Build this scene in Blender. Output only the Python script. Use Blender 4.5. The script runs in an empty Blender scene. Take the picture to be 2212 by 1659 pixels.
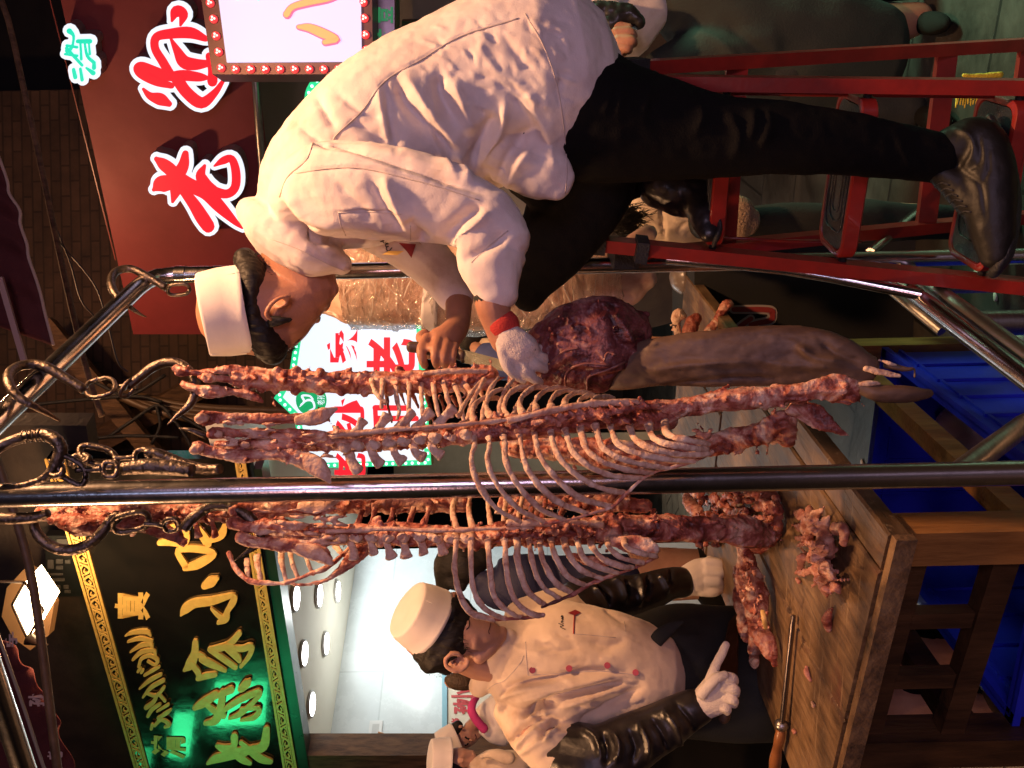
import bpy, bmesh, math, random
import numpy as np
from mathutils import Vector, Matrix, noise
random.seed(7)
SC = bpy.context.scene
COL = SC.collection
V = Vector

# ---------------------------------------------------------------- camera
ROLL = 0.022
CAM = V((0, 0, 1.5))
UP = V((math.sin(ROLL), 0, math.cos(ROLL)))
RT = V((math.cos(ROLL), 0, -math.sin(ROLL)))
FW = V((0, 1, 0))
S = 1916.0
cam = bpy.data.cameras.new('camera')
camo = bpy.data.objects.new('camera', cam); COL.objects.link(camo)
m3 = Matrix((-UP, RT, -FW)).transposed()
camo.matrix_world = Matrix.Translation(CAM) @ m3.to_4x4()
cam.sensor_fit = 'HORIZONTAL'; cam.angle = 2 * math.atan(1106.0 / S)
cam.clip_start = 0.05; cam.clip_end = 300
SC.camera = camo

# ---------------------------------------------------------------- world, exposure
SC.view_settings.view_transform = 'Standard'; SC.view_settings.look = 'None'
SC.view_settings.exposure = 0.12; SC.view_settings.gamma = 1.0
w = bpy.data.worlds.new('World'); SC.world = w; w.use_nodes = True
nt = w.node_tree
sky = nt.nodes.new('ShaderNodeTexSky'); sky.sky_type = 'NISHITA'; sky.sun_disc = False
sky.sun_elevation = math.radians(-4); sky.sun_rotation = math.radians(200)
nt.links.new(sky.outputs[0], nt.nodes['Background'].inputs[0])
nt.nodes['Background'].inputs[1].default_value = 0.12

WARM = (1.0, 0.51, 0.24)
def area(name, loc, target, sx, sy, power, color, shape='RECTANGLE', spread=None):
    l = bpy.data.lights.new(name, 'AREA'); l.shape = shape; l.size = sx; l.size_y = sy
    l.energy = power; l.color = color
    if spread: l.spread = spread
    o = bpy.data.objects.new(name, l); COL.objects.link(o); o.location = loc
    o.rotation_euler = (V(target) - V(loc)).to_track_quat('-Z', 'Y').to_euler()
    return o
# the glow of the shop signs across the street behind the camera (their streaks show in the steel)
area('street_sign_glow_violet', (1.5, -3.2, 2.2), (0.2, 2, 1.5), 1.1, 2.0, 52, (0.86, 0.62, 0.92))
area('street_sign_glow_pink', (-1.6, -3.0, 2.6), (0.1, 2, 1.5), 1.4, 0.5, 20, (1.0, 0.48, 0.50))
area('street_sign_glow_green', (2.7, 2.9, 1.9), (1.45, 2.75, 0.0), 0.4, 0.6, 20, (0.5, 1.0, 0.6), spread=math.radians(70))
area('street_sign_glow_blue', (-.5, -3.6, 3.4), (0.0, 2, 1.5), 0.5, 1.6, 10, (0.5, 0.62, 1.0))

# ---------------------------------------------------------------- pixel helpers (photo measured at 2212 x 1659)
def D(x, y, d):
    x, y, d = float(x), float(y), float(d)
    return CAM + d * (FW + RT * ((829.5 - y) / S) - UP * ((x - 1106.0) / S))
def crop(fx, fy, sc):
    return lambda x, y: (fx * .5486 + x * sc, fy * .5486 + y * sc, sc)
_o = (0, 1000, 2000, 2932); _p = (0, 960, 1924)
def cz(c, r): return crop(_o[c - 1], _p[r - 1], .3638)
DISP = lambda x, y: (x, y, 1.0)
KC = crop(1500, 1100, .1984); FA = crop(700, 1000, .162); GC = crop(1480, 2200, .1984)
NC_ = crop(1700, 1900, .248); VC = crop(2600, 1900, .2645); WC = crop(1700, 2500, .1733)
HC = crop(0, 1400, .2645); LC = crop(0, 1900, .2315); X7 = crop(2300, 600, .2315)
X8 = crop(3300, 0, .2315); X3 = crop(1500, 0, .248)
def ray(x, y): return (D(x, y, 1) - CAM)
def onplane(x, y, p, n):
    r = ray(x, y); return CAM + r * float((p - CAM).dot(n) / r.dot(n))
def onz(x, y, z): return onplane(x, y, V((0, 0, z)), V((0, 0, 1)))

# ---------------------------------------------------------------- materials
MATS = {}
def mat(name, col, rough=.6, metal=0.0, col2=None, nscale=8, bump=0, bscale=40, emit=None, estr=0, spec=.5, stretch=None, detail=4, sheen=0, lo=.35, hi=.65, aniso=0, coat=0, sss=0, alpha=None, trans=0):
    if name in MATS: return MATS[name]
    m = bpy.data.materials.new(name); m.use_nodes = True; MATS[name] = m
    t = m.node_tree; b = t.nodes['Principled BSDF']
    b.inputs['Base Color'].default_value = (*col, 1); b.inputs['Roughness'].default_value = rough
    b.inputs['Metallic'].default_value = metal; b.inputs['Specular IOR Level'].default_value = spec
    if sheen: b.inputs['Sheen Weight'].default_value = sheen
    if coat: b.inputs['Coat Weight'].default_value = coat
    if sss:
        b.inputs['Subsurface Weight'].default_value = sss; b.inputs['Subsurface Radius'].default_value = (.01, .004, .002)
    if trans: b.inputs['Transmission Weight'].default_value = trans
    if alpha is not None: b.inputs['Alpha'].default_value = alpha
    if emit:
        b.inputs['Emission Color'].default_value = (*emit, 1); b.inputs['Emission Strength'].default_value = estr
    tc = t.nodes.new('ShaderNodeTexCoord'); vec = tc.outputs['Object']
    if stretch:
        mp = t.nodes.new('ShaderNodeMapping'); mp.inputs['Scale'].default_value = stretch
        t.links.new(vec, mp.inputs[0]); vec = mp.outputs[0]
    if col2:
        n = t.nodes.new('ShaderNodeTexNoise'); n.inputs['Scale'].default_value = nscale; n.inputs['Detail'].default_value = detail
        n.inputs['Roughness'].default_value = .62
        t.links.new(vec, n.inputs['Vector'])
        r = t.nodes.new('ShaderNodeValToRGB'); e = r.color_ramp.elements
        cols = col2 if isinstance(col2[0], (tuple, list)) else [col, col2]
        e[0].position = lo; e[0].color = (*cols[0], 1); e[1].position = hi; e[1].color = (*cols[-1], 1)
        for i, c in enumerate(cols[1:-1]):
            x = e.new(lo + (hi - lo) * (i + 1) / (len(cols) - 1)); x.color = (*c, 1)
        t.links.new(n.outputs['Fac'], r.inputs[0]); t.links.new(r.outputs[0], b.inputs['Base Color'])
        rr = t.nodes.new('ShaderNodeMapRange'); rr.inputs[3].default_value = max(0, rough - .1); rr.inputs[4].default_value = min(1, rough + .12)
        t.links.new(n.outputs['Fac'], rr.inputs[0]); t.links.new(rr.outputs[0], b.inputs['Roughness'])
    if bump:
        n2 = t.nodes.new('ShaderNodeTexNoise'); n2.inputs['Scale'].default_value = bscale; n2.inputs['Detail'].default_value = 5
        t.links.new(vec, n2.inputs['Vector'])
        bp = t.nodes.new('ShaderNodeBump'); bp.inputs['Strength'].default_value = bump; bp.inputs['Distance'].default_value = .01
        t.links.new(n2.outputs['Fac'], bp.inputs['Height']); t.links.new(bp.outputs[0], b.inputs['Normal'])
    return m
def brickmat(name, c1, c2, mortar, sc, w, h, rough, msize=.02, bump=.4, dirt=.5, rot=0):
    m = bpy.data.materials.new(name); m.use_nodes = True; MATS[name] = m
    t = m.node_tree; b = t.nodes['Principled BSDF']
    tc = t.nodes.new('ShaderNodeTexCoord'); mp = t.nodes.new('ShaderNodeMapping'); mp.inputs['Rotation'].default_value = (0, 0, rot)
    t.links.new(tc.outputs['Object'], mp.inputs[0])
    br = t.nodes.new('ShaderNodeTexBrick'); br.inputs['Scale'].default_value = sc
    br.inputs['Color1'].default_value = (*c1, 1); br.inputs['Color2'].default_value = (*c2, 1); br.inputs['Mortar'].default_value = (*mortar, 1)
    br.inputs['Mortar Size'].default_value = msize; br.inputs['Brick Width'].default_value = w; br.inputs['Row Height'].default_value = h
    t.links.new(mp.outputs[0], br.inputs['Vector'])
    n = t.nodes.new('ShaderNodeTexNoise'); n.inputs['Scale'].default_value = 3; n.inputs['Detail'].default_value = 8; n.inputs['Roughness'].default_value = .7
    t.links.new(tc.outputs['Object'], n.inputs['Vector'])
    mr = t.nodes.new('ShaderNodeMapRange'); mr.inputs[1].default_value = .35; mr.inputs[2].default_value = .7; mr.inputs[3].default_value = 1 - dirt; mr.inputs[4].default_value = 1.1
    t.links.new(n.outputs['Fac'], mr.inputs[0])
    mx = t.nodes.new('ShaderNodeMix'); mx.data_type = 'RGBA'; mx.blend_type = 'MULTIPLY'; mx.inputs[0].default_value = 1
    t.links.new(br.outputs['Color'], mx.inputs[6]); t.links.new(mr.outputs[0], mx.inputs[7]); t.links.new(mx.outputs[2], b.inputs['Base Color'])
    r2 = t.nodes.new('ShaderNodeMapRange'); r2.inputs[3].default_value = rough - .18; r2.inputs[4].default_value = rough + .2
    t.links.new(n.outputs['Fac'], r2.inputs[0]); t.links.new(r2.outputs[0], b.inputs['Roughness'])
    bp = t.nodes.new('ShaderNodeBump'); bp.inputs['Strength'].default_value = bump; bp.inputs['Distance'].default_value = .01
    ad = t.nodes.new('ShaderNodeMath'); ad.operation = 'SUBTRACT'
    t.links.new(n.outputs['Fac'], ad.inputs[0]); t.links.new(br.outputs['Fac'], ad.inputs[1])
    t.links.new(ad.outputs[0], bp.inputs['Height']); t.links.new(bp.outputs[0], b.inputs['Normal'])
    return m
def meatmat(name, cols, scale, rough=.42, bump=.8, stretch=None, lo=.32, hi=.68):
    m = mat(name, cols[0], rough, col2=cols, nscale=scale, bump=bump, bscale=scale * 3.2, detail=8, lo=lo, hi=hi, stretch=stretch, spec=.45)
    t = m.node_tree
    for n in t.nodes:
        if n.type == 'TEX_NOISE' and n.inputs['Scale'].default_value == scale: n.inputs['Distortion'].default_value = 1.2
    return m
STEEL = mat('polished_steel', (.66, .63, .62), .19, 1.0, col2=(.50, .48, .48), nscale=30, bump=.03, bscale=160)
DSTEEL = mat('dark_forged_steel', (.085, .07, .06), .40, 1.0, col2=(.15, .12, .10), nscale=45, bump=.35, bscale=120)
GREYSTEEL = mat('brushed_steel', (.42, .40, .38), .38, 1.0, col2=(.30, .29, .27), nscale=25, stretch=(1, 1, 6))
WHITECLOTH = mat('white_cotton', (.74, .68, .65), .92, col2=[(.50, .39, .32), (.66, .57, .54), (.74, .66, .63), (.71, .63, .605)], nscale=7, bump=.16, bscale=420, sheen=.2, spec=.2, lo=.27, hi=.70, detail=7)
CAPCLOTH = mat('cap_cotton', (.78, .72, .68), .9, col2=(.72, .66, .62), nscale=14, bump=.12, bscale=500, sheen=.2, spec=.2)
BLACKCLOTH = mat('black_trouser_cloth', (.0032, .003, .003), .92, col2=(.0052, .0046, .0044), nscale=9, bump=.2, bscale=300, spec=.16)
BLACKLEATHER = mat('black_leather', (.010, .009, .009), .33, col2=(.02, .016, .015), nscale=20, bump=.07, bscale=120)
SHOELEATHER = mat('shoe_leather', (.004, .0035, .003), .46, col2=(.007, .0055, .005), nscale=14, bump=.06, bscale=160, spec=.32)
SKIN = mat('skin', (.42, .20, .12), .5, col2=(.34, .155, .095), nscale=16, bump=.10, bscale=220, sss=.12, spec=.4)
SKIN2 = mat('skin_pale', (.50, .285, .20), .5, col2=(.42, .22, .15), nscale=16, bump=.10, bscale=220, sss=.12, spec=.4)
HAIR = mat('black_hair', (.006, .005, .005), .55, col2=(.014, .011, .009), nscale=60, bump=.35, bscale=150, stretch=(1, 1, .2), spec=.3)
LIP = mat('lip', (.26, .085, .065), .5, bump=.1)
MEATD = meatmat('raw_meat_dark', [(.075, .014, .011), (.22, .050, .036), (.40, .145, .10), (.61, .39, .29)], 20, lo=.36, hi=.66)
MEAT = meatmat('raw_meat', [(.16, .030, .020), (.37, .105, .068), (.58, .29, .20), (.76, .57, .44)], 20, lo=.36, hi=.64)
MEATV = meatmat('raw_meat_purple', [(.030, .008, .010), (.105, .023, .024), (.20, .062, .060), (.36, .19, .17)], 16, lo=.34, hi=.68, rough=.38)
MEATP = meatmat('pink_meat_scraps', [(.20, .055, .042), (.36, .135, .10), (.48, .24, .18), (.64, .44, .34)], 15, lo=.3, hi=.7)
BONE = meatmat('rib_bone', [(.27, .10, .07), (.48, .27, .19), (.60, .41, .30), (.69, .52, .40)], 38, rough=.5, bump=.5, lo=.28, hi=.62)
FAT = meatmat('pale_fat', [(.36, .13, .09), (.56, .32, .22), (.68, .47, .35)], 30, rough=.42, bump=.4, lo=.3, hi=.62)
HIDE = meatmat('fat_skin', [(.036, .019, .013), (.080, .044, .030), (.13, .078, .05), (.085, .046, .032)], 9, rough=.5, bump=.22, stretch=(1, 1, .3), lo=.3, hi=.7)
FATTY = meatmat('wrapped_fat', [(.55, .28, .21), (.70, .46, .36), (.78, .58, .48), (.82, .68, .58)], 6, rough=.34, bump=.2)
WOOD = mat('worn_chopping_wood', (.22, .125, .055), .58, col2=[(.10, .055, .026), (.22, .125, .055), (.31, .195, .10)], nscale=5, bump=.35, bscale=26, stretch=(1.2, 6, 4), detail=8)
SHADEWOOD = mat('dark_shaded_wood', (.05, .021, .008), .5, col2=[(.026, .011, .005), (.085, .038, .013)], nscale=6, bump=.25, bscale=30, stretch=(3, 3, .6))  # legs away from the lamp: their shade is put into the colour
LITWOOD = mat('orange_lit_wood', (.30, .13, .03), .5, col2=[(.17, .07, .018), (.33, .15, .04)], nscale=6, bump=.2, bscale=30, stretch=(5, 5, .8))  # same table frame, lamp side: the light on it is put into the colour
REDPAINT = mat('red_paint', (.30, .020, .014), .36, col2=(.22, .015, .011), nscale=18, bump=.06, bscale=60, coat=.2)
BLACKRUB = mat('black_rubber', (.012, .012, .014), .55, col2=(.02, .02, .022), nscale=40, bump=.4, bscale=200)
TREADRUB = mat('tread_rubber', (.016, .016, .02), .30, col2=(.024, .024, .028), nscale=30, bump=.25, bscale=180)
BLUEPL = mat('blue_plastic', (.022, .034, .62), .36, col2=(.015, .022, .46), nscale=6, bump=.05, bscale=30)
GOLD = mat('gold_leaf', (.94, .64, .17), .42, .2, col2=(.84, .54, .13), nscale=30, bump=.25, bscale=60)
MAROON = mat('maroon_board', (.235, .030, .034), .6, col2=(.20, .026, .029), nscale=4, bump=.05, bscale=20)
MAROOND = mat('maroon_canvas', (.10, .018, .018), .8, col2=(.075, .014, .014), nscale=5, bump=.3, bscale=200)
SIGNBLACK = mat('lacquer_black', (.008, .008, .007), .10, col2=(.012, .011, .009), nscale=6, bump=.06, bscale=14, coat=.4)
TIMBER = mat('old_timber', (.16, .085, .042), .75, col2=[(.075, .038, .019), (.20, .11, .055)], nscale=7, bump=.5, bscale=40, stretch=(5, 5, 1))
DARK = mat('dark_wall', (.012, .010, .010), .7, col2=(.02, .016, .014), nscale=5, bump=.2)
def tablewood():
    m = bpy.data.materials.new('bloodied_table_wood'); m.use_nodes = True; MATS['bloodied_table_wood'] = m; t = m.node_tree; b = t.nodes['Principled BSDF']; L = t.links
    tc = t.nodes.new('ShaderNodeTexCoord')
    def nz(sc, st=(1, 1, 1), rot=0, det=8, dist=0):
        mp = t.nodes.new('ShaderNodeMapping'); mp.inputs['Rotation'].default_value = (0, 0, rot); mp2 = t.nodes.new('ShaderNodeMapping'); mp2.inputs['Scale'].default_value = st
        n = t.nodes.new('ShaderNodeTexNoise'); n.inputs['Scale'].default_value = sc; n.inputs['Detail'].default_value = det; n.inputs['Roughness'].default_value = .65; n.inputs['Distortion'].default_value = dist
        L.new(tc.outputs['Object'], mp.inputs[0]); L.new(mp.outputs[0], mp2.inputs[0]); L.new(mp2.outputs[0], n.inputs['Vector']); return n.outputs['Fac']
    def ramp(f, stops):
        r = t.nodes.new('ShaderNodeValToRGB'); e = r.color_ramp.elements
        for i, (p, c) in enumerate(stops):
            x = e[i] if i < 2 else e.new(p); x.position = p; x.color = (*c, 1)
        L.new(f, r.inputs[0]); return r.outputs[0]
    def mixc(f, a, c, mode='MIX'):
        x = t.nodes.new('ShaderNodeMix'); x.data_type = 'RGBA'; x.blend_type = mode
        if isinstance(f, float): x.inputs[0].default_value = f
        else: L.new(f, x.inputs[0])
        L.new(a, x.inputs[6])
        if isinstance(c, tuple): x.inputs[7].default_value = (*c, 1)
        else: L.new(c, x.inputs[7])
        return x.outputs[2]
    grain = nz(7, (1, 9, 5), -1.2, 9, .4); base = ramp(grain, [(.30, (.085, .050, .026)), (.68, (.30, .195, .105)), (.5, (.205, .125, .060))])
    st = ramp(nz(3.2, det=6, dist=.6), [(.36, (.32, .28, .26)), (.62, (1, 1, 1))]); c = mixc(1.0, base, st, 'MULTIPLY')
    bl = ramp(nz(5.5, det=7, dist=1.0), [(.56, (0, 0, 0)), (.72, (.75, .75, .75))]); c = mixc(bl, c, (.085, .022, .014))
    gr = ramp(nz(2.1, det=4), [(.55, (0, 0, 0)), (.75, (.6, .6, .6))]); c = mixc(gr, c, (.14, .135, .115))
    sc = ramp(nz(60, (1, .05, 1), .5, 3), [(.60, (0, 0, 0)), (.68, (.5, .5, .5))]); c = mixc(sc, c, (.05, .03, .018))
    sc2 = ramp(nz(55, (.05, 1, 1), .25, 3), [(.61, (0, 0, 0)), (.69, (.4, .4, .4))]); c = mixc(sc2, c, (.38, .27, .16))
    L.new(c, b.inputs['Base Color'])
    mr = t.nodes.new('ShaderNodeMapRange'); mr.inputs[3].default_value = .34; mr.inputs[4].default_value = .72; L.new(grain, mr.inputs[0]); L.new(mr.outputs[0], b.inputs['Roughness'])
    ad = t.nodes.new('ShaderNodeMath'); ad.operation = 'SUBTRACT'; L.new(grain, ad.inputs[0]); L.new(sc, ad.inputs[1])
    bp = t.nodes.new('ShaderNodeBump'); bp.inputs['Strength'].default_value = .5; bp.inputs['Distance'].default_value = .004; L.new(ad.outputs[0], bp.inputs['Height']); L.new(bp.outputs[0], b.inputs['Normal'])
    return m
TABLEWOOD = tablewood()
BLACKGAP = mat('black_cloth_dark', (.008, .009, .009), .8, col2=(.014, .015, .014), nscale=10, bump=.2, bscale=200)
def emis(name, col, s, base=(.8, .8, .8)): return mat(name, base, .5, emit=col, estr=s)
LEDWHITE = emis('lit_white_acrylic', (.80, .88, 1.0), 1.0, (.25, .25, .28))
LEDRED = emis('lit_red_acrylic', (1.0, .012, .03), .85, (.6, .02, .03))
LEDTEAL = emis('lit_teal_acrylic', (.0, .85, .55), .75, (.02, .5, .35))
LEDREDDOT = emis('red_led', (1, .22, .20), 4.0)
LEDGREEN = emis('green_led_strip', (.02, .75, .30), .8, (.02, .4, .2))
LEDGDOT = emis('green_led', (.45, 1, .75), 3.0)

# ---------------------------------------------------------------- mesh builder
def cr(p, n):
    """Catmull-Rom resampling of tuples; n steps per span"""
    p = [np.array(q, float) for q in p]
    if len(p) == 2:
        return [p[0] + (p[1] - p[0]) * k / n for k in range(n + 1)]
    out = []
    for i in range(len(p) - 1):
        a = p[i - 1] if i else 2 * p[0] - p[1]
        b, c = p[i], p[i + 1]
        e = p[i + 2] if i + 2 < len(p) else 2 * p[-1] - p[-2]
        for k in range(n):
            t = k / n
            out.append(.5 * ((2 * b) + (-a + c) * t + (2 * a - 5 * b + 4 * c - e) * t * t + (-a + 3 * b - 3 * c + e) * t ** 3))
    out.append(p[-1]); return out
class MB:
    def __init__(s): s.v = []; s.f = []
    def quad(s, a, b, c, d):
        n = len(s.v); s.v += [a, b, c, d]; s.f.append((n, n + 1, n + 2, n + 3)); return s
    def box(s, c, ax, ay, az):
        c = V(c); n = len(s.v)
        for i in (-1, 1):
            for j in (-1, 1):
                for k in (-1, 1): s.v.append(c + ax * i + ay * j + az * k)
        for q in ((0, 1, 3, 2), (4, 6, 7, 5), (0, 4, 5, 1), (2, 3, 7, 6), (0, 2, 6, 4), (1, 5, 7, 3)): s.f.append(tuple(n + x for x in q))
        return s
    def beam(s, a, b, w, h, side=None):
        """box between two points, w across (horizontal), h the other way"""
        a, b = V(a), V(b); t = (b - a); L = t.length; t.normalize()
        sd = V(side).normalized() if side is not None else t.cross(V((0, 0, 1)))
        if sd.length < .05: sd = V((1, 0, 0))
        sd = (sd - t * sd.dot(t)).normalized(); u = sd.cross(t).normalized()
        return s.box((a + b) / 2, t * L / 2, sd * w / 2, u * h / 2)
    def rings(s, rs, close=True, capa=True, capb=True):
        n0 = len(s.v); k = len(rs[0])
        for r in rs: s.v += list(r)
        for i in range(len(rs) - 1):
            for j in range(k if close else k - 1):
                j2 = (j + 1) % k
                s.f.append((n0 + i * k + j, n0 + i * k + j2, n0 + (i + 1) * k + j2, n0 + (i + 1) * k + j))
        if capa: s.f.append(tuple(n0 + j for j in reversed(range(k))))
        if capb: s.f.append(tuple(n0 + (len(rs) - 1) * k + j for j in range(k)))
        return s
    def tube(s, pts, r, seg=10, sub=1, jit=0, cap=True):
        pts = [V(p) for p in pts]
        if not isinstance(r, (list, tuple)): r = [r] * len(pts)
        if sub > 1:
            q = cr([(*p, rr) for p, rr in zip(pts, r)], sub); pts = [V(x[:3]) for x in q]; r = [max(.0003, x[3]) for x in q]
        T = []
        for i in range(len(pts)):
            t = pts[min(i + 1, len(pts) - 1)] - pts[max(i - 1, 0)]; T.append(t.normalized() if t.length > 1e-9 else V((0, 0, 1)))
        u = T[0].orthogonal().normalized(); rs = []
        for i, p in enumerate(pts):
            u = (u - T[i] * u.dot(T[i])); u.normalize(); v = T[i].cross(u)
            ring = []
            for j in range(seg):
                a = 2 * math.pi * j / seg; rr = r[i] * (1 + (random.uniform(-jit, jit) if jit else 0))
                ring.append(p + (u * math.cos(a) + v * math.sin(a)) * rr)
            rs.append(ring)
        return s.rings(rs, capa=cap, capb=cap)
    def limb(s, pts, C=DISP, seg=16, sub=5, cap=True, tt=.85):
        """pts: (x, y, depth, halfwidth px[, depth ratio]) measured on the photo; swept ellipse"""
        P = []
        for q in pts:
            x, y, sc = C(q[0], q[1]); P.append((x, y, q[2], q[3] * sc, q[4] if len(q) > 4 else tt))
        q = cr(P, sub); c = [D(a[0], a[1], a[2]) for a in q]; rs = []; n = len(c)
        fr = []
        for i in range(n):
            t = c[min(i + 1, n - 1)] - c[max(i - 1, 0)]
            if t.length < 1e-6: t = V((0, 0, 1))
            t.normalize(); vw = (c[i] - CAM).normalized(); sd = t.cross(vw)
            if sd.length < .15: sd = V((1, 0, 0)) - t * t.x
            sd.normalize(); nn = sd.cross(t); a = max(.0004, q[i][3] * q[i][2] / S); fr.append((c[i], t, sd, nn, a, a * max(.05, q[i][4])))
        def ring(p, sd, nn, a, b): return [p + sd * (a * math.cos(2 * math.pi * j / seg)) + nn * (b * math.sin(2 * math.pi * j / seg)) for j in range(seg)]
        if cap:
            p, t, sd, nn, a, b = fr[0]
            for th in (80, 55, 28): k = math.radians(th); rs.append(ring(p - t * (min(a, b) * math.sin(k)), sd, nn, a * math.cos(k), b * math.cos(k)))
        for p, t, sd, nn, a, b in fr: rs.append(ring(p, sd, nn, a, b))
        if cap:
            p, t, sd, nn, a, b = fr[-1]
            for th in (28, 55, 80): k = math.radians(th); rs.append(ring(p + t * (min(a, b) * math.sin(k)), sd, nn, a * math.cos(k), b * math.cos(k)))
        return s.rings(rs)
    def ell(s, c, ax, ay, az, nu=16, nv=10):
        c = V(c); rs = []
        for i in range(1, nv):
            th = math.pi * i / nv
            rs.append([c + ax * (math.sin(th) * math.cos(2 * math.pi * j / nu)) + ay * (math.sin(th) * math.sin(2 * math.pi * j / nu)) + az * math.cos(th) for j in range(nu)])
        return s.rings(rs)
    def prism(s, poly, ext):
        n = len(s.v); k = len(poly); e = V(ext)
        s.v += [V(p) for p in poly] + [V(p) + e for p in poly]
        s.f.append(tuple(n + i for i in range(k))); s.f.append(tuple(n + k + i for i in reversed(range(k))))
        for i in range(k): s.f.append((n + i, n + k + i, n + k + (i + 1) % k, n + (i + 1) % k))
        return s
    def stroke(s, pts, C, plane, lift, thick, sub=6, k=1.0, add=0.0):
        """brush stroke (x, y, halfwidth) measured on the photo, laid on a plane, with thickness"""
        p, n = plane; n = V(n)
        q = cr([(a[0], a[1], a[2] * k + add) for a in pts], sub); L = []; R_ = []; m = len(q)
        for i in range(m):
            t = q[min(i + 1, m - 1)][:2] - q[max(i - 1, 0)][:2]; l = math.hypot(*t) or 1; nx, ny = -t[1] / l, t[0] / l; h = q[i][2]
            L.append((q[i][0] + nx * h, q[i][1] + ny * h)); R_.append((q[i][0] - nx * h, q[i][1] - ny * h))
        def capp(c, d, h):
            a0 = math.atan2(d[1], d[0]); return [(c[0] + h * math.cos(a0 + a), c[1] + h * math.sin(a0 + a)) for a in (-.9, -.45, 0, .45, .9)]
        e = q[-1][:2] - q[-2][:2]; b = q[0][:2] - q[1][:2]
        for j in range(m - 1): pass
        def P3(a):
            x, y, _ = C(*a); return onplane(x, y, p, n)
        # quads along the stroke
        top = []; nn = n if (CAM - p).dot(n) > 0 else -n
        rowL = [P3(a) for a in L]; rowR = [P3(a) for a in R_]
        for off in (lift, lift + thick): top.append(([a + nn * off for a in rowL], [a + nn * off for a in rowR]))
        base = len(s.v); s.v += top[0][0] + top[0][1] + top[1][0] + top[1][1]
        I = lambda g, sd, i: base + g * 2 * m + sd * m + i
        for i in range(m - 1):
            s.f.append((I(1, 0, i), I(1, 1, i), I(1, 1, i + 1), I(1, 0, i + 1)))
            s.f.append((I(0, 0, i), I(1, 0, i), I(1, 0, i + 1), I(0, 0, i + 1)))
            s.f.append((I(0, 1, i), I(0, 1, i + 1), I(1, 1, i + 1), I(1, 1, i)))
        for i, cc, dd in ((0, q[0], b), (m - 1, q[-1], e)):
            ring = [P3(a) for a in capp(cc[:2], dd, cc[2])]
            ends = [rowL[i], rowR[i]] if i else [rowR[i], rowL[i]]
            poly = [ends[1]] + ring + [ends[0]]
            n2 = len(s.v); s.v += [a + nn * lift for a in poly] + [a + nn * (lift + thick) for a in poly]; kk = len(poly)
            s.f.append(tuple(n2 + kk + x for x in range(kk)))
            for x in range(kk - 1): s.f.append((n2 + x, n2 + x + 1, n2 + kk + x + 1, n2 + kk + x))
        return s
    def build(s, name, m, parent=None, smooth=True, loc=None, voxel=None, sm=0, disp=None, fold=None, post=None, sharp=None, dec=None):
        me = bpy.data.meshes.new(name)
        me.from_pydata([tuple(a) for a in s.v], [], s.f); me.update()
        if voxel: me = remesh(me, voxel, sm)
        elif s.f:
            bm = bmesh.new(); bm.from_mesh(me); bmesh.ops.recalc_face_normals(bm, faces=bm.faces); bm.to_mesh(me); bm.free()
        if disp or fold: displace(me, disp, fold)
        if post: post(me)
        o = bpy.data.objects.new(name, me); COL.objects.link(o)
        for mm in (m if isinstance(m, list) else [m]): me.materials.append(mm)
        if smooth: me.polygons.foreach_set('use_smooth', [True] * len(me.polygons))
        if sharp:
            try: me.set_sharp_from_angle(angle=math.radians(sharp))
            except Exception: pass
        base = V((0, 0, 0))
        if parent is not None:
            q = parent
            base = worldloc(parent)
            o.parent = parent
            if loc is None: loc = base
        if loc is None:
            co = np.empty(len(me.vertices) * 3); me.vertices.foreach_get('co', co); co = co.reshape(-1, 3)
            mn, mx = co.min(0), co.max(0); loc = V(((mn[0] + mx[0]) / 2, (mn[1] + mx[1]) / 2, mn[2]))
        me.transform(Matrix.Translation(-V(loc))); o.location = V(loc) - base
        return o
def worldloc(o):
    l = V((0, 0, 0))
    while o is not None: l += o.location; o = o.parent
    return l
def remesh(me, vox, sm):
    o = bpy.data.objects.new('tmp', me); COL.objects.link(o)
    r = o.modifiers.new('r', 'REMESH'); r.mode = 'VOXEL'; r.voxel_size = vox; r.use_smooth_shade = True
    if sm:
        q = o.modifiers.new('s', 'SMOOTH'); q.factor = .5; q.iterations = sm
    dg = bpy.context.evaluated_depsgraph_get()
    out = bpy.data.meshes.new_from_object(o.evaluated_get(dg)); out.materials.clear()
    bpy.data.objects.remove(o); return out
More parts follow.
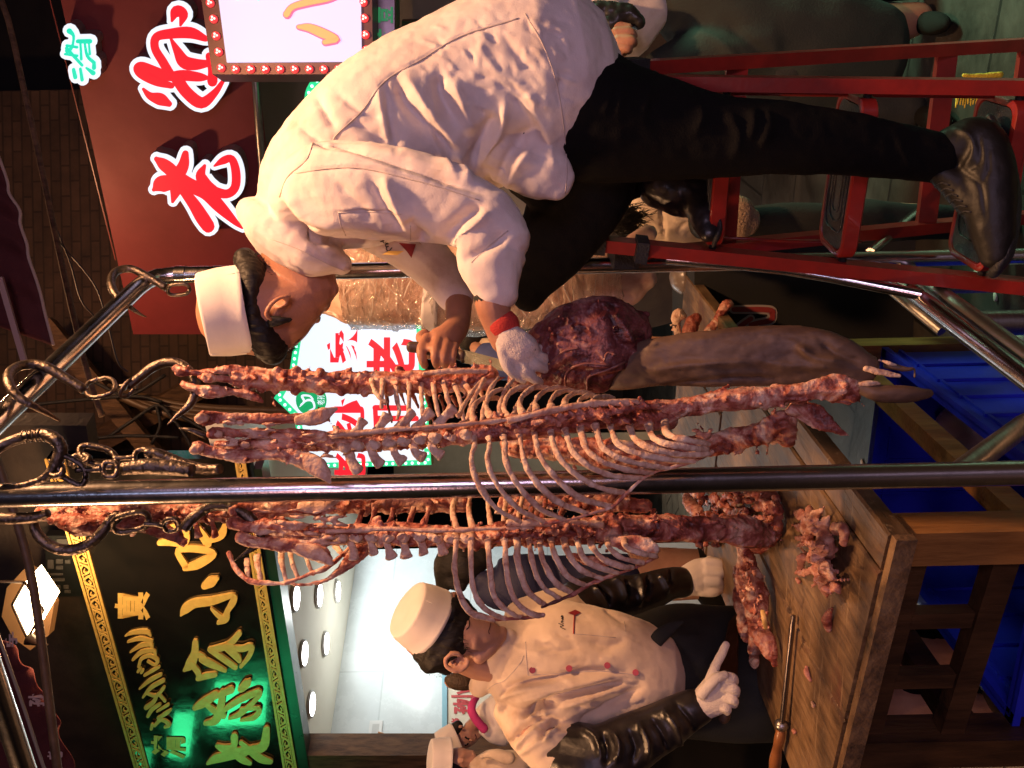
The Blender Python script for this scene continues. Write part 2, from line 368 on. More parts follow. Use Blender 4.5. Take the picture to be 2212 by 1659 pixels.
def displace(me, disp=None, fold=None):
    n = len(me.vertices); co = np.empty(n * 3); me.vertices.foreach_get('co', co); co = co.reshape(-1, 3)
    no = np.empty(n * 3); me.vertices.foreach_get('normal', no); no = no.reshape(-1, 3)
    off = np.zeros(n)
    for (sc, amp, kind) in (disp or []):
        f = {'f': lambda p: noise.fractal(p, 1.0, 2.0, 4), 't': lambda p: noise.turbulence(p, 3, False) - .5, 'n': lambda p: noise.noise(p),
             'r': lambda p: noise.ridged_multi_fractal(p, 1.0, 2.0, 3, 1.0, 2.0) - 1.2}[kind]
        s3 = sc if isinstance(sc, tuple) else (sc, sc, sc)
        off += np.array([f(V((c[0] * s3[0], c[1] * s3[1], c[2] * s3[2]))) for c in co]) * amp
    if fold:
        rel = co - np.array(CAM); dep = rel @ np.array(FW)
        x = 1106 - (rel @ np.array(UP)) / dep * S; y = 829.5 - (rel @ np.array(RT)) / dep * S
        face = -(no * rel).sum(1) / np.linalg.norm(rel, axis=1)
        wgt = np.clip(face * 3 + .15, 0, 1)
        for C, pts, wd, h in fold:
            q = np.array([C(a[0], a[1])[:2] for a in pts]); sc = C(0, 0)[2]; wd2 = wd * sc
            q = np.array(cr([tuple(a) for a in q], 4)) if len(q) > 2 else q
            best = np.full(n, 1e9); tb = np.zeros(n)
            for i in range(len(q) - 1):
                a, b = q[i], q[i + 1]; ab = b - a; L2 = (ab ** 2).sum() + 1e-9
                t = np.clip(((x - a[0]) * ab[0] + (y - a[1]) * ab[1]) / L2, 0, 1)
                dd = (x - a[0] - t * ab[0]) ** 2 + (y - a[1] - t * ab[1]) ** 2
                k = dd < best; best[k] = dd[k]; tb[k] = (i + t[k]) / (len(q) - 1)
            off += h * np.exp(-(best / wd2 ** 2) ** .72) * np.clip(np.sin(np.pi * (tb * .9 + .05)) * 1.6, 0, 1) * wgt
    co += no * off[:, None]
    me.vertices.foreach_set('co', co.ravel()); me.update()

# ---------------------------------------------------------------- tagging
def tag(o, label, cat, group=None, kind=None):
    o['label'] = label; o['category'] = cat
    if group: o['group'] = group
    if kind: o['kind'] = kind
    return o
def thing(name, loc, label, cat, group=None):
    o = bpy.data.objects.new(name, None); COL.objects.link(o); o.location = loc; o.empty_display_size = .05
    return tag(o, label, cat, group)
def struct(o): o['kind'] = 'structure'; return o
def textmesh(body, bold=0.0, shear=0):
    c = bpy.data.curves.new('t', 'FONT'); c.body = body; c.offset = bold; c.shear = shear; c.resolution_u = 4
    c.fill_mode = 'FRONT'
    o = bpy.data.objects.new('t', c); COL.objects.link(o); dg = bpy.context.evaluated_depsgraph_get()
    me = bpy.data.meshes.new_from_object(o.evaluated_get(dg)); bpy.data.objects.remove(o)
    v = np.array([q.co[:] for q in me.vertices]); f = [tuple(p.vertices) for p in me.polygons]
    return v, f
def text(name, body, quad, C, plane, lift, m, parent, bold=0.0, shear=0, mb=None):
    """quad: photo positions of the upright top-left, top-right, bottom-right, bottom-left corner of the writing"""
    v, f = textmesh(body, bold, shear); mn = v.min(0); mx = v.max(0); u = (v - mn) / np.maximum(mx - mn, 1e-6)
    p, n = plane; nn = n if (CAM - p).dot(n) > 0 else -n
    q = [onplane(*C(*a)[:2], p, n) for a in quad]; mbb = mb or MB(); b = len(mbb.v)
    for a in u:
        t = q[0] * (1 - a[0]) + q[1] * a[0]; bt = q[3] * (1 - a[0]) + q[2] * a[0]
        mbb.v.append(bt * (1 - a[1]) + t * a[1] + nn * lift)
    mbb.f += [tuple(b + i for i in g) for g in f]
    if mb is None: return mbb.build(name, m, parent, smooth=False)
# ================================================================ GROUND
Zv = V((0, 0, 1))
STONE = brickmat('wet_street_stone', (.062, .056, .047), (.046, .042, .037), (.012, .011, .010), 1.0, 1.15, .58, .42, .008, .6, .75, .42)
TILE = brickmat('pale_paving_tile', (.34, .28, .20), (.28, .23, .165), (.07, .055, .04), 1.0, .45, .30, .45, .008, .35, .35, -.45)
struct(MB().quad(V((-40, -30, 0)), V((40, -30, 0)), V((40, 60, 0)), V((-40, 60, 0))).build('ground', STONE, loc=V((0, 0, 0)), smooth=False))
struct(MB().quad(V((-9, 2.3, .004)), V((-.72, 2.3, .004)), V((-.2, 9, .004)), V((-9, 9, .004))).build('pavement', TILE, loc=V((0, 0, .004)), smooth=False))

# ================================================================ LEFT SHOP (white tiled interior, gold lettered board)
A0 = D(620, 1659, 5.4); B0 = D(555, 1130, 4.26)
A0.z = B0.z = 0
dL = (B0 - A0).normalized(); nL = V((dL.y, -dL.x, 0)); nL = nL if nL.y < 0 else -nL
PL = (A0, nL)
def PLp(x, y, lift=0): return onplane(x, y, *PL) + nL * lift
GREYWALL = mat('dark_plaster', (.045, .034, .026), .8, col2=[(.03, .022, .018), (.065, .048, .035)], nscale=3, bump=.3)
WTILE = brickmat('white_wall_tile', (.62, .66, .66), (.60, .645, .65), (.48, .52, .52), 1.0, 1.2, .62, .26, .006, .06, .08)
CEILW = mat('ceiling_cream', (.84, .80, .68), .7, col2=(.80, .76, .64), nscale=3)
W0 = V((-2.46, 6.0, 0)); W1 = V((-1.337, 7.307, 0)); dW = (W1 - W0).normalized(); Wm = W0 - dW * .6
nW = V((dW.y, -dW.x, 0))
# tile wall is laid out in its own frame so that the tile joints run level
def framed(o, x, z, y):
    """turn an object so its local x runs along 'x' and local y along 'z' (for the tile pattern)"""
    M = Matrix((x, z, y)).transposed().to_4x4(); me = o.data; loc = o.location.copy()
    me.transform(M.inverted()); o.matrix_world = Matrix.Translation(loc) @ M; return o
o = MB().quad(Wm, W1, W1 + Zv * 2.82, Wm + Zv * 2.82).build('tiled_wall', WTILE, smooth=False, loc=W0)
framed(o, dW, Zv, dW.cross(Zv)); struct(o)
fr = PLp(669, 1640); fr.z = 0; fl = PLp(640, 900); fl.z = 0
struct(MB().prism([fr + Zv * 2.8 - nL * .02, V((fl.x, fl.y + .05, 2.8)), V((-.3, 8.3, 2.8)), W1 + Zv * 2.8 + dW * .0, W0 + Zv * 2.8 - dW * .5], Zv * .08).build('ceiling', CEILW, smooth=False))
struct(MB().prism([V((-1.2, 9.6, 0)), V((-.55, 9.6, 0)), V((-.55, 9.6, 2.8)), V((-1.2, 9.6, 2.8))], V((0, .1, 0))).build('shop_rear_wall', mat('warm_cream_wall', (.62, .48, .30), .7, col2=(.55, .42, .26)), smooth=False))
for (x, y) in ((240, 650), (380, 635), (490, 610), (290, 980), (420, 920), (335, 1280)):
    a = cz(2, 3)(x, y); c = onz(a[0], a[1], 2.795)
    l = thing('ceiling_downlight', c, 'round white downlight set in the cream ceiling of the tiled shop', 'downlight', 'downlights in the shop ceiling')
    mb = MB(); mb.tube([c + Zv * .002, c - Zv * .012], .085, seg=20); mb.build('rim', mat('downlight_rim', (.7, .7, .68), .4), l, loc=None)
    MB().tube([c - Zv * .0125, c - Zv * .016], .07, seg=20).build('diffuser', emis('downlight_glow', (1, .97, .92), 14), l)
area('shop_ceiling_light', (-.9, 6.6, 2.7), (-1.2, 6.9, 0), 1.6, 1.0, 25, (.86, .98, 1.0))
_sl = bpy.data.lights.new('shop_fill', 'POINT'); _sl.energy = 11; _sl.color = (.95, .97, .92); _sl.shadow_soft_size = .06  # unseen fill light added to brighten the shop ceiling
_so = bpy.data.objects.new('shop_fill', _sl); COL.objects.link(_so); _so.location = (-1.56, 6.2, 2.28)
_gp = PLp(540, 1500); _gv = (_gp - CAM).normalized(); _gr = _gv - nL * (2 * _gv.dot(nL))
for _dz, _sx, _sy, _pw in ((.1, .34, .42, .30), (.75, .34, .16, .12), (-.55, .6, .12, .16), (-1.0, .2, .42, .16), (1.3, .2, .3, .08)):
    area('street_sign_glow_green', _gp + _gr * 2.6 + V((0, .35 * _dz, _dz * .7)), _gp, _sx, _sy, _pw, (.05, 1.0, .35), spread=math.radians(48))
# socket and its flex on the tiled wall
def wallp(x, y, lift=0): return onplane(*cz(2, 3)(x, y)[:2], W0, nW) + (nW if nW.y < 0 else -nW) * lift
nWf = nW if nW.y < 0 else -nW
sk = thing('wall_socket', wallp(722, 1440), 'white double socket on the tiled shop wall with an orange flex', 'socket')
MB().box(wallp(722, 1440, .008), dW * .07, Zv * .045, nWf * .008).build('faceplate', mat('white_plastic', (.75, .75, .73), .4), sk, smooth=False)
mb = MB()
for i in (-1, 1):
    for j in (-1, 0, 1): mb.box(wallp(722, 1440, .017) + dW * (.033 * i) + Zv * (.016 * j), dW * .006, Zv * .003, nWf * .001)
mb.box(wallp(722, 1440, .0162), dW * .045, Zv * .024, nWf * .0004)
mb.build('pin_holes', mat('socket_face', (.55, .55, .53), .4), sk, smooth=False)
MB().tube([wallp(740, 1455, .02), wallp(800, 1480, .02), wallp(815, 1530, .02), wallp(760, 1580, .02), wallp(640, 1630, .02), wallp(480, 1650, .02), wallp(300, 1700, .02)], .006, sub=5, seg=8).build('flex', mat('orange_flex', (.55, .25, .10), .5), sk)
# facade: header, jamb and wall above
mb = MB()
def slab(mb, pts, C, plane, back, lift=0):
    p, n = plane; nn = n if (CAM - p).dot(n) > 0 else -n
    q = [onplane(*C(*a)[:2], p, n) + nn * lift for a in pts]
    mb.prism(q, -nn * back); return mb
slab(mb, [(640, 1659), (668, 1659), (566, 1010), (548, 1010)], DISP, PL, .12, .01)
o = mb.build('shop_header', mat('green_black_paint', (.012, .022, .014), .3, col2=(.02, .03, .02)), smooth=False); tag(o, 'dark green header beam under the gold lettered board', 'beam')
o = slab(MB(), [(640, 1632), (640, 1760), (1800, 1760), (1800, 1632)], DISP, PL, .15).build('door_jamb', TIMBER, smooth=False); struct(o)
o = slab(MB(), [(-400, 1900), (320, 1900), (160, 960), (-500, 960)], DISP, PL, .1, -.14).build('facade_wall', GREYWALL, smooth=False); struct(o)
# gold lettered board
bd = thing('shop_signboard', PLp(440, 1400), 'black lacquered shop board with raised gold lettering and scrolled gold borders', 'shop sign')
slab(MB(), [(298, 1659), (640, 1655), (540, 985), (104, 985)], DISP, PL, .06, .02).build('board', SIGNBLACK, bd, smooth=False)
C13 = cz(1, 3)
def bandpt(e0, e1, t): return (e0[0] + (e1[0] - e0[0]) * t, e0[1] + (e1[1] - e0[1]) * t)
for nm, o0, o1, i0, i1 in (('upper_border', (104, 985), (298, 1659), (140, 985), (324, 1659)), ('lower_border', (530, 985), (642, 1659), (512, 985), (617, 1659))):
    mb = MB()
    for s_, e_ in ((o0, o1), (i0, i1)):
        mb.stroke([(*s_, 2.6), (*e_, 2.6)], DISP, PL, .022, .006, sub=2)
    for s_, e_, u in ((o0, i0, .2), (o0, i0, .8)):
        a = bandpt(o0, i0, u); b = bandpt(o1, i1, u); mb.stroke([(*a, 1.2), (*b, 1.2)], DISP, PL, .022, .004, sub=2)
    n = 27
    for k in range(n):
        t = (k + .5) / n; sg = 1 if k % 2 else -1
        P = lambda u, v: (*bandpt(bandpt(o0, o1, t + v / n), bandpt(i0, i1, t + v / n), .5 + u * sg),)
        mb.stroke([(*P(-.28, -.5), 1.4), (*P(.1, -.3), 2.0), (*P(.28, 0), 2.2), (*P(.12, .3), 1.9), (*P(-.12, .18), 1.6), (*P(-.05, -.02), 1.3)], DISP, PL, .022, .005, sub=3)
        mb.stroke([(*P(.28, 0), 1.5), (*P(.05, .35), 1.6), (*P(-.25, .5), 1.0)], DISP, PL, .022, .004, sub=3)
        mb.stroke([(*P(-.30, .1), 1.0), (*P(-.2, -.2), 1.8), (*P(-.05, -.35), .8)], DISP, PL, .022, .004, sub=2)
    mb.build(nm, GOLD, bd, smooth=False)
def brush(parent, name, strokes, C, plane, m, lift=.021, thick=.012, k=1, add=0, step=.0006, sub=5):
    mb = MB()
    for i, st in enumerate(strokes): mb.stroke(st, C, plane, lift + i * step, thick, sub=sub, k=k, add=add)
    return mb.build(name, m, parent, smooth=False)
brush(bd, 'lettering', [  # lao
    [(1240, 1605, 8), (1290, 1575, 26), (1370, 1560, 24), (1460, 1535, 26)], [(1300, 1500, 14), (1350, 1520, 28), (1395, 1500, 20), (1400, 1445, 22)],
    [(1360, 1540, 24), (1480, 1525, 26), (1570, 1500, 28), (1590, 1400, 20)], [(1400, 1545, 20), (1450, 1580, 22), (1490, 1600, 14)],
    [(1440, 1480, 14), (1510, 1540, 22), (1560, 1575, 24), (1612, 1590, 16)]], C13, PL, GOLD)
brush(bd, 'lettering', [  # sun
    [(1165, 1275, 14), (1215, 1245, 26), (1290, 1195, 22)], [(1230, 1365, 14), (1290, 1345, 24), (1320, 1260, 22), (1330, 1180, 18)], [(1225, 1240, 16), (1280, 1290, 18), (1335, 1320, 18)],
    [(1290, 1205, 14), (1380, 1165, 22)], [(1330, 1290, 14), (1430, 1225, 18), (1535, 1180, 20), (1545, 1200, 14), (1490, 1260, 14), (1430, 1310, 16), (1370, 1335, 8)], [(1440, 1280, 10), (1545, 1275, 14), (1520, 1325, 16), (1440, 1345, 8)],
    [(1440, 1160, 20), (1475, 1125, 24), (1490, 1110, 12)]], C13, PL, GOLD)
brush(bd, 'lettering', [  # jia
    [(1105, 1050, 10), (1140, 1015, 30), (1165, 950, 22), (1170, 885, 18)], [(1175, 950, 16), (1215, 975, 18), (1235, 1000, 14)], [(1185, 1100, 14), (1230, 1085, 18), (1285, 1075, 16)], [(1145, 1010, 16), (1185, 1060, 18), (1190, 1095, 12)],
    [(1210, 985, 20), (1260, 1010, 22), (1345, 1050, 12)], [(1255, 925, 14), (1300, 920, 20), (1370, 895, 20), (1430, 830, 16)], [(1260, 930, 14), (1330, 975, 18), (1405, 1030, 16)],
    [(1340, 905, 16), (1410, 960, 22), (1430, 990, 14)], [(1350, 900, 14), (1440, 920, 18), (1500, 905, 18), (1490, 960, 14), (1440, 1025, 10)]], C13, PL, GOLD)
brush(bd, 'lettering', [  # xiao
    [(1085, 725, 6), (1110, 690, 26), (1165, 655, 26), (1270, 640, 24), (1390, 608, 14), (1395, 640, 20), (1360, 700, 16), (1345, 745, 24), (1305, 770, 10)], [(1265, 685, 8), (1300, 720, 14), (1340, 750, 16)], [(1225, 550, 20), (1265, 525, 30), (1300, 505, 12)]], C13, PL, GOLD)
brush(bd, 'lettering', [  # chi
    [(960, 295, 16), (1020, 285, 26), (1110, 290, 22), (1100, 200, 20), (1000, 210, 22)], [(1110, 445, 16), (1190, 420, 26), (1280, 360, 18), (1190, 330, 22), (1070, 340, 18), (1110, 430, 20)], [(1180, 200, 20), (1240, 290, 26), (1240, 320, 10)], [(1230, 290, 10), (1320, 250, 24), (1345, 190, 14)]], C13, PL, GOLD)
text('lettering', '真', [(690, 760), (690, 590), (900, 590), (900, 760)], C13, PL, .024, GOLD, bd, .035)
text('lettering', '清', [(905, 1560), (905, 1440), (1110, 1440), (1110, 1590)], C13, PL, .024, GOLD, bd, .035)
brush(bd, 'arabic_lettering', [[(755, 850, 4), (800, 830, 12), (880, 825, 14), (905, 850, 5)], [(770, 885, 6), (840, 865, 13), (910, 880, 10)], [(785, 945, 5), (850, 905, 13), (905, 900, 12), (915, 925, 7)],
    [(800, 990, 8), (850, 945, 13), (920, 935, 12), (935, 965, 6)], [(835, 1030, 9), (850, 985, 10), (900, 965, 11), (945, 990, 12), (930, 1020, 8), (890, 1000, 8)], [(830, 1060, 8), (845, 1040, 8)], [(850, 1065, 8), (860, 1050, 8)], [(870, 1080, 8), (920, 1050, 10), (955, 1030, 8)],
    [(840, 1160, 5), (900, 1110, 12), (965, 1075, 10)], [(860, 1210, 6), (910, 1150, 12), (980, 1110, 12)], [(880, 1185, 7), (940, 1200, 11), (985, 1150, 9)], [(880, 1270, 14), (925, 1235, 12), (950, 1190, 10), (990, 1230, 9)],
    [(890, 1320, 10), (915, 1280, 12), (960, 1250, 10)], [(910, 1395, 9), (915, 1370, 9)], [(930, 1375, 9), (970, 1340, 11), (1020, 1370, 11), (990, 1385, 7)], [(950, 1330, 8), (1000, 1300, 12), (1025, 1280, 7)], [(945, 1290, 6), (1010, 1250, 9)]], C13, PL, GOLD, thick=.008, sub=3)
# small red lettered menu board inside the shop
pm = (V((-1.75, 6.75, 0)), nWf)
mn = thing('menu_board', onplane(985, 1500, *pm), 'white menu board with red lettering and a blue top edge behind the left butcher', 'menu board')
slab(MB(), [(962, 1655), (1200, 1655), (1200, 1440), (962, 1440)], DISP, pm, .03).build('board', mat('menu_white', (.68, .58, .44), .5), mn, smooth=False)
slab(MB(), [(955, 1655), (966, 1655), (966, 1440), (955, 1440)], DISP, pm, .03, .012).build('top_edge', mat('menu_blue', (.22, .42, .50), .4), mn, smooth=False)
for ch, q in (('小', [(243, 860), (243, 680), (540, 680), (540, 860)]), ('孙', [(265, 990), (265, 800), (480, 800), (480, 990)]), ('老', [(243, 1120), (243, 1040), (380, 1040), (380, 1120)])):
    text('lettering', ch, q, WC, pm, .004, mat('menu_red', (.50, .05, .05), .5), mn, .05)

# ================================================================ RIGHT SHOP (maroon fascia with lit letters)
A1 = D(300, 0, 4.6); B1 = D(420, 570, 5.5); A1.z = B1.z = 0
dR = (A1 - B1).normalized(); nR = V((dR.y, -dR.x, 0)); nR = nR if nR.y < 0 else -nR
PR = (A1, nR)
fa = thing('shop_fascia', onplane(560, 300, *PR), 'maroon shop fascia with large red and white lit characters', 'shop sign')
slab(MB(), [(288, 722), (612, 722), (500, -260), (75, -260)], DISP, PR, .1).build('board', MAROON, fa, smooth=False)
mb = MB(); mb.stroke([(104, -20, 1.2), (250, 560, 1.2)], DISP, PR, .002, .004, sub=2); mb.build('seam_strip', mat('maroon_strip', (.2, .04, .035), .4), fa, smooth=False)
C11 = cz(1, 1)
LAO = [[(960, 905, 14), (1000, 935, 34), (1055, 985, 38), (1075, 1070, 40), (1055, 1155, 10)], [(1130, 875, 20), (1115, 950, 34), (1060, 1030, 40), (985, 1055, 48), (945, 1085, 12)],
    [(1060, 990, 34), (1150, 1055, 40), (1250, 1105, 40), (1330, 1185, 36), (1420, 1275, 18), (1462, 1312, 5)], [(1095, 1060, 24), (1175, 1165, 34), (1225, 1245, 40), (1262, 1300, 38)],
    [(1300, 945, 6), (1350, 915, 22), (1400, 905, 22), (1425, 980, 26), (1420, 1070, 26), (1370, 1110, 26), (1280, 1090, 30)], [(1242, 945, 10), (1220, 1000, 30), (1250, 1055, 34), (1300, 1090, 26)]]
SUN = [[(885, 495, 8), (925, 535, 22), (985, 555, 36), (1035, 582, 18)], [(1050, 475, 18), (960, 450, 26), (875, 405, 28), (850, 370, 22), (880, 355, 20), (960, 395, 30), (1035, 420, 28), (1120, 415, 32), (1215, 425, 26), (1265, 430, 10)],
    [(1050, 420, 26), (1000, 335, 26), (955, 255, 24), (965, 190, 26), (1050, 170, 30), (1160, 165, 34), (1250, 200, 18)], [(1045, 195, 6), (1085, 270, 24), (1125, 335, 38), (1190, 350, 34), (1265, 345, 20)],
    [(1080, 430, 34), (1140, 515, 34), (1225, 575, 34), (1300, 520, 22), (1350, 450, 12)], [(1055, 95, 8), (1080, 40, 34), (1120, 60, 30), (1105, 120, 8)], [(1270, 300, 20), (1290, 380, 26), (1290, 450, 30)]]
def litchar(strokes, C, plane, parent, add, face, sub=5):
    brush(parent, 'letter_side', strokes, C, plane, mat('letter_return', (.30, .21, .20), .4, .3), lift=.0, thick=.085, add=add, step=.0004, sub=sub)
    brush(parent, 'letter_halo', strokes, C, plane, LEDWHITE, lift=.086, thick=.006, add=add, step=.0004, sub=sub)
    brush(parent, 'letter_face', strokes, C, plane, face, lift=.096, thick=.004, step=.0004, sub=sub)
litchar(LAO, C11, PR, fa, 24, LEDRED); litchar(SUN, C11, PR, fa, 26, LEDRED)
QING = [[(455, 155, 16), (480, 185, 8), (470, 250, 8), (445, 270, 16)], [(440, 240, 8), (500, 250, 8)], [(430, 290, 7), (500, 300, 8)], [(505, 215, 12), (575, 215, 14)], [(520, 220, 6), (525, 320, 8)], [(545, 225, 6), (560, 300, 9), (600, 340, 10)], [(570, 225, 5), (575, 290, 7)], [(440, 255, 10), (530, 355, 8)], [(480, 380, 10), (490, 425, 12)], [(520, 375, 8), (530, 440, 10)], [(555, 370, 6), (595, 400, 14)], [(600, 340, 10), (600, 370, 12)]]
litchar(QING, C11, PR, fa, 26, LEDTEAL, sub=3)
# shop below the fascia
sr = onplane(575, 350, *PR)
o = MB().tube([onplane(540, -80, *PR) + nR * .05, onplane(566, 300, *PR) + nR * .05, onplane(596, 620, *PR) + nR * .05], .022, seg=14).build('awning_rail', GREYSTEEL); tag(o, 'steel rail running along the lower edge of the maroon fascia', 'rail')
BEIGE = mat('kitchen_beige', (.32, .24, .18), .6, col2=(.27, .20, .15), nscale=3)
kp = (A1 - nR * .9, nR)
struct(slab(MB(), [(500, 760), (1300, 640), (1500, -300), (500, -300)], DISP, kp, .1).build('kitchen_wall', BEIGE, smooth=False))
struct(slab(MB(), [(1200, 760), (2000, 560), (1900, -300), (1150, -300)], DISP, (A1 - nR * .7, nR), .1).build('counter_front', mat('counter_brown', (.055, .034, .022), .5, col2=(.035, .02, .014)), smooth=False))
for i, (pts, lab) in enumerate((([(848, -120), (862, -120), (862, 240), (848, 240)], 'dark steel upright of the kitchen frame beside the green lettered panel'), ([(868, 46), (1260, 40), (1260, 52), (868, 58)], 'long dark shelf edge of the kitchen behind the bent butcher'))):
    tag(slab(MB(), pts, DISP, (A1 - nR * .55, nR), .05).build('kitchen_frame', mat('frame_brown', (.10, .065, .05), .35, .6), smooth=False), lab, 'frame')
kb = thing('price_board', onplane(900, 80, *(A1 - nR * .6, nR)), 'dark price board with yellow writing behind the bent butcher', 'price board')
slab(MB(), [(872, 60), (1010, 60), (1010, 200), (872, 200)], DISP, (A1 - nR * .6, nR), .03).build('board', mat('board_grey', (.05, .035, .035), .5), kb, smooth=False)
text('lettering', '子', [(928, 190), (928, 145), (985, 145), (985, 190)], cz(2, 1), (A1 - nR * .6, nR), .004, mat('yellow_letter', (.75, .45, .02), .5), kb, .06)
# steel panel with green lettering under the LED box
PB = (D(620, 80, 3.3), V((-.12, -1, 0)).normalized())
PS = (D(820, 60, 3.45), V((-.12, -1, 0)).normalized())
pn = thing('counter_panel', onplane(860, 100, *PS), 'grey steel panel with green lettering under the red LED sign', 'panel')
slab(MB(), [(798, 330), (852, 330), (852, -260), (798, -260)], DISP, PS, .05).build('plate', mat('panel_steel', (.32, .25, .27), .3, .7, col2=(.27, .21, .23)), pn, smooth=False)
for ch, q in (('豆', [(738, 138), (738, 42), (826, 42), (826, 138)]), ('辣', [(730, 278), (730, 168), (830, 168), (830, 278)])):
    text('lettering', ch, q, cz(2, 1), PS, .004, emis('green_letter', (.05, .45, .16), .35, (.05, .35, .14)), pn, .04)
# LED framed box sign
lb = thing('led_sign', onplane(800, 80, *PB), 'square lightbox sign framed with round red LED bulbs', 'lightbox sign')
slab(MB(), [(433, -10), (458, 160), (805, 160), (800, -330), (385, -330)], DISP, PB, .13, -.004).build('case', mat('case_brown', (.12, .06, .05), .4, .5), lb, smooth=False)
slab(MB(), [(474, 0), (492, 136), (782, 134), (776, -320), (440, -320)], DISP, PB, .01, .012).build('panel', emis('lit_lilac_acrylic', (.76, .71, 1.0), .86, (.2, .2, .25)), lb, smooth=False)
TW = [[(275, 172, 10), (340, 178, 22), (430, 215, 26), (500, 245, 14), (430, 262, 14)], [(205, 98, 18), (240, 55, 16), (330, 28, 18), (470, 2, 12), (560, -60, 10)]]
brush(lb, 'letter_edge', TW, cz(2, 1), PB, emis('lit_pink_edge', (1, .12, .28), .8, (.7, .1, .2)), lift=.014, thick=.012, add=6)
brush(lb, 'letter_face', TW, cz(2, 1), PB, emis('lit_orange', (1, .36, .16), .75, (.8, .3, .1)), lift=.024, thick=.006)
brush(lb, 'small_lettering', [[(1400, -10, 8), (1420, 0, 9), (1460, -28, 8), (1520, -30, 8), (1540, 0, 10)]], C11, PB, LEDTEAL, lift=.014, thick=.006, sub=2)
leds = [C11(*a) for a in ((1250, 20), (1270, 115), (1285, 215), (1300, 310), (1315, 405))] + [C11(1400 + 88 * k, 412) for k in range(3)] + [cz(2, 1)(70 + 86.5 * k - 87, 412) for k in range(7)] + [cz(2, 1)(*a) for a in ((650, 15), (657, 110), (663, 208), (668, 298), (672, 400))]
leds += [(447 - 6 * k, -25 - 35 * k, 0) for k in range(5)] + [(783 - 2 * k, -30 - 34 * k, 0) for k in range(5)]
for i, a in enumerate(leds):
    c = onplane(a[0], a[1], *PB) + PB[1] * .0
    r = .0155
    b = MB().tube([c + PB[1] * .0, c + PB[1] * .012], [r, r * .9], seg=14).build('led_bulb', emis('led_red_body', (1, .05, .06), .8, (.6, .06, .06)), lb)
    mb = MB()
    for k in range(3):
        an = 2.1 * k + .4; q = c + PB[1] * .014 + V((math.cos(an) * .0062, 0, math.sin(an) * .0062)); mb.ell(q, V((.0042, 0, 0)), V((0, .004, 0)), V((0, 0, .0042)), 8, 6)
    mb.build('diode', LEDREDDOT, b)
# round green bordered sign further back
pc = (D(723, 218, 4.5), nR); cc = onplane(723, 222, *pc); ux = dR
rs_ = thing('round_sign', cc - Zv * .15, 'round pale blue lit sign with a green LED rim behind the bent butcher', 'lightbox sign')
MB().tube([cc - nR * .06, cc], .152, seg=36).build('case', LEDGREEN, rs_, sharp=30)
MB().tube([cc + nR * .002, cc + nR * .006], .115, seg=36).build('face', LEDWHITE, rs_, sharp=30)
mb = MB()
for k in range(22):
    an = 2 * math.pi * k / 22; q = cc + nR * .006 + (ux * math.cos(an) + Zv * math.sin(an)) * .134; mb.ell(q, ux * .008, Zv * .008, nR * .004, 8, 6)
mb.build('led_beads', LEDGDOT, rs_)

# ================================================================ MIDDLE: lit white sign, brick backdrop
MC = crop(1150, 1200, .2315)
PM = (D(770, 850, 4.8), V((0, -1, 0)))
ws = thing('lit_pentagon_sign', onplane(920, 850, *PM), 'white pentagon lightbox with red characters and green LED border', 'lightbox sign')
OUT = [(650, 640), (625, 809), (592, 860), (636, 902), (655, 1012), (932, 1004), (908, 640)]
INN = [(664, 655), (640, 809), (612, 858), (650, 897), (668, 1000), (918, 993), (896, 655)]
slab(MB(), OUT, DISP, PM, .14, 0).build('case', mat('sign_yellow_edge', (.45, .30, .06), .4, .4), ws, smooth=False)
slab(MB(), OUT, DISP, PM, .004, .006).build('led_border', LEDGREEN, ws, smooth=False)
slab(MB(), INN, DISP, PM, .004, .012).build('panel', LEDWHITE, ws, smooth=False)
mb = MB()
for i in range(len(OUT)):
    a, b = V((*OUT[i], 0)), V((*OUT[(i + 1) % len(OUT)], 0)); a2, b2 = V((*INN[i], 0)), V((*INN[(i + 1) % len(INN)], 0))
    L = (b - a).length; n = max(2, int(L / 14))
    for k in range(n):
        q = (a.lerp(b, (k + .5) / n)).lerp(a2.lerp(b2, (k + .5) / n), .45); c = onplane(q.x, q.y, *PM) + V((0, -.009, 0)); mb.ell(c, V((.008, 0, 0)), V((0, .004, 0)), V((0, 0, .008)), 8, 5)
mb.build('led_beads', LEDGDOT, ws)
for ch, q in (('家', [(330, 555), (330, 195), (625, 195), (625, 555)]), ('老', [(700, 760), (700, 305), (1150, 305), (1150, 760)]), ('孙', [(400, 1290), (400, 830), (680, 830), (680, 1290)]), ('老', [(400, 1720), (400, 1370), (690, 1370), (690, 1720)])):
    text('lettering', ch, q, MC, PM, .016, LEDRED, ws, .028)
brush(ws, 'lettering', [[(780, 960, 26), (1090, 965, 26)], [(800, 1060, 26), (1160, 1060, 26)], [(780, 960, 22), (790, 1160, 22)], [(1020, 1090, 20), (1050, 1150, 26)]], MC, PM, LEDRED, lift=.015, thick=.002)
c = onplane(*MC(185, 890)[:2], *PM)
MB().tube([c + V((0, -.013, 0)), c + V((0, -.0165, 0))], .083, seg=32).build('round_emblem', emis('emblem_green', (.0, .42, .13), .8, (.0, .3, .1)), ws, sharp=30)
brush(ws, 'emblem_mark', [[(80, 950, 4), (120, 900, 10), (100, 850, 10), (170, 850, 9), (200, 880, 8)], [(90, 930, 5), (150, 890, 10), (200, 900, 11), (215, 960, 9), (170, 985, 6)]], MC, PM, LEDWHITE, lift=.018, thick=.002, sub=4)
text('emblem_lettering', '老孙', [(240, 935), (240, 835), (310, 835), (310, 935)], MC, PM, .019, LEDWHITE, ws, .01)

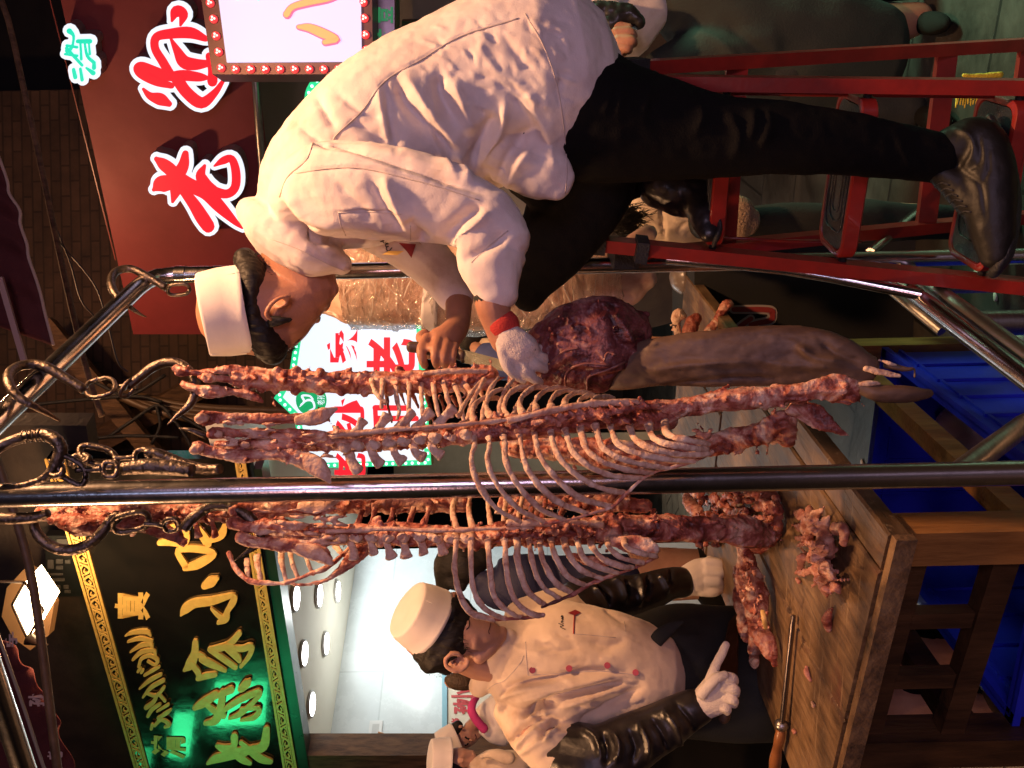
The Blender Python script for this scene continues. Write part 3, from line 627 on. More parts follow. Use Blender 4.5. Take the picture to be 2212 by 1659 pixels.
BRICK = brickmat('old_brick', (.15, .085, .05), (.11, .062, .036), (.075, .045, .028), 1.0, .24, .075, .8, .008, .4, .5)
o = MB().quad(V((-3.5, 0, 0)), V((2.2, 0, 0)), V((2.2, 0, 4)), V((-3.5, 0, 4)))
o = MB().prism([V((-3.4, 7.0, 2.85)), V((2.4, 7.0, 2.85)), V((2.4, 7.0, 7)), V((-3.4, 7.0, 7))], V((0, .2, 0))).build('brick_wall', BRICK, smooth=False, loc=V((0, 7, 3)))
framed(o, V((1, 0, 0)), Zv, V((0, -1, 0))); tag(o, 'old brown brick wall high above the alley, strung with cables', 'wall')
o = MB().prism([V((1.7, 7.6, 0)), V((6, 7.6, 0)), V((6, 7.6, 8)), V((1.7, 7.6, 8))], V((0, .2, 0))).build('alley_wall', DARK, smooth=False); struct(o)
o = MB().prism([V((-9, 12, 0)), V((9, 12, 0)), V((9, 12, 9)), V((-9, 12, 9))], V((0, .2, 0))).build('back_wall', DARK, smooth=False); struct(o)
for a, b, r, lab in (((250, 1060, 6.6), (620, 1010, 6.2), .10, 'heavy old timber beam crossing the brick wall above the meat hooks'), ((120, 1000, 6.8), (440, 830, 6.6), .07, 'slanting timber rafter on the brick wall behind the hooks'), ((100, 700, 6.4), (330, 980, 6.3), .05, 'thin dark batten crossing below the maroon canopy')):
    o = MB().beam(D(*a), D(*b), r * 2, r * 2.4).build('timber_beam', TIMBER, smooth=False); tag(o, lab, 'beam')
cb = thing('cable_bundle', D(390, 890, 6.1), 'bundle of brown pipes and dark cables looping over the brick wall', 'cables')
C12 = cz(1, 2)
def wpts(C, pts, d): return [D(*C(*a)[:2], d) for a in pts]
for k in range(4): MB().tube(wpts(C12, [(640, 850 + 8 * k), (900, 920 + 22 * k), (1200, 970 + 26 * k), (1659, 990 + 28 * k), (1900, 1000 + 28 * k)], 6.0 - .02 * k), .026, sub=4, seg=10).build('pipe', mat('pipe_brown', (.13, .08, .045), .45, col2=(.09, .055, .03)), cb)
for pts in ([(150, 960), (450, 930), (800, 905), (960, 940)], [(640, 1150), (800, 1040), (930, 960), (1010, 1000)], [(930, 960), (950, 1080), (900, 1190)], [(960, 960), (1060, 1080), (1130, 1190), (1170, 1260)], [(1030, 1000), (1190, 1090), (1320, 1180)], [(560, 820), (760, 900), (980, 780)], [(520, 1160), (760, 1140), (1060, 1150)]):
    MB().tube(wpts(C12, pts, 5.9), .012, sub=5, seg=8).build('cable', BLACKRUB, cb)
for i, (pts, lab) in enumerate((([(360, 0), (560, 240), (640, 480), (700, 700), (760, 760)], 'thin grey wire drooping in front of the dark eave, the long one'), ([(340, -80), (420, 120), (480, 330), (560, 430)], 'thin grey wire hanging behind the steel rail'))):
    tag(MB().tube(wpts(C12, pts, 4.2), .004, sub=6, seg=6).build('hanging_wire', mat('wire_grey', (.05, .04, .037), .6)), lab, 'wire')
lw = thing('lattice_window', D(62, 1000, 6.85), 'small dark lattice window with pale panes beside the front hooks', 'window')
pw = (V((0, 6.9, 0)), V((0, -1, 0)))
slab(MB(), [(70, 1480), (70, 1180), (450, 1180), (450, 1480)], C12, pw, .06).build('frame', mat('lattice_dark', (.012, .014, .013), .5), lw, smooth=False)
for q in ((90, 1190, 150, 1290), (165, 1200, 270, 1230), (280, 1200, 440, 1230), (170, 1245, 215, 1300), (230, 1250, 330, 1300), (345, 1245, 440, 1300), (90, 1310, 260, 1340), (275, 1310, 440, 1340), (90, 1355, 180, 1390), (200, 1350, 300, 1390), (310, 1355, 440, 1390)):
    slab(MB(), [(q[0], q[3]), (q[0], q[1]), (q[2], q[1]), (q[2], q[3])], C12, pw, .004, .008).build('pane', emis('pane_dim', (.22, .26, .28), .35, (.2, .23, .25)), lw, smooth=False)
# lattice screen dim behind the lamp
l2 = thing('lattice_screen', D(125, 1230, 5.2), 'dark lattice screen with dim square panes behind the lantern', 'window')
slab(MB(), [(270, 640), (270, 280), (480, 280), (480, 640)], C13, (PL[0] - nL * .05, nL), .04).build('frame', mat('lattice_dark', (.012, .014, .013), .5), l2, smooth=False)
for q in ((285, 420, 320, 470), (335, 415, 375, 440), (335, 455, 375, 475), (300, 500, 375, 510), (305, 530, 385, 545), (320, 570, 360, 610), (380, 570, 410, 590), (385, 600, 420, 615), (340, 295, 430, 325), (390, 420, 420, 440)):
    slab(MB(), [(q[0], q[3]), (q[0], q[1]), (q[2], q[1]), (q[2], q[3])], C13, (PL[0] - nL * .05, nL), .004, .006).build('pane', mat('pane_grey', (.10, .10, .09), .3), l2, smooth=False)
# ---------------------------------------------------------------- awnings, poles, lamp
def cloth_strip(name, top, bot, C, d, m, label, cat, wav=.015):
    n = 60; mb = MB(); T = cr([(*C(*a)[:2], d) for a in top], n // (len(top) - 1)); B = cr([(*C(*a)[:2], d - .05) for a in bot], n // (len(bot) - 1)); k = min(len(T), len(B)); rows = []
    for r in range(9):
        u = r / 8; rows.append([D(*(T[int(i * (len(T) - 1) / (k - 1))] * (1 - u) + B[int(i * (len(B) - 1) / (k - 1))] * u)) + V((0, math.sin(i * .55) * wav * u, 0)) for i in range(k)])
    n0 = len(mb.v)
    for q in rows: mb.v += q
    for r in range(8):
        for i in range(k - 1): mb.f.append((n0 + r * k + i, n0 + r * k + i + 1, n0 + (r + 1) * k + i + 1, n0 + (r + 1) * k + i))
    o = mb.build(name, m); so = o.modifiers.new('t', 'SOLIDIFY'); so.thickness = .004; tag(o, label, cat); return o
aw = cloth_strip('canopy_valance', [(-350, 640), (-300, 1000), (-250, 1350), (-120, 1900)], [(-40, 860), (0, 950), (45, 1080), (55, 1150), (118, 1250), (120, 1330), (160, 1450), (170, 1530), (215, 1659), (245, 1760), (270, 1870), (318, 2050)], C11, 3.5, MAROOND, 'maroon canopy valance with a wavy white edged hem at the top right', 'canopy')
MB().tube(wpts(C11, [(-40, 860), (0, 950), (45, 1080), (55, 1150), (118, 1250), (120, 1330), (160, 1450), (170, 1530), (215, 1659), (245, 1760), (270, 1870), (318, 2050)], 3.44), .006, sub=4, seg=8).build('hem_piping', mat('piping_pale', (.5, .36, .30), .7), aw)
MB().beam(D(*C12(0, 200)[:2], 3.40), D(*C12(145, 700)[:2], 3.40), .012, .022).build('white_stay', mat('stay_pale', (.45, .30, .27), .6), aw, smooth=False)
aw2 = cloth_strip('canopy_valance', [(-250, 1000), (-150, 1300), (-100, 1700), (-20, 2300)], [(20, 900), (110, 960), (140, 1050), (210, 1090), (240, 1200), (300, 1250), (350, 1380), (360, 1450), (430, 1620), (460, 1800), (560, 2000)], C13, 3.75, MAROOND, 'dull maroon canopy valance with small white characters at the top left', 'canopy')
pv = (D(100, 1500, 3.66), V((0, -1, 0)))
for ch, q in (('孙', [(172, 1292), (172, 1208), (272, 1208), (272, 1292)]), ('宇', [(35, 938), (35, 848), (108, 848), (108, 938)]), ('老', [(285, 1612), (285, 1555), (375, 1555), (375, 1612)])):
    text('lettering', ch, q, C13, pv, .005, mat('faded_white', (.55, .42, .38), .8), aw2, .04)
for pts, d, r, lab, m in (([(-60, -40), (3, 0), (60, 230), (140, 600), (185, 790), (220, 900)], 3.8, .012, 'slim old wooden pole slanting across the dark eave', TIMBER), ([(-20, 960), (29, 1103), (73, 1274), (124, 1659), (150, 1850)], 3.3, .0165, 'thick bamboo pole crossing in front of the lantern', mat('bamboo', (.20, .12, .065), .5, col2=(.14, .08, .042), nscale=20, bump=.2)), ([(-50, 1250), (0, 1383), (52, 1530), (95, 1659), (160, 1830)], 3.2, .006, 'thin pale canopy rod at the top left corner', mat('pale_rod', (.30, .26, .2), .45))):
    o = MB().tube([D(x, y, d) for x, y in pts], r, sub=4, seg=12).build('canopy_pole', m); tag(o, lab, 'pole')
# lantern
lp = D(60, 1325, 4.0)
la = thing('lantern', lp, 'glowing white four sided lantern hanging behind the bamboo pole', 'lamp')
GLOW = emis('lamp_glass', (1.0, .70, .38), 26)
q = [D(*C13(*a)[:2], 4.0) for a in ((150, 555), (75, 690), (165, 890), (262, 720))]
MB().prism(q, V((.05, .14, 0))).build('glass', GLOW, la, smooth=False)
MB().prism([D(*C13(*a)[:2], 4.22) for a in ((150, 470), (40, 590), (10, 760), (80, 890), (180, 960), (290, 870), (320, 690), (250, 530))], V((.01, .05, 0))).build('lantern_halo', emis('amber_glow', (1, .40, .11), .09, (.10, .05, .02)), la, smooth=False)  # faint glowing sheet that paints the halo around the lantern
mb = MB()
for i in range(4):
    mb.tube([q[i] + V((0, -.004, 0)), q[(i + 1) % 4] + V((0, -.004, 0))], .006, seg=6)
mb.tube([q[2], q[2] + V((-.02, 0, -.05)), q[2] + V((-.03, 0, -.09))], [.03, .014, .004]); mb.tube([q[0], q[0] + V((0.02, 0, .4))], .006)
mb.build('frame', mat('lantern_frame', (.03, .02, .015), .5), la)
pl = bpy.data.lights.new('lantern_light', 'POINT'); pl.energy = 26; pl.color = WARM; pl.shadow_soft_size = .08
plo = bpy.data.objects.new('lantern_light', pl); COL.objects.link(plo); plo.parent = la; plo.location = V((.1, -.2, -.38))
# bare bulb lamps over the stall, above the picture
def stall_lamp(loc, power, label, bare=False):
    loc = V(loc); t = thing('stall_lamp', loc, label, 'lamp', 'warm lamps hung over the stall')
    MB().tube([loc + Zv * .05, loc + Zv * .9], .004, seg=6).build('cord', BLACKRUB, t)
    if not bare: MB().tube([loc + Zv * .1, loc + Zv * .07, loc + Zv * .02], [.03, .06, .15], seg=24, cap=False).build('shade', mat('lamp_shade_green', (.05, .12, .08), .4), t)
    MB().ell(loc, V((.032, 0, 0)), V((0, .032, 0)), V((0, 0, .042))).build('bulb', emis('bulb_glow', (1, .66, .34), 30), t)
    L = bpy.data.lights.new('stall_lamp_light', 'POINT' if bare else 'SPOT'); L.energy = power; L.color = WARM; L.shadow_soft_size = .065
    if not bare: L.spot_size = math.radians(165); L.spot_blend = .3
    o = bpy.data.objects.new('stall_lamp_light', L); COL.objects.link(o); o.parent = t; o.location = V((0, 0, -.06))
stall_lamp((.92, 1.36, 3.25), 300, 'warm bulb lamp with a green shade over the ladder')
stall_lamp((.4, 4.6, 4.55), 62, 'unseen bare bulb added above the alley to light the brick', True)  # lamp added out of view to brighten the brick wall and fascia
stall_lamp((-1.55, 1.8, 2.9), 95, 'warm bulb lamp with a green shade over the near end of the chopping table')
# ================================================================ RACK
rk = thing('hanging_rack', V((-.15, 1.42, 0)), 'polished steel tube rack the carcasses hang from', 'meat rack')
def vert(x, y, d, z0, z1):
    p = D(x, y, d); return V((p.x, p.y, z0)), V((p.x, p.y, z1))
RH = 2.325
PA = D(1106, 1046, 1.42); PB_ = D(1000, 580, 2.2)
RA = V((PA.x, PA.y, RH)); RB = V((PB_.x, PB_.y, RH))
# top side rail from the front post to the bent corner of the rear post
cA = D(-250, 1030, 1.45); railfar = D(325, 592, 2.2); RH2 = railfar.z
pA = V((PA.x, PA.y, 0)); pB = V((PB_.x, PB_.y, 0))
MB().tube([pA, pA + Zv * 2.9], .0203, seg=24).build('post', STEEL, rk, sharp=40)
rail0 = onz(0, 903, RH2); rdir = (V((railfar.x, railfar.y, RH2)) - rail0); rail1 = rail0 - rdir * .25
corner = V((pB.x, pB.y, RH2)); din = (corner - rail1).normalized()
MB().tube([rail1, corner - din * .1, corner - din * .045 - Zv * .004, corner - din * .012 - Zv * .022, corner - Zv * .06, corner - Zv * .12, V((pB.x, pB.y, 0))], .0203, seg=24).build('bent_rail_and_post', STEEL, rk, sharp=40)
MB().tube([corner - Zv * .064, corner - Zv * .09], .0222, seg=24).build('collar', STEEL, rk, sharp=40)
# top front rail from the front post towards the left
topL = V((pA.x, pA.y, RH2 + .04)); MB().tube([topL, topL + V((-.80, .36, 0))], .0203, seg=20).build('front_rail', STEEL, rk, sharp=40)
MB().tube([rail1, V((pA.x, pA.y, RH2 + .04))], .0203, seg=20).build('rail_end', STEEL, rk, sharp=40)
l0 = D(1905, 582, 2.2); l1 = D(2330, 905, 1.5)
for dz, r in ((0, .0205),): MB().tube([l0, l0.lerp(l1, 1.25)], r, seg=20).build('lower_rail', STEEL, rk, sharp=40)
MB().tube([D(1945, 572, 2.24), D(2340, 860, 1.55)], .020, seg=20).build('lower_rail', GREYSTEEL, rk, sharp=40)
MB().tube([D(1440, 560, 2.16), D(1700, 583, 2.1), D(1990, 637, 2.0)], .013, seg=16, sub=3).build('diagonal_brace', STEEL, rk, sharp=40)
MB().tube([D(1925, 625, 2.1), D(2035, 715, 1.98)], .013, seg=16).build('diagonal_brace', GREYSTEEL, rk, sharp=40)
MB().tube([D(2066, 1026, 1.435), D(2212, 918, 1.6), D(2400, 830, 1.8)], .0195, seg=20).build('diagonal_brace', GREYSTEEL, rk, sharp=40)
MB().tube([D(1880, 545, 2.3), D(1960, 475, 2.5), D(2020, 430, 2.65)], .012, seg=14).build('diagonal_brace', STEEL, rk, sharp=40)
p = D(2040, 700, 2.05); MB().tube([V((p.x, p.y, 0)), V((p.x, p.y, .42))], .03, seg=18).build('foot', GREYSTEEL, rk, sharp=40)
p = D(2060, 618, 2.12); MB().tube([V((p.x, p.y, 0)), V((p.x, p.y, .5))], .018, seg=18).build('foot', GREYSTEEL, rk, sharp=40)

# ================================================================ HOOKS
def hook(name, label, parts, group='meat hooks on the rack'):
    t = thing(name, parts[0][1][0], label, 'meat hook', group)
    for nm, pts, r in parts: MB().tube(pts, r, seg=14, sub=6).build(nm, DSTEEL, t)
    return t
def link(t, name, c, ax, ay, r, n=20):
    c = V(c); pts = []
    for i in range(n + 1):
        a = 2 * math.pi * i / n; pts.append(c + ax * (math.copysign(abs(math.cos(a)) ** .6, math.cos(a))) + ay * math.sin(a))
    MB().tube(pts, r, seg=10).build(name, DSTEEL, t)
def hd(pts): return [D(*HC(x, y)[:2], d) for x, y, d in pts]
r1 = .0075
t = hook('meat_hook', 'dark forged hook on the sloping rail holding the rearmost rib cage', [
    ('rail_hook', hd([(490, 535, 1.60), (380, 470, 1.58), (240, 395, 1.56), (130, 320, 1.56), (75, 235, 1.57), (75, 150, 1.60), (150, 90, 1.64), (280, 72, 1.66), (400, 105, 1.66), (520, 175, 1.66), (690, 280, 1.66)]), [.002, .005, .007, .0085, .009, .009, .009, .0095, .0098, .0095, .0092]),
    ('swivel', hd([(920, 262, 1.66), (1000, 250, 1.66), (1030, 260, 1.66)]), [.0035, .0045, .006]),
    ('meat_hook_arm', hd([(1060, 240, 1.66), (1150, 170, 1.66), (1250, 95, 1.66), (1370, 55, 1.655), (1480, 75, 1.65), (1570, 160, 1.64), (1600, 270, 1.63), (1550, 400, 1.62), (1450, 490, 1.61), (1365, 570, 1.60)]), [.008, .0085, .009, .009, .009, .009, .0085, .007, .0045, .001])])
link(t, 'oval_link', D(*HC(820, 260)[:2], 1.66), (D(*HC(820, 260)[:2], 1.66) - D(*HC(940, 230)[:2], 1.66)), (D(*HC(820, 260)[:2], 1.66) - D(*HC(840, 330)[:2], 1.63)), .0042)
link(t, 'eye', D(*HC(1050, 265)[:2], 1.66), V((.0, .012, -.006)), V((.016, 0, -.01)), .0036)
t = hook('meat_hook', 'ridged dark hook nearest the front post holding the foremost rib cage', [
    ('rail_hook', hd([(-120, 900, 1.36), (-60, 790, 1.37), (60, 715, 1.38), (220, 660, 1.38), (360, 645, 1.37), (460, 690, 1.36), (500, 770, 1.36), (470, 850, 1.36), (410, 960, 1.36), (300, 1030, 1.36), (100, 1075, 1.365), (-60, 1070, 1.38)]), [.009, .009, .009, .009, .0092, .0095, .0095, .009, .008, .0055, .005, .006]),
    ('swivel', hd([(620, 935, 1.36), (740, 935, 1.36), (830, 925, 1.36)]), [.0045, .004, .0055]),
    ('shank', hd([(1000, 925, 1.36), (1200, 905, 1.36), (1400, 915, 1.36), (1575, 940, 1.355)]), [.010, .0125, .0125, .010])])
cc0 = HC(900, 930)
link(t, 'eye', D(*cc0[:2], 1.36), D(*HC(960, 930)[:2], 1.36) - D(*cc0[:2], 1.36), D(*HC(900, 870)[:2], 1.36) - D(*cc0[:2], 1.355), .0042)
cc0 = HC(590, 940); link(t, 'chain_link', D(*cc0[:2], 1.36), D(*HC(700, 1000)[:2], 1.36) - D(*cc0[:2], 1.36), D(*HC(600, 850)[:2], 1.36) - D(*cc0[:2], 1.36), .0046)
MB().tube([D(*HC(400, 960)[:2], 1.36), D(*HC(450, 985)[:2], 1.35), D(*HC(510, 960)[:2], 1.35), D(*HC(500, 900)[:2], 1.36), D(*HC(430, 900)[:2], 1.36)], .0048, sub=5).build('chain_link', DSTEEL, t)
mb = MB()
for i in range(15):
    a = i / 14; q = cr([(200, 662), (330, 648), (430, 668), (490, 735), (490, 810), (450, 885)], 6); k = q[int(a * (len(q) - 1))]; k2 = q[min(len(q) - 1, int(a * (len(q) - 1)) + 1)]; k0 = q[max(0, int(a * (len(q) - 1)) - 1)]
    d_ = k2 - k0; L = math.hypot(*d_) or 1; nx, ny = -d_[1] / L, d_[0] / L; c = D(*HC(*k)[:2], 1.37); s_ = D(*HC(k[0] + nx, k[1] + ny)[:2], 1.37) - c; s_.normalize(); f_ = V((0, -1, 0))
    mb.tube([c + (s_ * math.cos(u) + f_ * math.sin(u)) * .0098 for u in [x * math.pi / 5 for x in range(11)]], .0012, seg=6)
mb.build('ridges', DSTEEL, t)
t = hook('meat_hook', 'dark chain hook with a long straight shank beside the front post', [
    ('swivel', hd([(930, 840, 1.45), (1030, 835, 1.45), (1110, 830, 1.45)]), [.005, .004, .006]),
    ('shank', hd([(1190, 790, 1.45), (1280, 800, 1.45), (1400, 850, 1.45), (1540, 905, 1.44), (1690, 930, 1.43), (1800, 925, 1.42)]), [.008, .009, .010, .010, .009, .008]),
    ('point', hd([(1690, 660, 1.47), (1560, 610, 1.46), (1460, 595, 1.46)]), [.006, .004, .001])])
cc0 = HC(800, 820); link(t, 'oval_link', D(*cc0[:2], 1.45), D(*HC(950, 850)[:2], 1.45) - D(*cc0[:2], 1.45), D(*HC(790, 745)[:2], 1.45) - D(*cc0[:2], 1.44), .0054)
cc0 = HC(1160, 825); link(t, 'eye', D(*cc0[:2], 1.45), D(*HC(1225, 815)[:2], 1.45) - D(*cc0[:2], 1.45), D(*HC(1165, 765)[:2], 1.45) - D(*cc0[:2], 1.44), .004)
MB().tube(hd([(580, 900, 1.45), (600, 830, 1.45), (680, 810, 1.45), (730, 840, 1.44), (690, 880, 1.44), (600, 900, 1.45)]), .005, sub=5).build('chain_link', DSTEEL, t)
t = hook('meat_hook', 'dark ridged hook and chain left of the front post holding the slender rib cage', [
    ('rail_hook', [D(*LC(*a)[:2], 1.47) for a in ((-80, 335), (120, 335), (330, 322), (455, 282))], [.010, .010, .0095, .007]),
    ('curved_hook', [D(*LC(*a)[:2], 1.5) for a in ((330, 320), (320, 420), (400, 540), (540, 620), (700, 625), (850, 560), (970, 440), (1030, 340))], [.006, .008, .009, .0095, .0095, .0095, .009, .008]),
    ('swivel', [D(*LC(*a)[:2], 1.5) for a in ((1350, 380), (1450, 390), (1540, 400))], [.005, .004, .006]),
    ('meat_hook_arm', [D(*C13(*a)[:2], 1.48) for a in ((1090, 240), (1150, 170), (1250, 105), (1370, 105), (1480, 170), (1545, 260), (1530, 330), (1460, 380), (1395, 425))], [.008, .009, .0095, .0095, .009, .008, .006, .004, .001])])
cc0 = LC(1220, 370); link(t, 'oval_link', D(*cc0[:2], 1.5), D(*LC(1390, 330)[:2], 1.5) - D(*cc0[:2], 1.5), D(*LC(1240, 450)[:2], 1.5) - D(*cc0[:2], 1.49), .005)
cc0 = LC(1600, 395); link(t, 'eye', D(*cc0[:2], 1.5), D(*LC(1670, 390)[:2], 1.5) - D(*cc0[:2], 1.5), D(*LC(1600, 455)[:2], 1.5) - D(*cc0[:2], 1.49), .004)
MB().tube([D(*LC(*a)[:2], 1.5) for a in ((1010, 370), (1040, 320), (1090, 300), (1110, 340), (1060, 380))], .005, sub=5).build('chain_link', DSTEEL, t)
t = hook('meat_hook', 'dark hook at the bent corner of the rail above the bent butcher', [
    ('rail_hook', [D(*C12(*a)[:2], d) for a, d in (((870, 435), 2.06), ((820, 410), 2.05), ((740, 350), 2.04), ((680, 290), 2.05), ((660, 220), 2.08), ((690, 165), 2.12), ((770, 148), 2.14), ((860, 185), 2.14), ((990, 265), 2.14))], [.001, .004, .007, .009, .0095, .0095, .0095, .0095, .009])])
for a in ((1060, 272),):
    cc0 = C12(*a); link(t, 'oval_link', D(*cc0[:2], 2.13), D(*C12(1125, 268)[:2], 2.13) - D(*cc0[:2], 2.13), D(*C12(1060, 305)[:2], 2.13) - D(*cc0[:2], 2.12), .0045)

# ================================================================ CHOPPING TABLE
TH = .82
c0 = onz(1919, 1154, TH); cR = onz(1495, 612, TH); cL = onz(1668, 1583, TH)
dirR = (cR - c0).normalized(); dirF = V((-.876, .483, 0)).normalized()
nl = c0 + dirF * .87
tb = thing('chopping_table', V((c0.x, c0.y, 0)), 'heavy scarred wooden chopping table the meat is cut on', 'table')
tk = .038; gap = .006
TE = mat('scarred_table_edge', (.10, .05, .022), .7, col2=[(.035, .021, .012), (.15, .085, .04), (.22, .14, .07)], nscale=9, bump=.6, bscale=50)
def plank(a, b, wdt, off, L0, L1, nm='plank', th=tk):
    mb = MB(); o0 = c0 + dirF * off; n = 14
    e = [[o0 + dirR * (L0 + (L1 - L0) * i / n) + dirF * (wdt * j) + V((0, 0, random.uniform(-.0006, .0006))) for i in range(n + 1)] for j in (0, 1)]
    ch = .005
    pr = []
    for i in range(n + 1):
        p, q = e[0][i], e[1][i]
        pr.append([p + Zv * -ch, p + dirF * ch, q - dirF * ch, q - Zv * ch, q - Zv * th, p - Zv * th])
    mb.rings(pr)
    return mb.build(nm, TABLEWOOD, tb, sharp=30)
plank(0, 0, .085, 0, 0, 1.20); plank(0, 0, .40, .092, .004, 1.20); plank(0, 0, .39, .497, .004, 1.20)
plank(0, 0, .30, 0.0, 1.225, 1.95); plank(0, 0, .585, .305, 1.225, 1.95)
MB().box(c0 + dirF * .44 - Zv * (tk / 2 + .006) - dirR * .012, dirF * .44, Zv * (tk / 2), dirR * .011).build('front_edge', TE, tb, sharp=30)
# underframe
def leg(o, l, m1, w_=.072, top=TH - tk - .002, zb=0):
    p = c0 + dirF * o + dirR * l; n2 = dirR.cross(Zv)
    return MB().box(V((p.x, p.y, (top + zb) / 2)), dirF * w_ / 2, dirR * w_ / 2, Zv * (top - zb) / 2).build('leg', m1, tb, smooth=False)
leg(.05, .055, LITWOOD, .078); leg(.62, .055, SHADEWOOD, .085); leg(.05, 1.13, LITWOOD, .07); leg(.62, 1.13, SHADEWOOD, .07)
def rail_(o1, l1, o2, l2, z, m1, w_=.05, h=.06, nm='rail'):
    a = c0 + dirF * o1 + dirR * l1; b = c0 + dirF * o2 + dirR * l2; a.z = b.z = z; return MB().beam(a, b, w_, h).build(nm, m1, tb, smooth=False)
rail_(.09, .055, .575, .055, .56, SHADEWOOD, .04, .05); rail_(.05, .095, .05, 1.09, .50, LITWOOD, .045, .05); rail_(.62, .095, .62, 1.09, .50, SHADEWOOD); rail_(.09, .06, .575, .06, .735, SHADEWOOD, .04, .05)
for k in (.25, .42): 
    p = c0 + dirF * k + dirR * .055; MB().box(V((p.x, p.y, .65)), dirF * .02, dirR * .016, Zv * .062).build('strut', SHADEWOOD, tb, smooth=False)

# ================================================================ BLUE CRATES
def crate(name, label, o, ax, ay, L, Wd, H, z0=.02):
    t = thing(name, o, label, 'crate'); o = V((o.x, o.y, z0)); th = .006
    def wall(a, b, nm):
        mb = MB(); m = (a + b) / 2; dv = (b - a); l = dv.length; dv.normalize(); nrm = dv.cross(Zv)
        mb.box(m + Zv * H / 2, dv * l / 2, nrm * th / 2, Zv * H / 2)
        mb.box(m + Zv * (H - .008), dv * (l / 2 + .014), nrm * .016, Zv * .008); mb.box(m + Zv * (H - .05), dv * (l / 2 + .006), nrm * .010, Zv * .004)
        n = int(l / .11)
        for i in range(1, n): mb.box(a + dv * (l * i / n) + Zv * (H * .45), dv * .004, nrm * .011, Zv * (H * .45))
        return mb.build(nm, BLUEPL, t, smooth=False)
    a, b, c, d = o, o + ax * L, o + ax * L + ay * Wd, o + ay * Wd
    wall(a, b, 'side_wall'); wall(b, c, 'end_wall'); wall(c, d, 'side_wall'); wall(d, a, 'end_wall')
    MB().box((a + c) / 2 + Zv * .004, ax * L / 2, ay * Wd / 2, Zv * .004).build('base', BLUEPL, t, smooth=False); return t
ca = onz(1907, 763, .42); cb_ = onz(2190, 981, .42); ca.z = cb_.z = 0; cx = (ca - cb_).normalized(); cy = V((cx.y, -cx.x, 0))
c2 = crate('plastic_crate', 'deep blue plastic crate under the table holding a wrapped joint', cb_ - cx * .16, cx, -cy, .86, .56, .40)
cm = onz(2085, 935, .20)
wj = thing('wrapped_joint', cm, 'small pale joint of meat in clear film lying in the blue crate', 'meat')
mb = MB(); mb.ell(cm, V((.085, .02, 0)), V((-.03, .10, 0)), Zv * .07, 24, 16); mb.build('meat', FATTY, wj, disp=[(9, .02, 'n'), (30, .006, 'f')])
FILM = mat('cling_film', (.85, .80, .78), .16, alpha=.16, bump=1.0, bscale=34, spec=.8, col2=(.8, .75, .72), nscale=8)
mb = MB(); mb.ell(cm, V((.095, .02, 0)), V((-.03, .11, 0)), Zv * .08, 30, 20); mb.build('film', FILM, wj, disp=[(14, .02, 'r')])

pbg = thing('plastic_bag', onz(2190, 740, .0), 'crumpled whitish plastic bag lying on the ground beside the rack foot', 'bag')
mb = MB(); mb.limb([(2150, 700, 2.55, 26), (2185, 730, 2.5, 55), (2230, 780, 2.45, 70), (2280, 820, 2.4, 50)]); mb.limb([(2170, 760, 2.5, 30), (2215, 830, 2.42, 40)])
mb.build('sheet', mat('bag_film', (.50, .46, .42), .35, col2=(.42, .38, .35), bump=.3, bscale=30), pbg, voxel=.006, sm=1, disp=[(13, .02, 'r'), (40, .006, 'r')])
for (x, y, d, s_) in ((1862, 1000, 0, .02), (1890, 735, 0, .016), (2150, 640, 0, .014), (2110, 590, 0, .02), (1960, 610, 0, .012), (2050, 650, 0, .014)):
    p = onz(x, y, .006); o = MB().ell(p, V((s_, 0, 0)), V((.004, s_ * .6, 0)), Zv * .005, 10, 6).build('litter_scrap', mat('litter_pale', (.45, .40, .36), .7), disp=[(60, .006, 'n')]); tag(o, 'tiny pale scrap of litter on the wet street stone', 'litter', 'scraps of litter on the ground')
# ================================================================ LADDER
ld = thing('step_ladder', D(2212, 400, 1.95) * 1, 'red folding step ladder with black ribbed treads', 'ladder')
def zpt(p, z):  # slide a stile end to height z
    return p
def stile(nm, pts, w_=.024, h=.052, m=REDPAINT, side=None):
    return MB().beam(pts[0], pts[1], w_, h, side).build(nm, m, ld, smooth=False)
def ext(a, b, z):
    t = (z - a.z) / (b.z - a.z); return a + (b - a) * t
tdir = V((-.90, .43, 0)).normalized(); tfwd = V((-tdir.y, tdir.x, 0)); tfwd = tfwd if tfwd.y < 0 else -tfwd
fr0, fr1 = D(1385, 178, 1.93), D(2212, 188, 1.83); fl0, fl1 = D(1275, 524, 2.12), D(2212, 618, 2.00)
FRb, FLb = ext(fr0, fr1, 0), ext(fl0, fl1, 0)
stile('front_stile', (fr0, FRb), .03, .045, side=tdir); stile('front_stile', (fl0, FLb), .03, .045, side=tdir)
rr0, rr1 = D(1360, 147, 2.02), D(2212, 96, 2.36); rl0, rl1 = D(1345, 556, 2.18), D(2212, 470, 2.52)
RRb, RLb = ext(rr0, rr1, 0), ext(rl0, rl1, 0)
stile('rear_stile', (rr0, RRb), .03, .045, side=tdir); stile('rear_stile', (rl0, RLb), .03, .04, side=tdir)
for (a, b), z in (((rr0, rl0), .95), ((rr0, rl0), .36), ((rr0, rl0), .10)):
    MB().beam(ext(rr0, rr1, z), ext(rl0, rl1, z), .02, .05, V((0, 1, 0))).build('cross_bar', REDPAINT, ld, smooth=False)
for s0, s1, nm in ((fr0, D(1400, 178, 1.93), 0), (fl0, D(1290, 525, 2.12), 1), (rr0, D(1385, 146, 2.03), 0), (rl0, D(1390, 556, 2.19), 1)):
    d_ = (s1 - s0).normalized(); MB().beam(s0 - d_ * .03, s0 + d_ * .035, .042, .062, tdir).build('end_cap', BLACKRUB, ld, smooth=False)
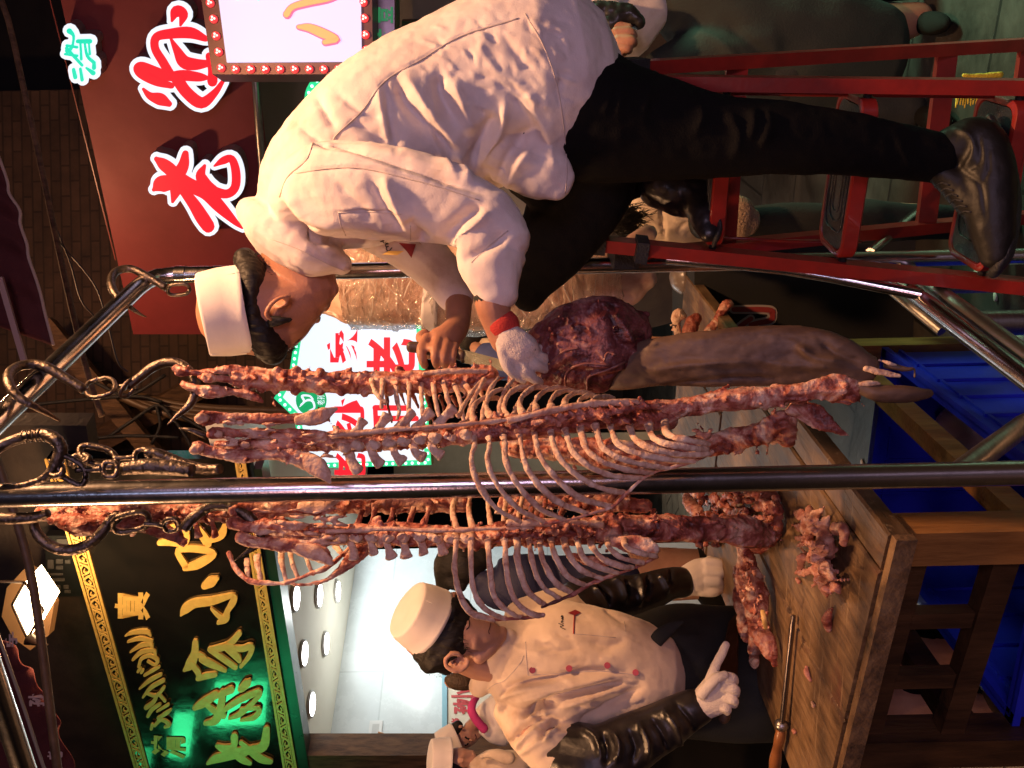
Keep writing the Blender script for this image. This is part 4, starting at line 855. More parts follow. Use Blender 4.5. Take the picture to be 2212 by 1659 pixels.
d_ = (fl1 - fl0).normalized(); MB().beam(D(1372, 537, 2.09), D(1398, 540, 2.09), .05, .07, tdir).build('hinge_bracket', BLACKRUB, ld, smooth=False)
MB().tube([D(1420, 200, 1.97), D(1780, 205, 1.95), D(2212, 210, 1.9), D(2330, 212, 1.9)], .004).build('tie_rod', REDPAINT, ld)
MB().tube([D(1530, 512, 2.2), D(1700, 520, 2.25), D(1860, 522, 2.3)], .004).build('tie_rod', REDPAINT, ld)
for z, dpt in ((1.035, .15), (.745, .165), (.445, .18)):
    a = ext(fr0, fr1, z) + tdir * .025; b = ext(fl0, fl1, z) - tdir * .025; ax = (b - a).normalized(); fw = V((-ax.y, ax.x, 0)); fw = fw if fw.y < 0 else -fw
    mid = (a + b) / 2 - fw * (dpt / 2 - .035); hw = (b - a).length / 2; hd_ = dpt / 2; rc = .035
    def rrect(hw, hd_, rc, z):
        o = []
        for cx_, cy_, a0 in ((hw - rc, hd_ - rc, 0), (-hw + rc, hd_ - rc, 90), (-hw + rc, -hd_ + rc, 180), (hw - rc, -hd_ + rc, 270)):
            for k in range(6):
                an = math.radians(a0 + k * 18); o.append(mid + ax * (cx_ + rc * math.cos(an)) + fw * (cy_ + rc * math.sin(an)) + Zv * z)
        return o
    tr = MB().rings([rrect(hw - .004, hd_ - .004, rc, -.03), rrect(hw, hd_, rc, -.026), rrect(hw, hd_, rc, .004), rrect(hw - .006, hd_ - .006, rc - .004, .007), rrect(hw - .014, hd_ - .014, rc - .008, .006), rrect(hw - .016, hd_ - .016, rc - .008, .0), ]).build('tread', REDPAINT, ld, sharp=35)
    mb = MB().rings([rrect(hw - .017, hd_ - .017, rc - .008, .0), rrect(hw - .017, hd_ - .017, rc - .008, .004)])
    mb.build('rubber_mat', TREADRUB, tr, sharp=35)
    mb = MB()
    for i, (hw2, hd2) in enumerate(((.70, .66), (.58, .44), (.46, .24))):
        ring = rrect(hw * hw2, hd_ * hd2, min(.03, hd_ * hd2 * .8), .005); mb.tube(ring + [ring[0]], .0022, seg=6)
    mb.build('mat_ridges', TREADRUB, tr)
    for e, sgn in ((a, -1), (b, 1)):
        MB().tube([e - ax * (-sgn) * 0 - Zv * .012 - ax * .02, e - Zv * .012 + ax * .02], .009, seg=12).build('pivot_peg', BLACKRUB, tr)
# ================================================================ PEOPLE: helpers
from mathutils.bvhtree import BVHTree
def bvh(*objs):
    v, f = [], []
    for o in objs:
        n = len(v); wl = worldloc(o); v += [q.co + wl for q in o.data.vertices]; f += [tuple(n + i for i in p.vertices) for p in o.data.polygons]
    return BVHTree.FromPolygons(v, f)
def hit(tree, x, y, lift=.0015):
    r = ray(x, y).normalized(); h = tree.ray_cast(CAM, r)
    return None if h[0] is None else h[0] - r * lift
def seam(parent, name, pts, C, tree, r, m, sub=8, dash=0, seg=6, lift=.0005):
    q = cr([C(*a)[:2] for a in pts], sub); P = [hit(tree, a[0], a[1], lift) for a in q]; P = [p for p in P if p is not None]
    if len(P) < 2: return
    # drop jumps
    out = [P[0]]
    for p in P[1:]:
        if (p - out[-1]).length < .05: out.append(p)
    if len(out) < 2: return
    return MB().tube(out, r, seg=seg).build(name, m, parent)
def patch(parent, name, quad, C, tree, m, lift=.003, n=8):
    """small flat piece of cloth laid on whatever it covers (bilinear photo quad)"""
    q = [np.array(C(*a)[:2]) for a in quad]; mb = MB(); rows = []; last = None
    for i in range(n + 1):
        row = []
        for j in range(n + 1):
            u, v = i / n, j / n; p = (q[0] * (1 - u) + q[1] * u) * (1 - v) + (q[3] * (1 - u) + q[2] * u) * v
            h = hit(tree, p[0], p[1], lift); h = h or last or D(p[0], p[1], 1.9); last = h; row.append(h)
        rows.append(row)
    n0 = len(mb.v)
    for r in rows: mb.v += r
    for i in range(n):
        for j in range(n): mb.f.append((n0 + i * (n + 1) + j, n0 + (i + 1) * (n + 1) + j, n0 + (i + 1) * (n + 1) + j + 1, n0 + i * (n + 1) + j + 1))
    return mb.build(name, m, parent)
def cap_hat(parent, c, axis, r0, r1, h, m=CAPCLOTH):
    axis = axis.normalized(); u = axis.orthogonal().normalized(); v = axis.cross(u); n = 48; rs = []
    for t, r in ((-.02, r0 * .955), (-.02, r0 * .99), (0, r0), (.10, r0 * 1.004), (.12, r0 * .992), (.5, r0 * .5 + r1 * .52), (.93, r1 * 1.0), (.985, r1 * .985), (1.0, r1 * .955), (1.004, r1 * .8), (1.0, r1 * .5), (.99, r1 * .15)):
        ring = []
        for j in range(n):
            a = 2 * math.pi * j / n; w_ = 1 + .006 * math.sin(3 * a + 1) + .004 * math.sin(7 * a); ring.append(c + axis * (h * t + .002 * math.sin(2 * a + t * 5)) + (u * math.cos(a) + v * math.sin(a)) * r * w_)
        rs.append(ring)
    o = MB().rings(rs, capa=False).build('cap', m, parent, sharp=50)
    for ph in (.6, 2.6, 4.7): MB().tube([c + axis * (h * t) + (u * math.cos(ph) + v * math.sin(ph)) * (r0 * (1 - t) + r1 * t) * 1.004 for t in (.0, .3, .6, .95)], .0012, seg=6).build('cap_seam', m, o)
    return o
def glist(pts, k, dd=0): return [(p[0], p[1], p[2] + dd, p[3] * k, *(p[4:] or ())) for p in pts]
SEAMW = mat('seam_thread', (.62, .54, .50), .9); SEAMD = mat('seam_shadow', (.54, .46, .42), .9)
C21, C22, C41, C42, C31, C32, C33, C23, C43 = cz(2, 1), cz(2, 2), cz(4, 1), cz(4, 2), cz(3, 1), cz(3, 2), cz(3, 3), cz(2, 3), cz(4, 3)

# ================================================================ BENT BUTCHER ON THE LADDER
TORSO = [(612, 500, 1.9, 78, .9), (690, 420, 1.9, 148, 1.0), (800, 345, 1.9, 184, .92), (900, 275, 1.9, 190, .86), (1000, 225, 1.9, 193, .84), (1090, 193, 1.9, 206, .82), (1168, 180, 1.9, 219, .82)]
ARM = [(640, 430, 1.80, 70), (700, 410, 1.75, 100), (790, 412, 1.71, 104), (890, 425, 1.69, 96), (980, 448, 1.67, 84), (1050, 480, 1.655, 74), (1085, 520, 1.645, 66)]
FORE = [(1075, 500, 1.65, 60), (1060, 555, 1.645, 76), (1066, 600, 1.635, 62), (1074, 632, 1.63, 49)]
FARM = [(800, 480, 2.02, 60), (880, 530, 2.03, 56), (945, 585, 2.02, 49), (990, 645, 2.0, 38)]
NLEG = [(1100, 205, 1.92, 170, .8), (1210, 232, 1.91, 168, .85), (1330, 265, 1.89, 130, .95), (1430, 282, 1.88, 110), (1560, 295, 1.87, 86), (1700, 299, 1.87, 77), (1850, 313, 1.88, 66), (1960, 330, 1.89, 57), (2035, 343, 1.9, 54)]
FLEG = [(1180, 330, 1.98, 120), (1270, 375, 2.02, 112), (1200, 520, 2.07, 84), (1138, 640, 2.1, 36)]
FSHIN = [(1140, 635, 2.1, 34), (1225, 515, 2.14, 56), (1335, 392, 2.14, 54), (1430, 372, 2.13, 46)]
pb = D(2190, 400, 1.9)
b = MB()
HEAD = [(650, 770, 1.9, 520, .76), (950, 760, 1.9, 590, .76), (1200, 755, 1.9, 605, .76), (1400, 690, 1.9, 535, .78), (1600, 600, 1.9, 425, .86), (1800, 520, 1.9, 322, .95), (1950, 488, 1.9, 220, 1.05), (2040, 470, 1.9, 110, 1.1)]
b.limb(HEAD, FA, seg=24)
b.limb([(1560, 1000, 1.93, 60), (1720, 880, 1.94, 60), (1850, 890, 1.945, 42), (1875, 850, 1.94, 40)], FA)          # brow and nose
b.limb([(1960, 720, 1.92, 55), (2003, 675, 1.92, 40), (2015, 600, 1.92, 40)], FA)                                   # lips
b.limb([(1500, 560, 1.818, 22), (1400, 575, 1.812, 30), (1290, 630, 1.808, 34), (1205, 730, 1.808, 36), (1185, 820, 1.812, 34), (1235, 868, 1.818, 34)], FA, seg=10)   # ear helix
b.limb([(1470, 640, 1.835, 60), (1340, 730, 1.832, 85, .3), (1260, 820, 1.832, 60, .3)], FA, seg=12)
b.limb([(1480, 600, 1.822, 34), (1420, 680, 1.82, 26), (1330, 720, 1.824, 18)], FA, seg=8)
b.limb([(600, 480, 1.9, 62, .9), (640, 560, 1.9, 64, .9), (670, 620, 1.9, 60, .9)])                                   # neck
b.limb(glist(TORSO, .72)); b.limb(glist(ARM, .6)); b.limb([(1060, 540, 1.645, 42), (1062, 620, 1.635, 40), (1066, 665, 1.63, 38), (1076, 700, 1.63, 33), (1095, 735, 1.63, 36)])
b.limb(glist(FARM, .68)); b.limb([(850, 200, 2.0, 150), (830, 480, 1.92, 142), (760, 600, 1.86, 150), (640, 700, 1.84, 175), (520, 770, 1.835, 110)], KC)
for f in ([(500, 630, 1.825, 60), (440, 760, 1.80, 58), (455, 880, 1.795, 54), (480, 945, 1.81, 44)], [(620, 660, 1.815, 56), (590, 770, 1.79, 52), (590, 880, 1.785, 50), (610, 945, 1.80, 42)], [(720, 690, 1.815, 54), (690, 800, 1.79, 50), (688, 890, 1.785, 48), (705, 950, 1.80, 40)], [(810, 720, 1.82, 48), (785, 820, 1.795, 46), (778, 890, 1.79, 44), (790, 945, 1.805, 38)]): b.limb(f, KC, seg=10)
b.limb([(480, 600, 1.86, 70), (430, 640, 1.845, 58), (520, 740, 1.80, 40), (560, 770, 1.795, 36)], KC, seg=10)           # thumb over the handle
b.limb(glist(NLEG, .7)); b.limb([(2020, 340, 1.9, 41), (2060, 335, 1.89, 40), (2100, 345, 1.87, 36)]); b.limb(glist(FLEG, .7)); b.limb(glist(FSHIN, .65))
man = b.build('person', SKIN, voxel=.0035, sm=3, loc=pb)
tag(man, 'butcher in a white jacket and white cap bending from the red ladder with a knife', 'person')
# hair
h = MB()
h.limb([(905, 90, 1.9, 165, 1.8), (985, 300, 1.9, 235, 2.15), (990, 500, 1.9, 205, 2.6), (1000, 720, 1.9, 165, 3.25), (1075, 930, 1.9, 245, 2.1), (1190, 1130, 1.9, 262, 1.7), (1260, 1290, 1.91, 215, 1.5), (1275, 1375, 1.92, 90, 1.6)], FA, seg=24)
h.limb([(1250, 900, 1.83, 90, .5), (1400, 890, 1.828, 62, .4), (1530, 880, 1.832, 30, .4)], FA)
h.limb([(1350, 1080, 1.9, 140, 1.8), (1470, 1150, 1.92, 110, 1.6), (1560, 1130, 1.93, 50, 1.2)], FA)
def hairtex(me): displace(me, [((120, 120, 22), .0022, 'n')])
hr = h.build('hair', HAIR, man, voxel=.0035, sm=2, post=hairtex)
def strands(parent, base, n, C, ln, d, m=HAIR):
    mb = MB()
    for _ in range(n):
        u = random.random(); i = int(u * (len(base) - 1)); t = u * (len(base) - 1) - i; a, c = base[i], base[i + 1]; x = a[0] + (c[0] - a[0]) * t + random.gauss(0, 12); y = a[1] + (c[1] - a[1]) * t + random.gauss(0, 12)
        dx, dy = a[2] + (c[2] - a[2]) * t, a[3] + (c[3] - a[3]) * t; k = random.uniform(.5, 1.1) * ln; dd = d + random.uniform(-.03, .03)
        jx, jy = random.gauss(0, .25), random.gauss(0, .25)
        mb.tube([D(*C(x + (dx + jx * q) * k * q, y + (dy + jy * q) * k * q)[:2], dd) for q in (0, .5, 1)], [.0007, .0006, .0002], seg=4)
    return mb.build('hair_strands', m, parent)
strands(hr, [(1000, 1330, .3, 1), (1200, 1420, .6, 1), (1400, 1380, 1, .6), (1520, 1250, 1, .2), (1590, 1130, 1, -.2)], 170, FA, 60, 1.92)
strands(hr, [(760, 140, -.4, -1), (900, 60, .2, -1), (1060, 10, .8, -.6), (1210, 150, 1, .1), (1220, 350, 1, .2), (1190, 540, 1, .3)], 150, FA, 38, 1.88)
# cap
ax = (UP * .985 - RT * .16) * .966 - FW * .26
cap_hat(man, D(*FA(905, 735)[:2], 1.9), ax, .0965, .0895, .088)
# jacket
j = MB(); j.limb(TORSO, seg=28); j.limb(ARM, seg=22); j.limb(FORE, seg=22); j.limb(FARM, seg=18)
j.limb([(1100, 330, 1.84, 70, .8), (1180, 375, 1.83, 62, .6), (1215, 400, 1.83, 38, .5)])
j.limb([(560, 470, 1.9, 40, 1.6), (600, 500, 1.88, 58, 1.5), (680, 545, 1.86, 60, 1.3), (735, 570, 1.87, 26, 1.5)])
JF = [(C21, [(840, 455), (900, 600), (1040, 745), (1190, 900)], 38, -.024), (C21, [(900, 450), (1010, 620), (1130, 790), (1230, 900)], 44, .017), (C21, [(1085, 440), (1110, 560), (1200, 720)], 34, -.021), (C21, [(1180, 450), (1240, 640), (1310, 790)], 48, .013),
      (C21, [(775, 480), (805, 690), (850, 880)], 26, -.012), (C21, [(740, 520), (770, 700), (800, 860)], 26, .009), (C21, [(1440, 670), (1370, 800), (1290, 990)], 46, -.024), (C21, [(1500, 600), (1450, 790), (1340, 980)], 36, .018),
      (C21, [(1659, 760), (1520, 900), (1430, 1100)], 50, -.022), (C21, [(1659, 860), (1560, 990), (1490, 1120)], 40, .014), (C21, [(1190, 890), (1240, 990), (1290, 1080)], 40, .014), (C21, [(560, 700), (700, 780), (830, 860)], 30, -.010), (C21, [(380, 800), (640, 880), (920, 975), (1360, 1140)], 30, -.018),
      (C21, [(360, 880), (640, 950), (920, 1050), (1350, 1210)], 30, .008), (C21, [(150, 1190), (240, 1330), (420, 1415), (660, 1415)], 32, -.020), (C21, [(190, 1140), (330, 1290), (540, 1360)], 40, .013), (C21, [(770, 1050), (850, 1220), (960, 1410)], 40, .017), (C21, [(690, 1060), (780, 1240), (880, 1380)], 34, -.014),
      (C21, [(905, 1300), (960, 1380), (1015, 1460)], 34, -.022), (C21, [(1345, 1220), (1230, 1310), (1140, 1420)], 36, -.021), (C21, [(1400, 1260), (1300, 1350), (1180, 1460)], 32, .015), (C21, [(1500, 1380), (1380, 1470), (1230, 1540)], 36, -.017), (C21, [(500, 560), (640, 660), (760, 700)], 26, -.008),
      (C21, [(250, 730), (400, 850), (480, 880)], 24, -.010), (C21, [(370, 570), (430, 680), (480, 760)], 26, -.010), (C21, [(480, 1080), (600, 1200), (700, 1330)], 40, -.008), (C21, [(1000, 640), (1100, 900), (1220, 1080)], 28, .009),
      (C21, [(300, 1300), (420, 1500), (640, 1560)], 30, -.008), (C21, [(660, 1420), (760, 1440), (900, 1450)], 26, -.012), (C21, [(1480, 200), (1560, 330), (1659, 420)], 30, -.006), (C21, [(1300, 250), (1440, 420), (1600, 520)], 26, .005), (C31, [(0, 560), (120, 700), (200, 900)], 40, -.010), (C31, [(100, 620), (220, 780), (280, 1000)], 30, .008), (C31, [(0, 800), (150, 900), (330, 950)], 30, -.008)]
for _q in ([(470, 830), (500, 790), (640, 660), (780, 480), (1000, 350), (1230, 215), (1570, 110)], [(350, 850), (310, 950), (200, 1050), (150, 1170)], [(240, 1030), (450, 1000), (640, 1000), (870, 1050), (1090, 1110), (1340, 1190)], [(500, 1262), (690, 1258), (875, 1274)]): JF += [(C21, _q, 12, -.004), (C21, [(a + 8, b - 16) for a, b in _q], 11, .003)]
# small crumples over the lower back
rnd = random.Random(3)
for _ in range(90):
    x = rnd.uniform(1000, 1900); y = rnd.uniform(150, 760) - (x - 1000) * .12; a = rnd.uniform(.2, 1.5); L = rnd.uniform(50, 120)
    JF.append((C21, [(x - L * math.cos(a) * .5, y - L * math.sin(a) * .5), (x + 10, y), (x + L * math.cos(a) * .5, y + L * math.sin(a) * .5)], rnd.uniform(9, 19), rnd.choice((-1, 1)) * rnd.uniform(.0018, .0042)))
jk = j.build('jacket', WHITECLOTH, man, voxel=.0045, sm=2, fold=JF, disp=[(7, .004, 'n'), (22, .0022, 'f'), (60, .0007, 'n')])
tj = bvh(jk)
for pts, r, m in (([(470, 830), (500, 790), (640, 660), (780, 480), (1000, 350), (1230, 215), (1570, 110)], .0016, SEAMD), ([(350, 850), (310, 950), (200, 1050), (150, 1170)], .0014, SEAMD), ([(240, 1030), (450, 1000), (640, 1000), (870, 1050), (1090, 1110), (1340, 1190)], .0012, SEAMD), ([(500, 1262), (690, 1258), (875, 1274)], .0010, SEAMW), ([(500, 1262), (515, 1330), (545, 1400)], .0010, SEAMD), ([(930, 1340), (930, 1440)], .0009, SEAMD), ([(1510, 1370), (1420, 1440), (1290, 1560)], .0012, SEAMD), ([(100, 1420), (260, 1480), (420, 1560), (540, 1610)], .0009, SEAMD)):
    seam(jk, 'seam', pts, C21, tj, r, m)
seam(jk, 'seam', [(100, 80), (210, 270), (290, 500), (330, 740), (350, 1000), (340, 1150)], C31, tj, .0012, SEAMD)
patch(jk, 'pocket_tab', [(860, 1442), (962, 1450), (935, 1532), (905, 1490)], C21, tj, mat('tab_red', (.24, .015, .02), .7), .004, 5)
patch(jk, 'pin_badge', [(760, 1512), (800, 1490), (890, 1490), (850, 1515)], C21, tj, GOLD, .005, 3)
text('embroidery', 'Cuis', [(745, 1440), (820, 1440), (820, 1500), (745, 1500)], C21, (D(840, 527, 1.74), FW * -1), .0, mat('thread_dark', (.02, .018, .02), .8), jk, .02, .3) if False else None
# embroidered script on the chest: strokes dropped onto the cloth
THR = mat('thread_dark', (.02, .018, .02), .8)
for st in ([(820, 1470), (800, 1490), (785, 1478), (790, 1462)], [(800, 1462), (785, 1466), (782, 1452), (800, 1448)], [(795, 1442), (775, 1448)], [(785, 1436), (770, 1442), (765, 1430)], [(770, 1428), (750, 1436)], [(760, 1424), (742, 1432)]):
    seam(jk, 'embroidery', st, C21, tj, .0011, THR, sub=4, lift=.001)
# cuff linings
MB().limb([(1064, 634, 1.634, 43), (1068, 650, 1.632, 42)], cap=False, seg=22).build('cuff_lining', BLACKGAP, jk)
# trousers
t = MB(); t.limb(NLEG, seg=24); t.limb(FLEG, seg=20); t.limb(FSHIN, seg=18)
TF = [(C31, [(620, 500), (590, 600), (560, 690)], 24, .006), (C31, [(690, 470), (670, 580), (650, 680)], 22, .005), (C31, [(850, 480), (830, 580), (800, 690)], 26, .006), (C31, [(1130, 620), (1150, 700), (1110, 790)], 30, .008), (C31, [(1300, 660), (1370, 800), (1340, 930)], 32, .008), (C31, [(1420, 650), (1460, 740), (1430, 840)], 26, .006), (C31, [(1540, 670), (1560, 760), (1500, 880)], 26, .007),
      (C41, [(60, 640), (50, 720), (30, 800)], 26, .007), (C41, [(130, 660), (120, 760), (90, 860)], 24, .006), (C31, [(300, 480), (420, 400), (560, 360)], 24, .006), (C41, [(1000, 800), (1050, 900), (1100, 1040)], 30, -.006), (C41, [(900, 800), (950, 920), (990, 1040)], 26, .005), (C31, [(240, 310), (300, 500), (400, 800)], 30, -.006)]
tr = t.build('trousers', BLACKCLOTH, man, voxel=.006, sm=3, fold=TF, disp=[(9, .004, 'n'), (26, .002, 'f')])
seam(tr, 'pocket_trim', [(205, 172), (230, 185), (245, 200)], C31, bvh(tr), .002, mat('trim_orange', (.5, .14, .05), .7), sub=3)
# shoes
s = MB(); s.limb([(2040, 330, 1.895, 46), (2072, 318, 1.885, 52), (2110, 310, 1.87, 56), (2130, 365, 1.86, 58), (2138, 440, 1.85, 55, .8), (2146, 510, 1.845, 45, .8), (2150, 555, 1.84, 32, .8)], seg=20); s.limb([(2030, 375, 1.89, 26), (2065, 400, 1.88, 34), (2105, 440, 1.86, 36)])
sh = s.build('shoe', SHOELEATHER, man, voxel=.005, sm=5, disp=[(30, .0012, 'f')], fold=[(C41, [(1390, 800), (1400, 950), (1330, 1010)], 12, -.003), (C41, [(1440, 830), (1450, 1000), (1400, 1100)], 10, -.0025), (C41, [(1240, 760), (1330, 800), (1360, 900), (1290, 1010)], 16, .004), (C41, [(1300, 1020), (1400, 1100), (1430, 1280)], 12, -.0025)])
ts = bvh(sh)
MB().limb([(2138, 256, 1.87, 10, 3.5), (2168, 318, 1.865, 14, 3.4), (2186, 400, 1.86, 16, 3.2), (2188, 470, 1.855, 16, 3.0), (2174, 545, 1.85, 16, 2.6), (2150, 584, 1.845, 13, 2.4)], seg=16).build('sole', BLACKRUB, sh)
for k in range(6): seam(sh, 'lace', [(1130 + 24 * k, 1110 + 36 * k), (1170 + 26 * k, 1085 + 34 * k), (1215 + 26 * k, 1100 + 32 * k)], C41, ts, .0022, BLACKRUB, sub=4)
s = MB(); s.limb([(1420, 395, 2.13, 52), (1480, 415, 2.11, 56), (1512, 440, 2.08, 42), (1524, 475, 2.05, 32), (1531, 505, 2.03, 22)], seg=18)
sf = s.build('shoe', BLACKLEATHER, man, voxel=.005, sm=3, disp=[(30, .0025, 'f')])
MB().limb([(1552, 395, 2.1, 7, 5), (1554, 440, 2.07, 8, 5), (1553, 495, 2.04, 8, 4), (1546, 518, 2.02, 6, 4)], seg=14).build('sole', BLACKRUB, sf)
# glove on the near hand
GLOVE = mat('dirty_white_glove', (.52, .44, .40), .95, col2=[(.20, .12, .06), (.40, .30, .23), (.55, .47, .43), (.60, .53, .50)], nscale=11, bump=.4, bscale=380, lo=.28, hi=.55)
g = MB(); g.limb([(1335, 520, 1.63, 140), (1370, 600, 1.625, 165), (1440, 700, 1.62, 205, .7), (1530, 800, 1.62, 215, .65), (1590, 880, 1.625, 180, .6)], KC)
for f in ([(1480, 900, 1.615, 75), (1580, 1010, 1.61, 66), (1680, 1090, 1.62, 58), (1745, 1120, 1.64, 44)], [(1560, 860, 1.62, 72), (1690, 930, 1.615, 62), (1790, 985, 1.63, 54)], [(1620, 800, 1.625, 68), (1750, 850, 1.625, 60), (1850, 890, 1.64, 50)], [(1650, 740, 1.635, 62), (1760, 770, 1.64, 54), (1850, 810, 1.655, 44)], [(1330, 780, 1.61, 70), (1370, 930, 1.605, 66), (1450, 1040, 1.61, 56), (1550, 1100, 1.62, 48)]): g.limb(f, KC, seg=10)
gl = g.build('glove', GLOVE, man, voxel=.003, sm=3, disp=[(35, .002, 'f')])
MB().limb([(1318, 495, 1.63, 190), (1334, 528, 1.628, 186)], KC, seg=22).build('glove_band', mat('band_red', (.50, .04, .03), .9, bump=.3, bscale=300), gl)
# knife
kn = thing('boning_knife', D(*KC(600, 780)[:2], 1.805), 'boning knife with a dark wooden handle in the fist of the bent butcher', 'knife')
MB().limb([(320, 735, 1.81, 62), (420, 745, 1.81, 62), (620, 790, 1.81, 56), (800, 815, 1.81, 58), (880, 830, 1.80, 62)], KC, tt=.7).build('handle', mat('knife_wood', (.06, .035, .02), .5, col2=(.09, .05, .03), nscale=30, bump=.2), kn)
P_ = [D(*KC(*a)[:2], dd) for a, dd in (((870, 905), 1.80), ((905, 765), 1.80), ((1270, 862), 1.72), ((1420, 985), 1.68), ((1390, 1010), 1.68))]
MB().prism(P_, V((0, .003, 0))).build('blade', mat('blade_steel', (.35, .37, .33), .25, 1.0, col2=(.28, .30, .27), nscale=20), kn, smooth=False)
# ================================================================ LEFT BUTCHER AT THE TABLE
M_APRON = mat('dark_apron', (.016, .018, .016), .75, col2=(.026, .028, .025), nscale=7, bump=.15, bscale=260, spec=.3)
CREAMCLOTH = mat('cream_cotton', (.72, .58, .43), .92, col2=[(.48, .35, .24), (.64, .51, .38), (.72, .58, .43)], lo=.27, hi=.6, nscale=8, bump=.15, bscale=420, sheen=.2, spec=.2)
LT = [(1070, 1400, 2.52, 62, .8), (1120, 1422, 2.52, 108, .8), (1200, 1438, 2.51, 142, .72), (1290, 1442, 2.51, 128, .75), (1392, 1458, 2.53, 112, .8)]
LA = [(1110, 1530, 2.48, 48), (1150, 1570, 2.44, 62), (1200, 1610, 2.41, 70), (1245, 1640, 2.38, 66)]
LF = [(1226, 1632, 2.39, 72), (1290, 1640, 2.36, 74), (1350, 1612, 2.36, 64), (1420, 1575, 2.36, 54), (1490, 1535, 2.36, 43), (1506, 1528, 2.36, 40)]
RA = [(1130, 1345, 2.56, 50), (1190, 1325, 2.62, 52), (1250, 1310, 2.68, 46)]
RF = [(1245, 1300, 2.68, 46), (1300, 1290, 2.73, 48), (1370, 1285, 2.80, 44), (1440, 1262, 2.88, 36), (1475, 1258, 2.92, 32)]
AP = [(1378, 1440, 2.56, 112, .7), (1450, 1445, 2.60, 138, .62), (1560, 1452, 2.63, 142, .6), (1700, 1458, 2.66, 136, .6), (1830, 1462, 2.68, 128, .6)]
pl_ = D(1500, 1450, 2.6); pl_.z = 0
b = MB()
b.limb([(600, 730, 2.46, 380, .78), (680, 765, 2.46, 420, .76), (800, 800, 2.46, 432, .76), (960, 815, 2.46, 318, .95), (1100, 825, 2.46, 232, 1.25), (1230, 830, 2.46, 168, 1.5), (1345, 838, 2.465, 92, 1.6)], GC, seg=24)
b.limb([(1000, 640, 2.46, 45), (1100, 650, 2.46, 45), (1185, 668, 2.46, 36), (1195, 700, 2.46, 28)], GC); b.limb([(1215, 745, 2.44, 40, 1.4), (1238, 725, 2.445, 26, 1.6)], GC); b.limb([(1262, 740, 2.445, 36, 1.6), (1290, 760, 2.45, 40, 1.6)], GC)
b.limb([(1010, 730, 2.40, 40, .8), (1020, 690, 2.42, 36, .8)], GC); b.limb([(1370, 800, 2.455, 62, 1.3), (1340, 860, 2.44, 70, 1.2), (1250, 980, 2.42, 70, 1.0), (1120, 1070, 2.41, 80, .9)], GC)
b.limb([(1080, 880, 2.395, 120, .4), (1180, 900, 2.41, 110, .4)], GC)
b.limb([(990, 1085, 2.375, 24), (1000, 1140, 2.37, 30), (930, 1215, 2.365, 30), (850, 1222, 2.36, 28), (775, 1175, 2.36, 28), (757, 1100, 2.362, 28), (820, 1042, 2.366, 26), (900, 1042, 2.372, 26), (935, 1085, 2.378, 24)], GC, seg=10)
b.limb([(960, 1110, 2.385, 60, .4), (880, 1130, 2.385, 75, .35), (800, 1120, 2.385, 48, .4)], GC); b.limb([(930, 1150, 2.37, 20), (870, 1165, 2.37, 18), (820, 1130, 2.372, 16)], GC, seg=8)
b.limb([(960, 1060, 2.47, 190, .95), (1120, 1130, 2.48, 185, .95), (1300, 1170, 2.49, 190, .9), (1480, 1170, 2.50, 220, .8)], GC)
for q in (LT, AP): b.limb(glist(q, .7))
for q in (LA, LF, RA, RF): b.limb(glist(q, .6))
b.limb([(1500, 1520, 2.36, 24), (1560, 1500, 2.36, 22)]); b.limb([(1460, 1260, 2.9, 22), (1510, 1250, 2.94, 22)])
for yy in (1400, 1515): b.limb([(1780, yy, 2.68, 62), (1950, yy + 8, 2.7, 48), (2120, yy + 14, 2.72, 36), (2165, yy + 14, 2.72, 34)])
m2 = b.build('person', SKIN2, voxel=.0042, sm=3, loc=pl_)
tag(m2, 'butcher in a cream jacket, black sleeve guards and white gloves cutting meat at the table', 'person')
tm = bvh(m2)
LIPM = mat('mouth_dark', (.10, .03, .025), .6)
seam(m2, 'mouth', [(1250, 700), (1242, 745), (1228, 790), (1236, 822)], GC, tm, .0016, LIPM, lift=.0003); seam(m2, 'eyelid', [(985, 770), (1012, 745), (1020, 700), (1012, 660)], GC, tm, .0017, mat('lash_dark', (.02, .012, .01), .7), lift=.0003)
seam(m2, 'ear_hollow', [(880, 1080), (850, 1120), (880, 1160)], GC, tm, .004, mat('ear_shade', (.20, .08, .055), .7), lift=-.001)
h = MB(); h.limb([(690, 780, 2.455, 430, .72), (740, 800, 2.455, 440, .76), (790, 830, 2.45, 425, .76)], GC, seg=24)
h.limb([(640, 1080, 2.45, 190, 1.7), (720, 1130, 2.45, 130, 2.2), (760, 1180, 2.45, 80, 2.5)], GC); h.limb([(800, 900, 2.40, 180, .55), (880, 940, 2.395, 110, .5), (960, 1000, 2.39, 50, .5)], GC); h.limb([(840, 560, 2.45, 150, 1.5), (930, 600, 2.45, 90, 1.8), (985, 700, 2.44, 40, 1.5)], GC)
h.limb([(820, 740, 2.40, 130, .7), (920, 800, 2.40, 80, .5)], GC)
hr = h.build('hair', HAIR, m2, voxel=.0042, sm=2, post=hairtex)
strands(hr, [(340, 1010, -.6, .8), (480, 1200, -.2, 1), (640, 1265, .4, .8), (760, 1270, 1, .3)], 50, GC, 13, 2.44); strands(hr, [(900, 840, 1, -.1), (960, 950, 1, .2), (985, 1010, 1, .3)], 60, GC, 45, 2.385); strands(hr, [(960, 480, 1, -.2), (1010, 600, 1, 0)], 50, GC, 36, 2.43)
ax = (UP * .814 + RT * .58) * .94 - FW * .34
cap_hat(m2, D(*GC(600, 690)[:2], 2.455), ax, .097, .083, .080)
j = MB(); j.limb(LT, seg=28); j.limb(LA, seg=20); j.limb(RA, seg=18)
